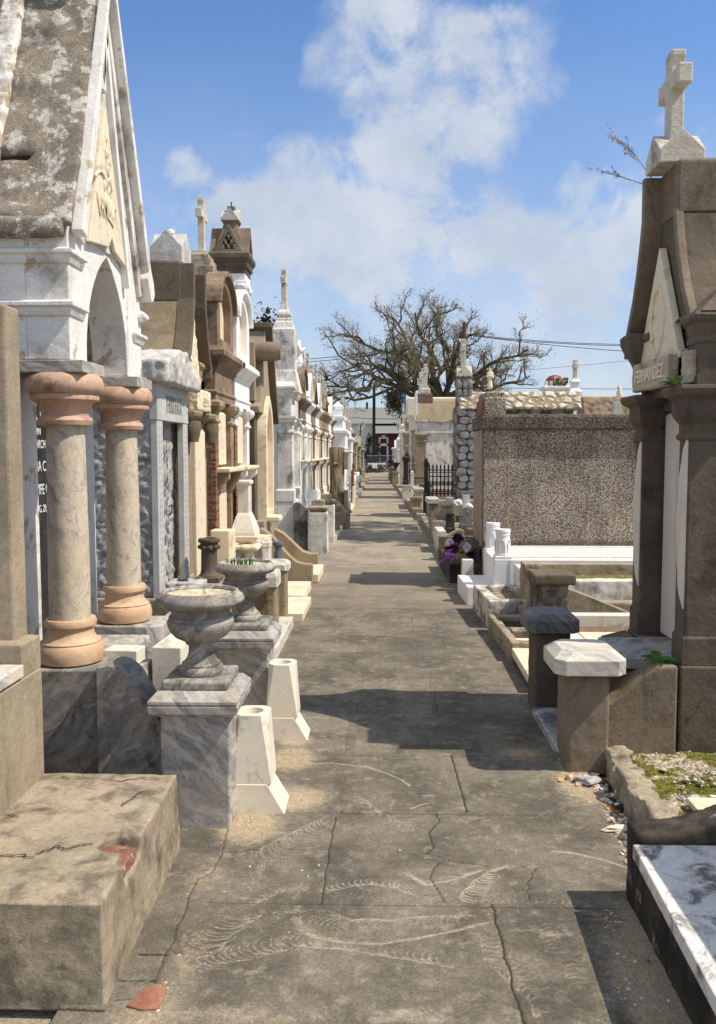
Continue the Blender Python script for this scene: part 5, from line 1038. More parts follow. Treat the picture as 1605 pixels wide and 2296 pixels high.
def pebbles(name, label, spots, n, s0, s1, mats, zf=0., cat='gravel', sub=1):
    for mi, mt in enumerate(mats):
        b = MB()
        for k in range(n//len(mats)):
            (x, y, rx, ry) = RND.choice(spots); a = RND.gauss(0, .55); c = RND.gauss(0, .55); s = s0+(s1-s0)*RND.random()**3
            st = len(b.v); b.blob((0, 0, 0), (s*RND.uniform(.7, 1.4), s*RND.uniform(.6, 1), s*RND.uniform(.3, .6)), sub, .8, 1.2, RND.randint(0, 999))
            b.xf(Matrix.Translation((x+a*rx, y+c*ry, zf+s*.25)) @ Matrix.Rotation(RND.uniform(0, 6), 4, 'Z') @ Matrix.Rotation(RND.uniform(-.4, .4), 4, 'X'), st)
        meta(b.build(name, M[mt], None, smooth=.4), label[mi] if isinstance(label, list) else label, cat, kind='stuff')
M['chip_white'] = stone('chip_white', (.6, .56, .5), (.74, .7, .64), sc=30, dk=.7, streak=1); M['chip_grey'] = stone('chip_grey', (.3, .3, .3), (.45, .45, .44), sc=30, dk=.7, streak=1); M['chip_grey2'] = stone('chip_pale_grey', (.42, .4, .37), (.55, .52, .48), sc=30, dk=.7, streak=1); M['chip_tan'] = stone('chip_tan', (.42, .27, .12), (.55, .42, .27), sc=30, dk=.75, streak=1); M['chip_red'] = stone('chip_red', (.3, .1, .05), (.36, .16, .09), sc=30, dk=.75, streak=1)
rs = [(1.12, 4.1, .06, .2), (1.1, 3.75, .05, .18), (1.08, 3.45, .05, .15), (1.07, 4.25, .1, .08)]
pebbles('rubble_chips', ['white marble chips heaped along the broken kerb', 'grey slate chips heaped along the broken kerb', 'tan pebbles heaped along the broken kerb', 'red brick crumbs among the chips by the broken kerb'], rs, 420, .005, .022, ['chip_white', 'chip_grey2', 'chip_tan', 'chip_red'])
pebbles('plot_chips', ['pale chips scattered on the mossy plot', 'slate chips scattered on the mossy plot'], [(1.9, 4.45, .4, .16), (1.6, 4.0, .3, .3), (1.7, 3.6, .3, .2)], 200, .005, .02, ['chip_white', 'chip_grey2'], .095)
pebbles('path_pebbles', ['tan pebbles gathered along the stained coping', 'pale pebbles scattered on the path', 'red crumbs scattered on the path'], [(.83, 2.75, .05, .25), (.8, 2.5, .06, .2), (.85, 2.95, .04, .1)], 90, .003, .009, ['chip_tan', 'chip_white', 'chip_red'])
pebbles('path_chips', ['small pale stones strewn over the path', 'small brick crumbs along the left crack'], [(0, 3.2, .5, .6), (-.5, 3, .2, .4), (-.68, 2.55, .08, .2), (0, 4.5, .5, .9), (-.62, 3.7, .06, .06)], 130, .002, .007, ['chip_white', 'chip_red'])
def frag(name, label, x, y, z, r, mat, seed, rz=0): return meta(MB().blob((x, y, z), r, 2, .7, 1.3, seed).build(name, M[mat], None, smooth=.35), label, 'stone')
frag('slate_fragment', 'triangular grey slate fragment at the foot of the front capped post', 1.07, 4.2, .02, (.06, .05, .022), 'chip_grey', 3); frag('marble_fragment', 'long cream marble fragment lying beside the broken kerb', 1.06, 3.66, .015, (.055, .018, .014), 'marble_cream', 8)
q = [G((x*.62305)/1.49533, (2200+y*.62305)/1.49533) for x, y in ((680, 1890), (720, 1850), (765, 1800), (830, 1778), (897, 1768), (885, 1830), (852, 1908), (760, 1912))]; meta(MB().prism([(p.x, p.y) for p in q], 'z', -.03, .008).build('brick_fragment', M['brick_dark2'], None, bevel=.003), 'flat red brick piece set in the path edge at the bottom left', 'stone')
meta(MB().prism([(1.40, 3.62), (1.70, 3.60), (1.76, 3.66), (1.66, 3.74), (1.40, 3.75)], 'z', .095, .125).build('marble_slab', M['marble_cream'], None, bevel=.004), 'cream marble piece lying on the moss behind the broken kerb', 'slab')
grass('weed_patch', 'small green weeds sprouting on the mossy plot', [(1.45, 3.55, .08), (1.55, 3.95, .08), (1.42, 3.85, .08), (1.8, 3.95, .08)], .05, 9, M['leaf_fern'], r=.03)
# --- great brown tomb on the right
t, X, bx = steep_tomb('brown_steep_tomb', 'great dark brown tomb with flared steep gable and stone cross, nearest on the right', 1.68, -1, 4.64, 5.66, 5.30, .165, (.5, 1.76, 2.06, 2.46, 3.12, 3.44), (M['cement_dkbrown'], M['cement_brown'], M['marble_cream']), 1.5, near=.07)
BT = [t]
capstone(MB(), 1.66, 1.93, 5.165, 5.435, 3.42, 3.50, 3.62).build('capstone', M['stone_cross'], t, bevel=.008)
cross(MB(), 1.785, 5.30, 3.55, .56, .36, .10, bar=.66).build('cross', M['stone_cross'], t, bevel=.012)
tp = MB().prism([(4.88, 2.29), (4.92, 2.27), (5.30, 2.95), (5.66, 2.27), (5.70, 2.29), (5.68, 2.24), (4.9, 2.24)], 'x', 1.715, 1.76).build('gable_tablet', M['marble_cream'], t, bevel=.004)
b = MB(); b.tube([(1.712, 5.29+.11*math.cos(a*PI/12), 2.5+.2*math.sin(a*PI/12)) for a in range(25)], .012); b.build('oval_wreath', M['marble_cream'], tp, smooth=1)
b = MB(); [b.blob((1.708, 5.29+dx, 2.5+dz), (.012, .02, .026), 1, .3, 2, i) for i, (dx, dz) in enumerate(((.1, .05), (-.1, .05), (.08, -.1), (-.08, -.1), (0, .2)))]; b.build('carved_flower', M['marble_cream'], tp, smooth=1)
sg = MB().box(1.655, 1.72, 4.92, 5.60, 2.085, 2.26).build('name_panel', M['marble_tan'] if 'marble_tan' in M else M['marble_cream'], t, vox=.01, disp=.012, ds=.04)
textmesh('FERNANDEZ', 'lettering', M['marble_cream'], sg, (1.652, 5.24, 2.17), .115, 'x-', .006, 'CENTER', .82, .002)
MB().mould(1.83, 1.90, 4.84, 5.45, [(0, .515), (0, 1.93), (-.015, 1.95)]).build('closure_tablet', M['marble_stain'] if 'marble_stain' in M else M['marble_vein'], t, bevel=.02)
for y in (4.655, 5.475): MB().prism([(y+.02+.125*math.sin(k/14*PI)**.5+(.005*(k % 3)), .82+.95*k/14) for k in range(15)]+[(y+.015, 1.77), (y+.012, .82)], 'x', 1.692, 1.6985).build('plaster_patch', M['marble_stain'], t)
bx(MB(), -.02, .2, 5.60, 5.70, 0, 0, [(-.05, 2.12), (-.03, 2.16), (-.035, 2.2), (-.01, 2.28), (.03, 2.36), (.045, 2.40), (.05, 2.45), (.03, 2.47)]).build('eave_bracket', M['cement_dkbrown'], t, bevel=.006)
MB().box(1.81, 1.93, 4.83, 5.47, 1.95, 2.02).build('tablet_head', M['cement_dkbrown'], t)
bxs = MB().box(1.70, 1.745, 4.70, 4.82, 2.08, 2.26); bxs.build('acanthus_block', M['marble_tan'], t, vox=.008, disp=.014, ds=.025)
# scalloped shelf in front of the tablet
sc = [(1.86, 4.78), (1.40, 4.76), (1.38, 4.82)]+[(1.30+.06*math.cos(a)-.02, 4.90+.1*math.sin(a)) for a in [-1.3, -2.0, -2.8, -3.6, -4.3]]+[(1.27+.06*math.cos(a), 5.08+.1*math.sin(a)) for a in [-1.6, -2.3, -3.1, -3.9, -4.6]]+[(1.36, 5.22), (1.40, 5.32), (1.86, 5.34)]
meta(MB().prism(sc, 'z', .455, .512).build('scalloped_shelf', M['marble_shelf'] if 'marble_shelf' in M else M['marble_grey'], None, bevel=.012), 'scallop-edged grey marble shelf before the closure tablet of the great brown tomb', 'shelf')
loose('shelf_support', 'dark cement block carrying the scalloped marble shelf', 'block', rectp(1.45, 1.84, 4.9, 5.25), -.02, .454, 'cement_dkbrown', .01)
wing('curved_wing', 'brown cement wing curving down from the great tomb to the front capped post', [(1.66, -.02), (1.66, .505), (1.60, .505), (1.55, .497), (1.49, .462), (1.43, .415), (1.36, .345), (1.30, .30), (1.24, .27), (1.18, .26), (1.18, -.02)], 4.62, 4.84, 'cement_brown', .012)
wing('curved_wing', 'brown cement wing on the far side of the scalloped shelf', [(1.66, -.02), (1.66, .5), (1.50, .46), (1.36, .34), (1.24, .26), (1.24, -.02)], 5.44, 5.62, 'cement_dkbrown', .012)
cappost(.992, 1.21, 4.35, 4.62, .535, .12, .078, 'cement_brown', 'marble_vein', 'front brown post with broad white-veined marble cap, before the great tomb', cz=.05, group='brown capped posts')
cappost(1.005, 1.23, 5.35, 5.62, .535, .12, .055, 'cement_dkbrown', 'marble_slate', 'rear brown post with dark slate-grey marble cap', cz=.045, group='brown capped posts')
loose('marble_step', 'blue-veined marble step between the two brown capped posts', 'step', rectp(.985, 1.3, 4.50, 5.33), -.02, .05, 'marble_slate2', .012)
def fern(name, label, x, y, z, l, n):
    b = MB()
    for k in range(n):
        a = RND.uniform(0, 2*PI); e = RND.uniform(.4, 1.1); L_ = l*RND.uniform(.6, 1); d = Vector((math.cos(a)*math.cos(e), math.sin(a)*math.cos(e), math.sin(e))); sd = Vector((-math.sin(a), math.cos(a), 0))
        for i in range(1, 11):
            f = i/10; p = Vector((x, y, z))+d*L_*f+Vector((0, 0, -.5*L_*f*f)); w = L_*.2*math.sin(PI*min(f*.9+.1, 1))+.003
            for s in (-1, 1): b.add([p, p+d*L_*.05+sd*s*w*.5+Vector((0, 0, .004)), p+d*L_*.03+sd*s*w, p-d*L_*.02+sd*s*w*.5], [(0, 1, 2, 3)])
    return meta(b.build(name, M['leaf_fern'], None, recalc=False), label, 'plant')
fern('fern', 'green fern growing at the foot of the near pilaster of the great brown tomb', 1.58, 4.70, .5, .17, 16)
fern('fern', 'green fern growing from the cornice under the name panel', 1.62, 4.68, 2.06, .14, 12)
b = MB()
for (p0, d, n_) in (((1.70, 5.42, 3.40), (-.5, .25, .75), 5), ((1.70, 5.44, 3.36), (-.7, .2, .3), 3)):
    p0 = Vector(p0); d = Vector(d).normalized(); e = p0+d*.36; b.tube([p0, p0+d*.2+Vector((.02, 0, 0)), e], [.004, .003, .002], 4)
    for k in range(n_*3):
        f = RND.uniform(.35, 1); s = p0+d*.36*f; u_ = (d+Vector((RND.uniform(-.6, .4), RND.uniform(-.4, .4), RND.uniform(-.2, .6)))).normalized(); L_ = RND.uniform(.06, .13); b.tube([s, s+u_*L_], [.002, .0014], 3)
        for j in range(3): b.blob(s+u_*L_*RND.uniform(.5, 1.05)+Vector((RND.uniform(-.01, .01), 0, RND.uniform(-.01, .01))), .005, 1)
meta(b.build('dry_weed', M['twig'], None), 'dry weed growing from the ridge of the great brown tomb', 'plant')
_c = Vector((0, 0, EYE)); BT += [o for o in bpy.data.objects if not o.parent and (o.name.startswith(('scalloped', 'shelf_support', 'fern', 'dry_weed')) or (o.name.startswith('curved_wing') and 'brown cement wing' in o.get('label', '') and o.get('label', '') != 'brown cement wing curving behind the flowers'))]
for o in BT: o.location = _c+(Vector(o.location)-_c)*.953; o.scale = (.953,)*3
# --- plots between the great tomb and the aggregate tomb
t = thing('marble_plot', 'plot edged with white marble rails round dark gravel beyond the rear capped post', 'plot', (1.7, 6.5, 0))
MB().box(1.42, 3.2, 7.12, 7.25, -.02, .30).build('rear_rail', M['marble_white'], t, bevel=.008)
MB().box(1.40, 1.53, 6.1, 7.11, -.02, .298).build('side_rail', M['marble_white'], t, bevel=.008)
MB().prism([(1.55, 6.05), (2.02, 6.05), (2.02, 6.5), (1.55, 6.5)], 'z', .22, .29).build('marble_slab', M['marble_cream'], t, bevel=.006)
MB().box(1.54, 3.2, 5.8, 7.11, -.02, .2).build('gravel', M['gravel_brown'], t)
MB().box(1.40, 2.1, 5.72, 6.04, -.02, .2).build('front_rail', M['cement'], t, bevel=.01)
loose('cream_step', 'long cream marble step slab beside the path before the marble-railed plot', 'step', [(1.05, 5.80), (1.38, 5.80), (1.38, 7.05), (1.07, 7.05)], .05, .115, 'marble_cream', .006)
loose('step_base', 'dark cement base under the cream marble step', 'block', [(1.09, 5.83), (1.36, 5.83), (1.36, 7.0), (1.10, 7.0)], -.02, .049, 'cement_dark', .006)
t = thing('vase_coping', 'blackened cement coping with sunken square vase holes beside the path', 'coping', (1.2, 7.2, 0))
b = MB(); b.ring([(1.06, 6.68), (1.44, 6.68), (1.44, 7.88), (1.02, 7.88)], [(1.13, 6.78), (1.38, 6.78), (1.38, 7.75), (1.1, 7.75)], 'z', -.02, .16); b.build('rim', M['cement_mold'], t, vox=.014, disp=.012, ds=.08)
MB().box(1.1, 1.4, 6.75, 7.8, -.02, .11).build('bed', M['cement_dark'], t); MB().box(1.14, 1.37, 7.15, 7.3, .1, .155).build('bar', M['cement_mold'], t, bevel=.008); 
t = thing('peeling_coping', 'low white coping with peeling rusty top beside the path', 'coping', (1.2, 8.4, 0))
b = MB(); b.ring([(1.04, 7.96), (1.56, 7.96), (1.5, 8.95), (1.0, 8.95)], [(1.16, 8.08), (1.46, 8.08), (1.4, 8.85), (1.1, 8.85)], 'z', -.02, .27); b.build('rim', M['white_rust'] if 'white_rust' in M else M['white_dirty'], t, vox=.014, disp=.014, ds=.08)
MB().box(1.12, 1.48, 8.02, 8.9, -.02, .2).build('bed', M['cement_mold'], t)
loose('plaster_wall', 'flaking white plaster wall above the peeling coping', 'wall', rectp(1.46, 1.62, 8.3, 9.15), .0, .47, 'white_dirty', vox=.016, disp=.02, ds=.1)
t = thing('crumbling_post', 'crumbling cement post with a thick slab cap and curved side wings', 'post', (1.55, 7.6, 0))
MB().box(1.42, 1.70, 7.5, 7.78, -.02, .50).build('shaft', M['cement_dark2'] if 'cement_dark2' in M else M['cement_mold'], t, vox=.013, disp=.03, ds=.05)
MB().mould(1.375, 1.755, 7.46, 7.82, [(-.01, .50), (0, .51), (0, .59), (-.015, .6)]).build('cap', M['cement_umber'], t, vox=.012, disp=.012, ds=.05)
MB().prism([(7.80, .54), (8.0, .5), (8.2, .42), (8.3, .3), (8.3, -.02), (7.80, -.02)], 'x', 1.40, 1.52).build('side_wing', M['cement_mold'], t, bevel=.008)
MB().prism([(1.70, .45), (1.8, .42), (2.05, .32), (2.3, .22), (2.3, -.02), (1.70, -.02)], 'y', 7.6, 7.74).build('side_wing', M['cement_mold'], t, bevel=.008)
MB().box(1.40, 1.58, 8.1, 8.35, -.02, .60).build('rear_shaft', M['cement_mold'], t, vox=.013, disp=.02, ds=.05)
t = thing('mossy_plot', 'stepped mossy grave plots with peeling cement walls behind the crumbling post', 'plot', (2.3, 8.3, 0))
MB().box(1.62, 3.6, 8.28, 8.42, -.02, .42).build('wall', M['white_dirty'], t, vox=.018, disp=.02, ds=.09); MB().box(1.64, 3.6, 9.0, 9.14, -.02, .49).build('wall', M['cement'], t, vox=.018, disp=.016, ds=.09)
MB().box(2.0, 3.6, 7.86, 8.0, -.02, .28).build('wall', M['cement_mold'], t, vox=.018, disp=.016, ds=.09)
MB().box(1.7, 3.6, 8.4, 9.02, -.02, .37).build('moss_bed', M['mossbed'], t); MB().box(1.75, 3.6, 7.3, 7.9, -.02, .16).build('moss_bed', M['mossbed'], t); MB().box(1.75, 3.6, 7.98, 8.3, -.02, .21).build('cement_bed', M['cement'], t)
# --- white painted coping with gravel and vases
t = thing('white_coping', 'freshly white-painted coping with a gravel bed, step and border', 'coping', (1.9, 9.7, 0))
MB().prism([(.965, 9.22), (1.32, 9.22), (1.30, 10.12), (.94, 10.12)], 'z', -.02, .20).build('step', M['white_clean'], t, bevel=.012)
MB().box(1.27, 1.45, 9.28, 10.3, -.02, .50).build('front_wall', M['white_clean'], t, bevel=.01); MB().box(1.44, 3.8, 9.27, 9.42, -.02, .498).build('near_wall', M['white_clean'], t, bevel=.01)
MB().box(1.44, 3.8, 9.4, 10.31, -.02, .515).build('gravel', M['gravel_white'], t); MB().box(1.44, 3.8, 10.285, 10.33, .4, .535).build('rear_border', M['white_clean'], t)
def whitevase(x, y, z, label, h=.33):
    q = thing('white_vase', label, 'vase', (x, y, z), 'white column vases'); s = h/.33
    MB().mould(x-.095, x+.095, y-.095, y+.095, [(0, z), (0, z+.03*s), (-.01, z+.035*s)]).build('foot', M['white_clean'], q, bevel=.005)
    MB().lathe(x, y, [(.088, z+.034*s), (.092, z+.045*s), (.088, z+.056*s), (.082, z+.07*s), (.078, z+.26*s), (.084, z+.265*s), (.08, z+.28*s), (.084, z+.29*s), (.088, z+.31*s), (.08, z+.33*s), (.06, z+.328*s), (.055, z+.29*s)], 32).build('shaft', M['white_clean'], q, smooth=.6)
    b = MB()
    for k in range(6):
        a = k*PI/3+.4; c = Vector((math.cos(a), math.sin(a), 0)); sd = Vector((-c.y, c.x, 0)); o = Vector((x, y, 0))
        b.tube([o+c*.082+sd*.026+Vector((0, 0, z+.07*s)), o+c*.083+sd*.026+Vector((0, 0, z+.17*s)), o+c*.084+sd*.014+Vector((0, 0, z+.205*s)), o+c*.085+Vector((0, 0, z+.215*s)), o+c*.084-sd*.014+Vector((0, 0, z+.205*s)), o+c*.083-sd*.026+Vector((0, 0, z+.17*s)), o+c*.082-sd*.026+Vector((0, 0, z+.07*s))], .006, 5)
    b.build('arch_relief', M['white_clean'], q, smooth=1)
whitevase(1.375, 9.38, .50, 'white painted vase on the near corner of the white coping'); whitevase(1.36, 10.1, .50, 'white painted vase farther back, beside the aggregate tomb', .34)
# --- exposed aggregate tomb
t = thing('aggregate_tomb', 'large box tomb faced with brown exposed pebble aggregate and a heavy cap', 'tomb', (2.4, 11.1, 0))
yf, yr, xl = 10.36, 11.32, 1.275
MB().box(xl, 3.9, yf, yr, -.02, 1.975).build('body_wall', M['pebble'], t, bevel=.006)
MB().mould(xl+.02, 3.9, yf-.03, yr, [(0, .5), (0, .58), (-.02, .6)]).build('base_course', M['pebble_dk'], t, bevel=.006)
MB().mould(xl-.04, 3.95, yf-.06, yr+.06, [(-.03, 1.96), (0, 1.98), (0, 2.115), (-.015, 2.145), (-.08, 2.155)]).build('cap', M['pebble_dk'], t, bevel=.008, seg=3)
nb = MB().mould(xl+.0, xl+.26, yf+.0, yf+.8, [(0, 2.15), (0, 2.35), (-.015, 2.36), (-.015, 2.42), (-.03, 2.43)]).build('name_block', M['pebble'], t, bevel=.006)
MB().box(xl-.012, xl-.001, yf+.06, yf+.74, 2.17, 2.34).build('bronze_plaque', M['rust_marble'] if 'rust_marble' in M else M['rust'], nb)
MB().box(xl-.035, xl-.002, yf+.03, yf+.16, .52, 1.96).build('corner_strip', M['pink_cement'], t, bevel=.004); MB().box(xl-.03, xl-.002, yf+.22, yr-.1, .52, 1.96).build('front_slab', M['pink_cement'], t, bevel=.004)
MB().box(1.575, 1.581, yf-.003, yf+.05, .6, 1.96).build('joint_line', M['chip_tan'], t)
MB().mould(1.05, 1.34, 10.42, 11.25, [(0, -.02), (0, .28), (-.02, .3), (-.08, .302), (-.08, .46), (-.06, .48), (-.06, .54), (-.08, .56)]).build('front_ledge', M['pebble_dk'], t, bevel=.008)
# flower pot, block and flowers
loose('dark_kerb', 'dark mossy kerb with a pale top beside the flowers', 'kerb', [(.90, 10.78), (1.05, 10.78), (1.02, 12.3), (.88, 12.3)], -.02, .25, 'cement_dark', .008)
loose('kerb_floor', 'dark cement floor in front of the aggregate tomb', 'slab', rectp(1.04, 1.3, 10.15, 10.6), -.02, .08, 'cement_dark', .006)
meta(MB().mould(1.03, 1.13, 10.50, 10.62, [(-.01, .08), (0, .09), (.004, .36), (.004, .38)]).build('flower_pot', M['cement_tan2'] if 'cement_tan2' in M else M['cement_tan'], None, bevel=.004), 'brown square flower pot holding purple and white flowers', 'pot')
meta(MB().mould(1.01, 1.16, 10.30, 10.42, [(0, .08), (-.008, .355), (-.012, .36)]).build('white_block', M['white_peel'], None, bevel=.004), 'streaked white marble block standing before the flower pot', 'block')
t = thing('flower_bouquet', 'bouquet of purple and white chrysanthemums with a purple ribbon in the brown pot', 'flowers', (1.06, 10.56, .4))
M['petal_purple'] = plain('purple_petal', (.085, .008, .06), .6, sc=90, gr=.4); M['petal_white'] = plain('white_petal', (.82, .79, .84), .6, sc=90); M['ribbon'] = plain('purple_ribbon', (.13, .02, .32), .3)
def mum(x, y, z, r, mat):
    b = MB()
    for k in range(260):
        d = Vector((RND.gauss(0, 1), RND.gauss(0, 1), RND.gauss(0, 1)+.35)).normalized(); s = d.cross(Vector((.2, .5, .8))).normalized(); L_ = r*RND.uniform(.75, 1.1); c = Vector((x, y, z)); w = r*.09
        b.add([c+d*L_*.25-s*w*.5, c+d*L_*.25+s*w*.5, c+d*L_*.8+s*w+Vector((0, 0, -.1*r)), c+d*L_+Vector((0, 0, -.25*r)), c+d*L_*.8-s*w+Vector((0, 0, -.1*r))], [(0, 1, 2, 3, 4)])
    b.build('blossom', M[mat], t, recalc=False)
at = lambda u, v, y: tuple(P(u, v, y))
for (u, v, y, r, m) in ((1026, 1205, 10.5, .062, 'petal_purple'), (1008, 1217, 10.5, .06, 'petal_white'), (1045, 1214, 10.55, .045, 'petal_white'), (1047, 1226, 10.48, .052, 'petal_white'), (1018, 1229, 10.42, .062, 'petal_purple'), (1054, 1240, 10.5, .05, 'petal_purple'), (1004, 1230, 10.45, .04, 'petal_purple')): mum(*at(u, v, y), r*1.2, m)
b = MB()
for k in range(60):
    p = P(RND.uniform(990, 1056), RND.uniform(1212, 1245), RND.uniform(10.5, 10.62)); s = RND.uniform(.02, .04); a = Vector((RND.uniform(-1, 1), RND.uniform(-1, 1), RND.uniform(-.5, 1))).normalized(); c = a.cross(Vector((.3, .8, .2))).normalized(); b.add([p, p+a*s+c*s*.4, p+a*s*2, p+a*s-c*s*.4], [(0, 1, 2, 3)])
b.build('leaves', M['leaf_dark'], t, recalc=False)
b = MB()
for pts in (((1012, 1232), (1000, 1236), (1002, 1252), (1012, 1246)), ((1012, 1236), (1004, 1250), (985, 1259)), ((1012, 1236), (1016, 1250), (1010, 1258))):
    pp = [P(u, v, 10.36) for u, v in pts]
    for p0, p1 in zip(pp, pp[1:]): b.add([p0+Vector((0, 0, .012)), p0-Vector((0, 0, .012)), p1-Vector((0, .03, .012)), p1+Vector((0, -.03, .012))], [(0, 1, 2, 3)])
b.build('ribbon', M['ribbon'], t, recalc=False)
# --- small monuments between the aggregate tomb and the iron fence
def pxbox(name, label, cat, u0, u1, v0, v1, y, d, mat, prof=None, z0=0, bev=.008, group=None):
    a, c = P(u0, v1, y), P(u1, v0, y); zt = c.z; zb = z0 if z0 is not None else a.z
    pr = prof(zb, zt) if prof else [(0, zb), (0, zt-.01), (-.01, zt)]
    return meta(MB().mould(a.x, c.x, y, y+d, pr).build(name, M[mat], None, bevel=bev), label, cat, group)
pxbox('stone_stump', 'dark rough stone stump among the small monuments beyond the flowers', 'stump', 1000, 1020, 1153, 1198, 15.6, .2, 'cement_dark', lambda a, c: [(0, a), (.01, (a+c)/2), (-.005, (a+c)/2+.01), (-.01, c)])
q = thing('cream_urn', 'cream stone urn without handles among the small monuments', 'urn', (1.33, 17, .15)); c = P(1000, 1180, 16.6)
MB().lathe(c.x, 16.6, [(.09, .1), (.1, .16), (.06, .2), (.055, .26), (.09, .36), (.135, .5), (.13, .55), (.095, .57), (.1, .6), (.13, .62), (.125, .65), (.08, .64)], 24).build('body', M['marble_vein2'] if 'marble_vein2' in M else M['cement'], q, smooth=.8)
q = thing('grey_headstone', 'grey marble headstone with scalloped top before the aggregate tomb', 'headstone', (1.75, 17.5, 0)); c0, c1 = PX(1032, 1150, 17.4), PX(1058, 1150, 17.4); zt = PZ(1045, 1137, 17.4)
pts = [(c0, 0), (c0, zt-.1), (c0+.03, zt-.06)]+[((c0+c1)/2-.09*math.cos(a), zt-.07+.07*math.sin(a)) for a in (0, .6, 1.2, 1.9, 2.5, PI)]+[(c1-.03, zt-.06), (c1, zt-.1), (c1, 0)]
MB().prism(pts, 'y', 17.4, 17.6).build('stone', M['marble_grey'], q, bevel=.008)
pxbox('white_post', 'square white stone post rising behind the grey headstone', 'post', 1038, 1053, 1110, 1150, 18.2, .16, 'white_peel')
pxbox('marble_vase', 'square grey marble vase behind the cream urn', 'vase', 1000, 1017, 1115, 1150, 18.6, .18, 'marble_grey')
pxbox('corner_post', 'dark corner post with white marble top at the path edge before the iron fence', 'post', 962, 984, 1130, 1160, 18.0, .25, 'cement_mold'); pxbox('marble_rail', 'white marble rail lying on the dark corner post', 'rail', 958, 985, 1118, 1129.5, 17.9, .9, 'marble_vein', z0=None)
for k, (a, y0, y1, l) in enumerate((([(966, 1185), (966, 1163), (986, 1148), (998, 1132), (1003, 1132), (1003, 1185)], 17.0, 17.12, 'thin cement wing sloping up past the cream urn'), ([(986, 1235), (986, 1222), (1003, 1200), (1030, 1186), (1040, 1190), (1040, 1235)], 13.2, 13.35, 'brown cement wing curving behind the flowers'))):
    pr = pw_(a, y0); pr[0] = (pr[0][0], -.02); pr[-1] = (pr[-1][0], -.02); wing('curved_wing', l, pr, y0, y1, 'cement_tan')
pxbox('kerb_block', 'tan kerb end block beside the path past the flowers', 'kerb', 968, 984, 1168, 1200, 15.4, .9, 'cement_tan'); pxbox('kerb_block', 'pale marble kerb block at the path edge behind the flowers', 'kerb', 980, 1000, 1190, 1215, 14.0, .8, 'marble_vein'); pxbox('kerb_wall', 'low cement kerb wall running to the aggregate tomb', 'kerb', 984, 1066, 1203, 1240, 13.0, .15, 'cement_umber')
loose('marble_shard', 'white marble slab slumped against the cream urn', 'slab', rectp(1.05, 1.25, 16.0, 16.3, .3), .0, .36, 'marble_white', .01); loose('marble_shard', 'grey-white marble slab lying beside the stone stump', 'slab', rectp(1.0, 1.22, 15.0, 15.5, .2), .0, .2, 'marble_vein', .01)
pxbox('tan_roll', 'rounded tan cement block before the grey headstone', 'block', 1032, 1066, 1178, 1195, 16.0, .35, 'cement_tan', bev=.05); pxbox('dark_block', 'dark cement block beside the aggregate tomb front', 'block', 1048, 1068, 1186, 1215, 14.4, .3, 'cement_dkbrown', bev=.03)
for u, v, l, m in ((1052, 1138, 'white marble scroll beside the headstone', 'marble_white'), (1026, 1128, 'carved white marble lamb behind the headstone', 'white_peel'), (1030, 1160, 'dark marble fragment behind the stone stump', 'marble_dark')):
    c = P(u, v, 18.0); meta(MB().blob(c, (.1, .1, .09), 2, .5, 1.5, u).build('marble_fragment', M[m], None, smooth=.6), l, 'stone')
loose('rear_kerb', 'long tan cement kerb in front of the iron fence', 'kerb', rectp(1.15, 2.4, 20.6, 20.9), -.02, .5, 'cement_tan', .03); loose('right_kerb', 'low broken kerb along the right path edge toward the flowers', 'kerb', [(.95, 12.2), (1.12, 12.2), (1.12, 20.5), (.98, 20.5)], -.02, .13, 'cement_mold', .01)
# --- iron fence
def ironfence(x0, x1, y, z0, h, label, sp=.098, post=True):
    q = thing('iron_fence', label, 'fence', (x0, y, z0), 'black iron fences'); n = int((x1-x0)/sp)
    if post:
        MB().mould(x0-.07, x0+.03, y-.05, y+.05, [(0, 0), (.02, .02), (.02, z0+.08), (0, z0+.1), (0, z0+h+.02), (.02, z0+h+.03), (.02, z0+h+.09), (-.02, z0+h+.14), (-.045, z0+h+.2)]).build('post', M['iron'], q, bevel=.004)
        for dx in (-.05, .01): MB().lathe(x0+dx, y, [(.012, z0+h+.1), (.02, z0+h+.15), (.004, z0+h+.24)], 8).build('post_finial', M['iron'], q)
    for z in (z0+.08, z0+.38*h, z0+.86*h): MB().box(x0, x1, y-.012, y+.012, z, z+.028).build('rail', M['iron'], q)
    for k in range(n):
        x = x0+sp*(k+.6); b = MB(); b.tube([(x, y, z0+.02), (x, y, z0+h*.97)], .017, 6); b.lathe(x, y, [(.01, z0+h*.9), (.03, z0+h*.92), (.012, z0+h*.94), (.03, z0+h*.97), (.018, z0+h*1.02), (.002, z0+h*1.09)], 8)
        b.lathe(x, y, [(.012, z0+h*.2), (.03, z0+h*.25), (.012, z0+h*.3)], 8); b.lathe(x, y, [(.012, z0+h*.4), (.036, z0+h*.48), (.012, z0+h*.53)], 8); b.build('picket', M['iron'], q)
        if k < n-1:
            xm = x+sp/2; b = MB(); b.tube([(xm+sp*.5*math.cos(a), y, z0+h*.62+sp*.5*math.sin(a)) for a in [PI*i/8 for i in range(9)]], .013, 5)
            b.tube([(xm+sp*.3*math.cos(a), y, z0+h*.47+sp*.3*math.sin(a)) for a in [2*PI*i/10 for i in range(11)]], .012, 5); b.tube([(xm+sp*.42*math.cos(a), y, z0+h*.15+sp*.42*math.sin(a)) for a in [PI*i/8 for i in range(9)]], .013, 5); b.tube([(xm+sp*.5*math.cos(a), y, z0+h*.86-sp*.5*math.sin(a)) for a in [PI*i/8 for i in range(9)]], .012, 5); b.build('scrollwork', M['iron'], q)
    return q
ironfence(1.19, 1.95, 21.5, .52, .80, 'ornate black iron fence before the rubble-stone tomb')
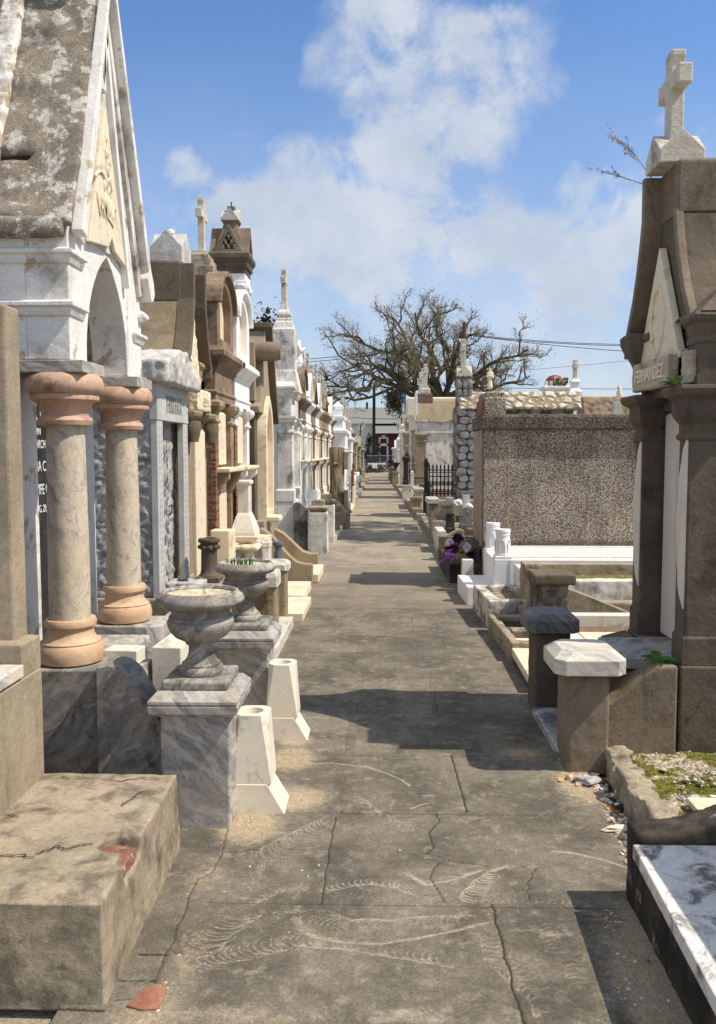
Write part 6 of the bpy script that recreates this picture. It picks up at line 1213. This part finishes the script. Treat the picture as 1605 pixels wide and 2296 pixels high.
# --- rubble stone tomb
t = thing('rubble_tomb', 'rubble-stone tomb with stone roof, stone gable pier and a pale cross', 'tomb', (3.5, 22, 0))
x0 = 1.93
MB().box(x0, x0+.75, 21.3, 22.5, -.02, 2.85).build('front_wall', M['rubble'], t, vox=.04, disp=.06, ds=.15)
b = MB()
for j in range(13):
    z = .45+j*.185
    for i in range(3):
        cx, cz = x0+.13+i*.24+.05*(j % 2)+RND.uniform(-.02, .02), z+RND.uniform(-.02, .02)
        b.prism([(cx+.128*math.cos(a)*RND.uniform(.88, 1.03), cz+.092*math.sin(a)*RND.uniform(.88, 1.03)) for a in (.5, 1.1, 2.0, 2.7, 3.6, 4.3, 5.1, 5.8)], 'y', 21.235+RND.uniform(0, .02), 21.33)
meta(b.build('facing_stones', M['fieldstone'], t, bevel=.012, seg=2), kind='stuff')
MB().prism([(21.2, 2.75), (21.5, 3.22), (22.3, 3.22), (22.6, 2.75)], 'x', x0+.05, 5.05).build('stone_roof', M['rubble_roof'], t, vox=.05, disp=.05, ds=.2)
MB().box(x0+.7, 4.9, 21.5, 22.4, -.02, 2.8).build('rear_wall', M['rubble'], t)
MB().box(x0+.0, x0+.40, 21.42, 21.85, 2.7, 3.62).build('gable_pier', M['rubble'], t, vox=.03, disp=.05, ds=.15)
b = MB(); [b.prism([(x0+.07+.135*i+.064*math.cos(a)*RND.uniform(.85, 1.05), 2.98+.2*j+.095*math.sin(a)*RND.uniform(.85, 1.05)) for a in (.5, 1.1, 2.0, 2.7, 3.6, 4.3, 5.1, 5.8)], 'y', 21.38, 21.45) for i in range(3) for j in range(3)]; meta(b.build('pier_stones', M['fieldstone'], t, bevel=.02, seg=3), kind='stuff')
capstone(MB(), x0+.01, x0+.39, 21.43, 21.83, 3.6, 3.66, 3.88).build('capstone', M['stone_cross'], t, bevel=.008); cross(MB(), x0+.17, 21.62, 3.8, .75, .42, .13).build('cross', M['stone_cross'], t, bevel=.01)
q = thing('robed_statue', 'small cream robed statue standing behind the aggregate tomb roof', 'statue', (2.8, 22.0, 3.3)); sx, sy, sz = PX(1098, 880, 22.), 22., 3.3
skin('body', M['marble_cream'], q, [(sx, sy, sz+.28, .05), (sx, sy, sz+.0, .085), (sx, sy, sz+.42, .065), (sx, sy, sz+.48, .03), (sx, sy, sz+.545, .045), (sx-.06, sy, sz+.42, .035), (sx-.07, sy-.03, sz+.3, .03), (sx-.02, sy-.08, sz+.36, .022), (sx+.06, sy, sz+.42, .035), (sx+.07, sy-.03, sz+.3, .03), (sx+.02, sy-.08, sz+.36, .022)], [(0, 1), (0, 2), (2, 3), (3, 4), (2, 5), (5, 6), (6, 7), (2, 8), (8, 9), (9, 10)])
# --- tombs beyond on the right
t = thing('ridge_tomb', 'white plastered tomb with tan cement roof and dark ridge block topped by crosses', 'tomb', (2.2, 30.6, 0))
x0 = 1.28
MB().mould(x0, 4.6, 30, 31.4, [(.08, -.02), (.08, .35), (0, .37)]).build('plinth', M['cement_tan'], t, bevel=.01); MB().box(x0+.05, 4.6, 30.05, 31.4, .3, 2.75).build('body_wall', M['white_dirty'], t, bevel=.01)
for xx in (x0, 4.3): MB().mould(xx, xx+.35, 29.98, 30.2, [(.03, .36), (.03, .5), (0, .52), (0, 2.0), (.03, 2.03), (.03, 2.08), (0, 2.1), (.02, 2.2), (.06, 2.25), (.06, 2.32), (0, 2.34)]).build('pilaster', M['cement_tan'], t, bevel=.008)
MB().mould(x0, 4.6, 30, 31.4, [(.0, 2.34), (0, 2.42), (-.03, 2.44), (-.03, 2.7), (.04, 2.74), (.06, 2.8), (0, 2.84)]).build('entablature', M['white_dirty'], t, bevel=.008)
MB().prism([(29.95, 2.82), (30.35, 3.5), (31.0, 3.5), (31.45, 2.82)], 'x', x0+.02, 4.6).build('roof', M['cement_tan'], t, bevel=.01)
MB().mould(x0+.08, x0+.60, 30.3, 30.9, [(.0, 2.9), (0, 3.46), (0, 3.75), (-.08, 3.8)]).build('ridge_block', M['cement_umber'], t, bevel=.01); MB().box(x0-.02, x0+.03, 30.05, 31.3, 2.84, 3.85).build('gable_front', M['white'], t, bevel=.01)
MB().mould(x0+.16, x0+.52, 30.4, 30.8, [(0, 3.78), (0, 3.95), (-.05, 3.97), (-.05, 4.08)]).build('cross_steps', M['stone_cross'], t, bevel=.006); cross(MB(), x0+.34, 30.6, 4.07, .78, .5, .15, flare=.4).build('cross', M['stone_cross'], t, bevel=.01)
cross(MB(), x0+.22, 31.6, 3.9, .75, .5, .14).build('rear_cross', M['stone_cross'], t, bevel=.01)
t = thing('flat_tomb', 'pale grey tomb with broad cream cornice and a small cross, behind the ridge-block tomb', 'tomb', (2.2, 37, 0))
MB().box(1.3, 5., 36, 38, -.02, 3.1).build('body_wall', M['white_dirty'], t, bevel=.01); MB().mould(1.3, 5, 36, 38, [(.02, 2.6), (.02, 3.05), (.06, 3.1), (.1, 3.2), (.15, 3.22), (.15, 3.95), (.1, 4.0)]).build('cornice', M['marble_cream'], t, bevel=.01)
MB().mould(1.35, 1.65, 35.95, 36.2, [(0, .3), (0, 2.5), (.06, 2.6)]).build('pilaster', M['cement'], t, bevel=.01)
MB().box(1.65, 2.0, 36.4, 36.8, 3.95, 4.4).build('cross_base', M['granite_smooth'], t, bevel=.01); cross(MB(), 1.82, 36.6, 4.39, .9, .5, .16).build('cross', M['granite_smooth'], t, bevel=.01)
boxtomb('cement_tomb', 'tan cement tomb with tall square ridge, just past the pale cornice tomb', 1.25, 3.5, 43, 45, 3.2, 'cement', 'pyramid', -1); boxtomb('white_tomb', 'narrow white painted tomb near the far end on the right', 1.0, 2.6, 48, 49.6, 2.9, 'white_clean', 'pyramid', -1, extra=.7)
boxtomb('white_tomb', 'small dirty white tomb, last before the house on the right', .8, 2.2, 54, 55.4, 2.3, 'white_dirty', 'gable', -1)
for i, (x, y, z) in enumerate(((1.25, 46.2, 3.1), (1.15, 51, 2.5))):
    q = thing('spire_cross', ['slim pale spire cross over the tan cement tomb', 'slim pale spire cross over the narrow white tomb'][i], 'cross', (x, y, z)); MB().mould(x-.15, x+.15, y-.15, y+.15, [(.05, 0), (.05, z-.3), (0, z-.2), (0, z), (-.06, z+.1)]).build('base', M['stone_cross'], q); cross(MB(), x, y, z+.09, 1.1, .5, .14).build('shaft', M['stone_cross'], q, bevel=.01)
q = thing('iron_post', 'thick black cast-iron gate post on a marble pedestal', 'post', (.86, 28, 0)); MB().mould(.74, .96, 28, 28.24, [(.0, -.02), (0, .52), (.03, .54), (.03, .58)]).build('pedestal', M['marble_vein'], q, bevel=.008)
MB().mould(.75, .95, 28.02, 28.22, [(.0, .58), (0, .7), (-.02, .72), (-.02, 1.35), (.01, 1.38), (.01, 1.42), (.03, 1.45), (.03, 1.5), (-.03, 1.54)]).build('shaft', M['iron'], q, bevel=.008)
MB().mould(1.02, 1.12, 28.3, 28.4, [(0, .2), (0, 1.0), (-.03, 1.05)]).build('side_post', M['white_peel'], q, bevel=.006)
ironfence(1.06, 1.75, 33, .45, 1.05, 'thin black iron fence farther along, before the pale cornice tomb', .14)
q = thing('low_iron_rail', 'low rusty iron railing panel behind the cast-iron post', 'railing', (1.1, 29, .3)); [MB().tube([(1.1+.06*k, 29.2, .3), (1.1+.06*k, 29.2, .75)], .01, 4).build('bar', M['rust'], q) for k in range(9)]; MB().box(1.08, 1.62, 29.18, 29.22, .75, .79).build('rail', M['iron'], q)
q = thing('marble_urn', 'broad grey marble urn on a square base before the ridge-block tomb', 'urn', (1.45, 26, 0)); MB().mould(1.15, 1.6, 25.8, 26.3, [(0, -.02), (0, .45)]).build('base', M['cement_umber'], q, bevel=.01); MB().lathe(1.42, 26.05, [(.12, .45), (.14, .5), (.2, .6), (.22, .68), (.12, .76), (.1, .8)], 20).build('body', M['marble_dark'], q, smooth=.8)
loose('marble_bench', 'grey marble bench before the ridge-block tomb at the path edge', 'bench', rectp(.98, 1.3, 24.4, 26.8), .52, .60, 'marble_grey', .01); loose('marble_block', 'square marble block under the grey bench', 'block', rectp(1.03, 1.25, 24.6, 24.9), 0, .519, 'marble_vein', .01)
for i, (x, y, h, m) in enumerate(((1.0, 23.4, .42, 'cement_mold'), (.98, 32.5, .5, 'cement_tan'), (.72, 40, .75, 'cement_mold'), (.68, 45, .8, 'cement'), (.62, 50, .75, 'cement_mold'))):
    q = thing('kerb_post', ['mouldy kerb post at the path edge just past the iron fence', 'tan kerb post beyond the cast-iron gate post', 'grey kerb post carrying a dark iron urn far on the right', 'grey kerb post, middle of the three before the last white tomb', 'last small kerb post on the right'][i], 'post', (x, y, 0), 'right kerb posts'); MB().mould(x-.14, x+.14, y, y+.3, [(0, -.02), (0, h-.1), (.03, h-.07), (.03, h)]).build('shaft', M[m], q, bevel=.01)
for i, (x, y) in enumerate(((.72, 40.15), (.62, 50.15))):
    q = thing('iron_urn', ['dark iron urn on the nearer grey kerb post', 'dark iron urn on the last kerb post'][i], 'urn', (x, y, .76)); MB().lathe(x, y, [(.1, .75), (.05, .82), (.05, .9), (.14, 1.0), (.2, 1.12), (.22, 1.16), (.15, 1.17)], 16).build('bowl', M['iron'], q, smooth=.8)
loose('far_kerb', 'pale cement kerb along the far right of the path', 'kerb', [(.92, 21), (1.15, 21), (.85, 55), (.55, 55)], -.02, .12, 'cement', .01)
# --- skyline over the aggregate tomb
q = boxtomb('white_obelisk_tomb', 'bright white pier with a knotted stone cross rising beyond the rubble roof', PX(1276, 930, 30), PX(1306, 930, 30), 30, 30.5, 3.3, 'white_clean', None)
cx = (PX(1276, 930, 30)+PX(1306, 930, 30))/2; MB().mould(cx-.23, cx+.23, 30.02, 30.48, [(.02, 2.8), (.0, 3.82), (-.1, 3.94), (-.1, 4.14), (-.06, 4.15), (-.06, 4.18), (-.12, 4.24), (-.13, 4.28)]).build('pier_top', M['white_clean'], q, bevel=.01); cross(MB(), cx, 30.25, 4.27, .68, .42, .15).build('cross', M['stone_cross'], q, bevel=.02)
t = thing('castle_tomb', 'battlemented cream tomb with a red dome and ivy, far behind the rubble roof', 'tomb', (8.4, 40, 0)); a, c = PX(1222, 890, 40), PX(1275, 890, 40)
MB().mould(a, c, 40, 41.2, [(0, 0), (0, 4.6), (.06, 4.65), (.06, 4.75), (0, 4.8)]).build('body_wall', M['white_peel'], t, bevel=.01)
b = MB(); n = 5; [b.box(a+(c-a)*k/n, a+(c-a)*(k+.6)/n, 40, 40.15, 4.75, 5.02+(.2 if k == 2 else 0)) for k in range(n)]; meta(b.build('battlements', M['white_peel'], t), kind='stuff')
MB().lathe((a+c)/2, 40.6, [(.48, 4.8), (.46, 5.0), (.4, 5.15), (.28, 5.28), (.1, 5.34)], 24).build('dome', M['dome_red'], t, smooth=1); b = MB(); [b.blob(((a+c)/2+RND.uniform(-.1, .5), 39.97, 4.9+RND.uniform(-.1, .3)), (.07, .03, .06), 1, .6, 3, k) for k in range(26)]; meta(b.build('ivy', M['leaf_dark'], t), kind='stuff')
t = thing('brick_roof_tomb', 'low brown tomb with a broken brick roof seen over the aggregate cap', 'tomb', (6.2, 22, 0)); a = PX(1308, 920, 24)
MB().prism([(24, 2.6), (24.15, 3.25), (24.6, 3.28), (25, 2.6)], 'x', a, a+3.5).build('roof', M['sandstone'], t, vox=.03, disp=.06, ds=.12); MB().box(a+.05, a+3.4, 24.05, 24.9, 0, 2.62).build('body_wall', M['sandstone'], t)
q = thing('small_headstone', 'rounded grey headstone rising over the aggregate cap', 'headstone', (6.2, 20, 0)); c0, c1 = PX(1388-13, 910, 20), PX(1388+4, 910, 20); MB().prism([(c0, 0), (c0, 2.75)]+[((c0+c1)/2-(c1-c0)/2*math.cos(a_), 2.75+.13*math.sin(a_)) for a_ in (.4, .9, 1.57, 2.2, 2.7)]+[(c1, 2.75), (c1, 0)], 'y', 20, 20.15).build('stone', M['granite_smooth'], q, bevel=.01)
q = thing('owl_finial', 'small cream bird-like finial on the brown brick roof', 'finial', (7.3, 24.4, 3.28)); c = P(1388, 885, 24.4); MB().lathe(c.x, 24.4, [(.06, 3.26), (.09, 3.35), (.05, 3.45), (.07, 3.52), (.02, 3.6)], 10).build('body', M['marble_cream'], q, smooth=1)
# ================================================================== BACKGROUND
def bent(p0, p1, n, amp, sag=0.):
    out = []; s = RND.uniform(0, 99); L_ = (p1-p0).length
    for i in range(n+1):
        f = i/n; k = math.sin(PI*f)**.7
        j = Vector((noise.noise(Vector((s, f*3.1, 0))), noise.noise(Vector((s+7, f*3.1, 0))), noise.noise(Vector((s+13, f*3.1, 0)))))
        out.append(p0.lerp(p1, f)+j*amp*L_*min(f*3, 1)+Vector((0, 0, -sag*L_*math.sin(PI*f))))
    return out
def oak(label, base, fork, tips, y0):
    t = thing('oak_tree', label, 'tree', base)
    bp = Vector(base); fk = Vector(fork)
    tr = bent(bp, fk, 6, .06); MB().tube(tr, [.75, .6, .55, .5, .48, .5, .52], 12).build('trunk', M['bark'], t, smooth=1)
    lb = MB(); tw = MB(); lf = MB()
    def leaf(p, n, sp, s):
        for _ in range(n):
            c = p+Vector((RND.gauss(0, sp), RND.gauss(0, sp), RND.gauss(0, sp))); a = Vector((RND.gauss(0, 1), RND.gauss(0, 1), RND.gauss(0, 1))).normalized(); b_ = a.cross(Vector((.3, .2, .9))).normalized(); q = s*RND.uniform(.6, 1.4)
            lf.add([c-a*q, c+b_*q*.6, c+a*q, c-b_*q*.6], [(0, 1, 2, 3)])
    def grow(pts, r0, r1, lev, L_):
        m = len(pts); tgt = lb if lev < 2 else tw
        tgt.tube(pts, [r0+(r1-r0)*i/(m-1) for i in range(m)], 7 if lev == 0 else 5 if lev == 1 else 3)
        if lev == 3:
            if RND.random() < .7: leaf(pts[-1], 3, .13, .045)
            return
        n = [8, 7, 7][lev]
        for k in range(n):
            f = .22+.78*(k+RND.random())/n; i = min(int(f*(m-1)), m-2); p = pts[i].lerp(pts[i+1], f*(m-1)-i); d = (pts[i+1]-pts[i]).normalized()
            o = Vector((RND.gauss(0, 1), RND.gauss(0, .8), RND.gauss(.25, .8))); o = (o-d*o.dot(d)).normalized()
            dd = (d*RND.uniform(.45, .9)+o*RND.uniform(.5, 1.)+Vector((0, 0, .18))).normalized(); L2 = L_*RND.uniform(.3, .52)*(1.15-.5*f)
            r = max((r0+(r1-r0)*f)*.55, [.09, .036, .016][lev])
            grow(bent(p, p+dd*L2, [5, 4, 3][lev], .13), r, max(r*.35, .012), lev+1, L2)
        if lev == 2: leaf(pts[-1], 15, .32, .05)
    for (u, v, dy, r) in tips:
        e = P(u, v, y0+dy); e.y = y0+dy; L_ = (e-fk).length
        grow(bent(fk, e, 10, .15, -.05), r, .07, 0, L_)
    lb.build('limbs', M['bark'], t, smooth=1); tw.build('twigs', M['bark_pale'], t, recalc=False); lf.build('leaves', M['leaf_oak'], t, recalc=False)
    return t
M['bark_pale'] = plain('pale_twigs', (.2, .175, .125), .9)
f_ = P(992, 905, 70)
oak('great spreading bare oak with sparse olive spring leaves above the path end', (f_.x, 70, 0), tuple(f_), [(735, 868, -3, .26), (760, 800, 3, .26), (800, 745, -2, .28), (870, 715, 4, .3), (925, 700, -3, .28), (985, 695, 2, .3), (1050, 725, -2, .3), (1180, 790, -3, .26), (1185, 850, 2, .26), (840, 850, -5, .28), (1110, 830, -4, .24), (1030, 770, 5, .28), (770, 890, -4, .2), (800, 820, -5, .24), (880, 780, -6, .22), (1090, 860, 3, .2)], 70)
def leafytree(name, label, x, y, z0, h, rx, n, mat, s=.09, group=None, seed=0):
    t = thing(name, label, 'tree', (x, y, 0), group); MB().tube(bent(Vector((x, y, 0)), Vector((x, y, z0+h*.7)), 5, .05), [.14, .12, .1, .08, .06, .03], 8).build('trunk', M['bark'], t)
    b = MB(); cl = [(RND.gauss(0, .45), RND.gauss(0, .45), RND.uniform(0, 1)) for _ in range(16)]
    for k in range(n):
        c0 = RND.choice(cl); w = 1-.55*abs(c0[2]-.4)
        c = Vector((x+rx*(c0[0]*w+RND.gauss(0, .17)), y+rx*(c0[1]*w+RND.gauss(0, .17)), z0+h*c0[2]+RND.gauss(0, .1)*h)); a = Vector((RND.gauss(0, 1), RND.gauss(0, 1), RND.gauss(0, .6))).normalized(); d = a.cross(Vector((.1, .3, .9))).normalized(); q = s*RND.uniform(.6, 1.4)
        b.add([c-a*q, c+d*q*.55, c+a*q, c-d*q*.55], [(0, 1, 2, 3)])
    b.build('crown', M[mat], t, recalc=False); return t
leafytree('evergreen_tree', 'dark green leafy tree showing between the white arched tomb and the pinnacle tomb', PX(597, 780, 26), 26, 3.2, 2.9, 1.0, 2600, 'leaf_dark', .07)
leafytree('evergreen_tree', 'small green tree peeping over the far end of the terraced row', PX(722, 850, 48), 48, 4.0, 1.9, .5, 900, 'leaf_dark', .08)
leafytree('evergreen_shrub', 'green shrub beside the white house wall at the path end', PX(827, 1020, 74), 74, .6, 2.2, .8, 1500, 'leaf_dark', .1)
leafytree('evergreen_tree', 'low dark tree behind the ridge-block tomb under the oak', PX(893, 900, 76), 76, 4.4, 3.0, 1.5, 1300, 'leaf_dark', .13)
leafytree('evergreen_tree', 'dark leafy tree under the right half of the oak', PX(1075, 900, 78), 78, 2.4, 5.2, 3.2, 2600, 'leaf_dark', .13)
# house
t = thing('house', 'white house with grey shingled roof and red brick front at the path end', 'house', (0, 86, 0))
t1 = NT('grey_shingles'); sz_ = t1.n('SeparateXYZ', 2, Vector=t1.p()); ln = t1.math('FRACT', t1.math('MULTIPLY', sz_, 4.2))
sc_ = t1.mul(t1.mix(t1.noise(2, 5), (.17, .175, .16), (.24, .24, .22)), t1.rng(ln, 0, .25, .8, 1.05)); M['shingle'] = t1.fin(sc_, .9)
t1 = NT('white_siding'); ln = t1.math('FRACT', t1.math('MULTIPLY', t1.n('SeparateXYZ', 2, Vector=t1.p()), 5.)); M['siding'] = t1.fin(t1.mul(t1.mix(0, (.72, .73, .74), (.7, .7, .7)), t1.rng(ln, 0, .15, .75, 1.)), .7)
Yh = 84.; zr, ze1, ze2 = PZ(850, 914, Yh+4), PZ(830, 950, Yh), PZ(850, 962, Yh-1.6)
xL, xM, xR = PX(770, 990, Yh), PX(838, 990, Yh), PX(896, 990, Yh)
MB().box(-14, xM, Yh, Yh+8, -.1, ze1).build('white_wall', M['siding'], t); MB().box(xM, xR+4, Yh-1.2, Yh+8, -.1, ze2).build('brick_wall', M['redbrick'], t)
MB().prism([(Yh-.4, ze1), (Yh+4, zr), (Yh+8.4, ze1)], 'x', -14.2, PX(889, 914, Yh+4)).build('roof', M['shingle'], t)
MB().add([(PX(840, 965, Yh-1.8), Yh-1.8, ze2-.1), (xR+4, Yh-1.8, ze2-.1), (xR+4, Yh+4, zr-.7), (PX(860, 940, Yh), Yh+4, zr-.7), (PX(840, 965, Yh-1.8), Yh-1.8, ze2-.35), (xR+4, Yh-1.8, ze2-.35), (xR+4, Yh+4, ze2-.35), (PX(860, 940, Yh), Yh+4, ze2-.35)], [(0, 1, 2, 3), (7, 6, 5, 4), (0, 4, 5, 1), (1, 5, 6, 2), (2, 6, 7, 3), (3, 7, 4, 0)]).build('porch_roof', M['shingle'], t)
MB().box(PX(840, 965, Yh-1.8), xR+4, Yh-1.84, Yh-1.7, ze2-.42, ze2-.12).build('eave_board', M['siding'], t)
d0, d1 = PX(849.5, 1000, Yh-1.25), PX(870.5, 1000, Yh-1.25); dz0, dz1 = PZ(860, 1040, Yh-1.2), PZ(860, 980.5, Yh-1.2)
dr = MB(); dr.ring([(d0, dz0), (d1, dz0), (d1, dz1), (d0, dz1)], [(d0+.14, dz0+.05), (d1-.14, dz0+.05), (d1-.14, dz1-.14), (d0+.14, dz1-.14)], 'y', Yh-1.3, Yh-1.19); dr.box(d0, d1, Yh-1.3, Yh-1.19, dz1-.85, dz1-.62); dr = dr.build('door_frame', M['siding'], t)
MB().box(d0+.1, d1-.1, Yh-1.24, Yh-1.2, dz0, dz1-.8).build('door', M['glass'], dr); MB().box(d0+.1, d1-.1, Yh-1.235, Yh-1.2, dz1-.66, dz1-.1).build('transom', M['glass'], dr)
MB().box((d0+d1)/2-.2, (d0+d1)/2+.2, Yh-1.26, Yh-1.15, dz1+.02, dz1+.2).build('keystone', M['siding'], t)
MB().tube([(PX(823, 917, Yh+4), Yh+3, zr-.2), (PX(823, 905, Yh+4), Yh+3, zr+.5)], [.12, .12], 10).build('roof_vent', M['iron'], t)
t = thing('satellite_dish', 'white satellite dish at the corner of the white house', 'dish', tuple(P(808, 952, 80))); c = P(808, 953, 80)
b = MB(); b.lathe(0, 0, [(.02, 0), (.2, .03), (.38, .1), (.48, .17), (.46, .18), (.2, .05)], 20); b.xf(Matrix.Translation(c) @ Matrix.Rotation(2.1, 4, 'Y') @ Matrix.Rotation(.6, 4, 'X')); b.build('bowl', M['white_clean'], t, smooth=1); MB().tube([c, c+Vector((.25, -.3, .1))], .03, 5).build('feed_arm', M['iron'], t); MB().tube([c, (c.x-.1, 80.2, 0)], .06, 6).build('mast', M['iron'], t)
b = MB(); a, c = PX(867, 900, 190), PX(910, 900, 190); t = thing('blue_tower_block', 'blue high-rise block far behind the house roof', 'building', ((a+c)/2, 195, 0)); MB().mould(a, c, 190, 205, [(0, 0), (0, PZ(880, 878, 190)), (-.3, PZ(880, 877.5, 190))]).build('walls', plain('blue_cladding', (.06, .13, .3), .5), t)
b = MB(); [b.box(a-.05, c+.05, 189.9, 190.05, z, z+.35) for z in np.arange(2, PZ(880, 880, 190), 3.)]; meta(b.build('floor_bands', plain('blue_band', (.08, .16, .34), .5), t), kind='stuff')
t = thing('far_roof', 'low grey-blue roof behind the terraced row on the left', 'building', (-9, 100, 0)); a, c = PX(715, 905, 100), PX(752, 905, 100); MB().prism([(a, PZ(730, 925, 100)), (a+.6, PZ(730, 898, 100)), (c-.6, PZ(730, 898, 100)), (c, PZ(730, 925, 100))], 'y', 100, 106).build('roof', M['shingle'], t); MB().box(a, c, 100.2, 105.8, 0, PZ(730, 925, 100)).build('walls', M['siding'], t)
# chain-link fence and low stone wall at the path end
t1 = NT('chain_link'); sp_ = t1.n('SeparateXYZ', 0, Vector=t1.p()).node; u1 = t1.math('MULTIPLY', t1.math('ADD', sp_.outputs[0], sp_.outputs[2]), 11.); u2 = t1.math('MULTIPLY', t1.math('SUBTRACT', sp_.outputs[0], sp_.outputs[2]), 11.)
w1 = t1.math('MAXIMUM', t1.rng(t1.math('FRACT', u1), .8, .84, 0, 1), t1.rng(t1.math('FRACT', u2), .8, .84, 0, 1))
tb_ = t1.t.nodes.new('ShaderNodeBsdfTransparent'); pb = t1.t.nodes.new('ShaderNodeBsdfPrincipled'); pb.inputs['Base Color'].default_value = (.2, .2, .2, 1); mx = t1.t.nodes.new('ShaderNodeMixShader'); t1.t.links.new(w1, mx.inputs[0]); t1.t.links.new(tb_.outputs[0], mx.inputs[1]); t1.t.links.new(pb.outputs[0], mx.inputs[2]); t1.t.links.new(mx.outputs[0], t1.out.inputs[0]); M['mesh'] = t1.m
a, c = PX(821, 1030, 70), PX(900, 1030, 70); t = thing('chain_link_fence', 'chain-link fence with a pale top rail in front of the brick house', 'fence', ((a+c)/2, 70, 0)); zt = PZ(850, 1021.5, 70)
MB().tube([(a, 70, zt), (c, 70, zt)], .035, 6).build('top_rail', plain('galvanised', (.45, .45, .44), .5), t); MB().box(a, c, 69.998, 70.002, .05, zt).build('mesh', M['mesh'], t)
for u in (822, 849, 876, 899): MB().tube([(PX(u, 1030, 70), 70, 0), (PX(u, 1030, 70), 70, zt+.05)], .05, 6).build('post', M['rust'] if u == 849 else M['iron'], t)
t = thing('ruined_balustrade', 'low ruined stone wall of pale and dark lumps across the path end', 'wall', (0, 67, 0)); a, c = PX(822, 1050, 66.5), PX(866, 1050, 66.5); b = MB()
for k in range(70): b.blob((RND.uniform(a, c), 66.5+RND.uniform(0, .4), RND.uniform(.05, .62)), RND.uniform(.07, .16), 1, .5, 2, k)
b.build('stones', M['cement_dark2'], t, smooth=1); MB().mould(a+.1, c-.1, 66.6, 67, [(0, .6), (.05, .64), (.05, .74), (0, .76)]).build('coping', M['white_dirty'], t); MB().box(PX(834, 1050, 66.4), PX(845, 1050, 66.4), 66.38, 66.7, .35, .66).build('pale_block', M['marble_white'], t, bevel=.02)
# parked car behind the fence
a = PX(856, 1040, 74); t = thing('parked_car', 'silver-grey parked car partly hidden behind the fence at the path end', 'car', (a+2, 75, 0))
sd = [(0, .35), (0, .75), (.5, .88), (1.1, .95), (1.8, 1.42), (3.0, 1.45), (3.7, 1.0), (4.3, .9), (4.4, .5), (4.3, .3), (.1, .3)]
MB().prism([(a+x, z) for x, z in sd], 'y', 74.2, 75.8).build('body', plain('car_paint', (.3, .32, .35), .25, .3), t, bevel=.08, seg=3); MB().prism([(a+1.25, .98), (a+1.85, 1.36), (a+2.95, 1.38), (a+3.5, 1.0)], 'y', 74.19, 74.5).build('side_window', M['glass'], t)
for x in (.85, 3.5):
    b = MB(); b.lathe(0, 0, [(.2, 0), (.32, .01), (.33, .1), (.32, .2), (.2, .21)], 20); b.xf(Matrix.Translation((a+x, 74.4, .33)) @ Matrix.Rotation(PI/2, 4, 'X')); b.build('wheel', M['iron'], t, smooth=.6)
b = MB().box(a-.02, a+.05, 74.3, 74.6, .6, .72).build('headlight', M['white_clean'], t)
# poles and wires
def pole(label, u, vt, y, r, mat, can=None):
    x = PX(u, 900, y); zt = PZ(u, vt, y); t = thing('utility_pole', label, 'pole', (x, y, 0)); MB().tube([(x, y, 0), (x+.02, y, zt)], [r, r*.75], 10).build('shaft', M[mat], t, smooth=1)
    if can:
        c = P(can[0], can[1], y); MB().lathe(c.x, y-.1, [(.05, c.z-.55), (.24, c.z-.53), (.24, c.z+.4), (.2, c.z+.46), (.05, c.z+.47)], 16).build('transformer', plain('grey_can', (.42, .47, .5), .5), t, smooth=.6)
        MB().tube([(x-.35, y-.12, zt-1.35), (x+.35, y-.12, zt-1.35)], .05, 6).build('cross_arm', M['white_dirty'], t)
        for s in (-1, 1): MB().lathe(x+.3*s, y-.12, [(.05, zt-1.32), (.08, zt-1.25), (.03, zt-1.15)], 8).build('insulator', M['white_clean'], t)
    return t
M['pole_wood'] = plain('red_brown_pole', (.13, .055, .04), .9)
pole('leaning red-brown utility pole with a grey transformer can in front of the oak', 1039, 722, 58, .16, 'pole_wood', (1044, 821)); pole('thin black pole before the house, left of the brick door', 838, 862, 72, .16, 'iron'); pole('distant red-brown pole against the blue tower block', 879, 868, 120, .22, 'pole_wood')
def wire(label, a, b_, sag, y0, y1, r=.022):
    p, q = P(*a, y0), P(*b_, y1); pts = [p.lerp(q, i/24)+Vector((0, 0, -sag*4*(i/24)*(1-i/24))) for i in range(25)]; meta(MB().tube(pts, r, 4).build('overhead_wire', M['iron'], None), label, 'wire', 'overhead wires')
wire('upper power line running left from the leaning pole across the oak', (1039, 748), (560, 808), .5, 58, 58); wire('lower power line running left from the leaning pole across the oak', (1041, 752), (560, 816), .5, 58, 58)
wire('upper power line running right from the leaning pole', (1041, 748), (1700, 764), .45, 58, 52); wire('second power line close under the upper right one', (1041, 750), (1700, 768), .45, 58, 52); wire('lower slanting power line to the right of the leaning pole', (1041, 750), (1700, 800), .3, 58, 52)
wire('far low wire across the skyline above the rubble roof', (1000, 868), (1700, 872), .1, 90, 90, .03); wire('faint thin wire rising to the right over the skyline', (1150, 832), (1700, 775), .2, 120, 100, .025); wire('low wire crossing before the house roof', (700, 926), (960, 936), .3, 76, 76, .025)
# hidden ground closing the view: a distant line of trees on both sides
for i, (u, v, y) in enumerate(((660, 1005, 95), (590, 1003, 90), (985, 1004, 95), (1150, 1003, 100), (1290, 1003, 96), (1480, 1003, 92))):
    leafytree('boundary_tree', ['rounded', 'broad', 'low', 'spreading', 'bushy', 'dense'][i]+' tree hidden behind the tombs along the far boundary', PX(u, v, y), y, .5, 3.2, 3.5, 700, 'leaf_dark', .25)
leafytree('shade_tree', 'tall airy tree outside the right edge whose leaves dapple the middle of the path', 10.2, 15.5, 10.2, 6., 3.0, 1500, 'leaf_oak', .2)
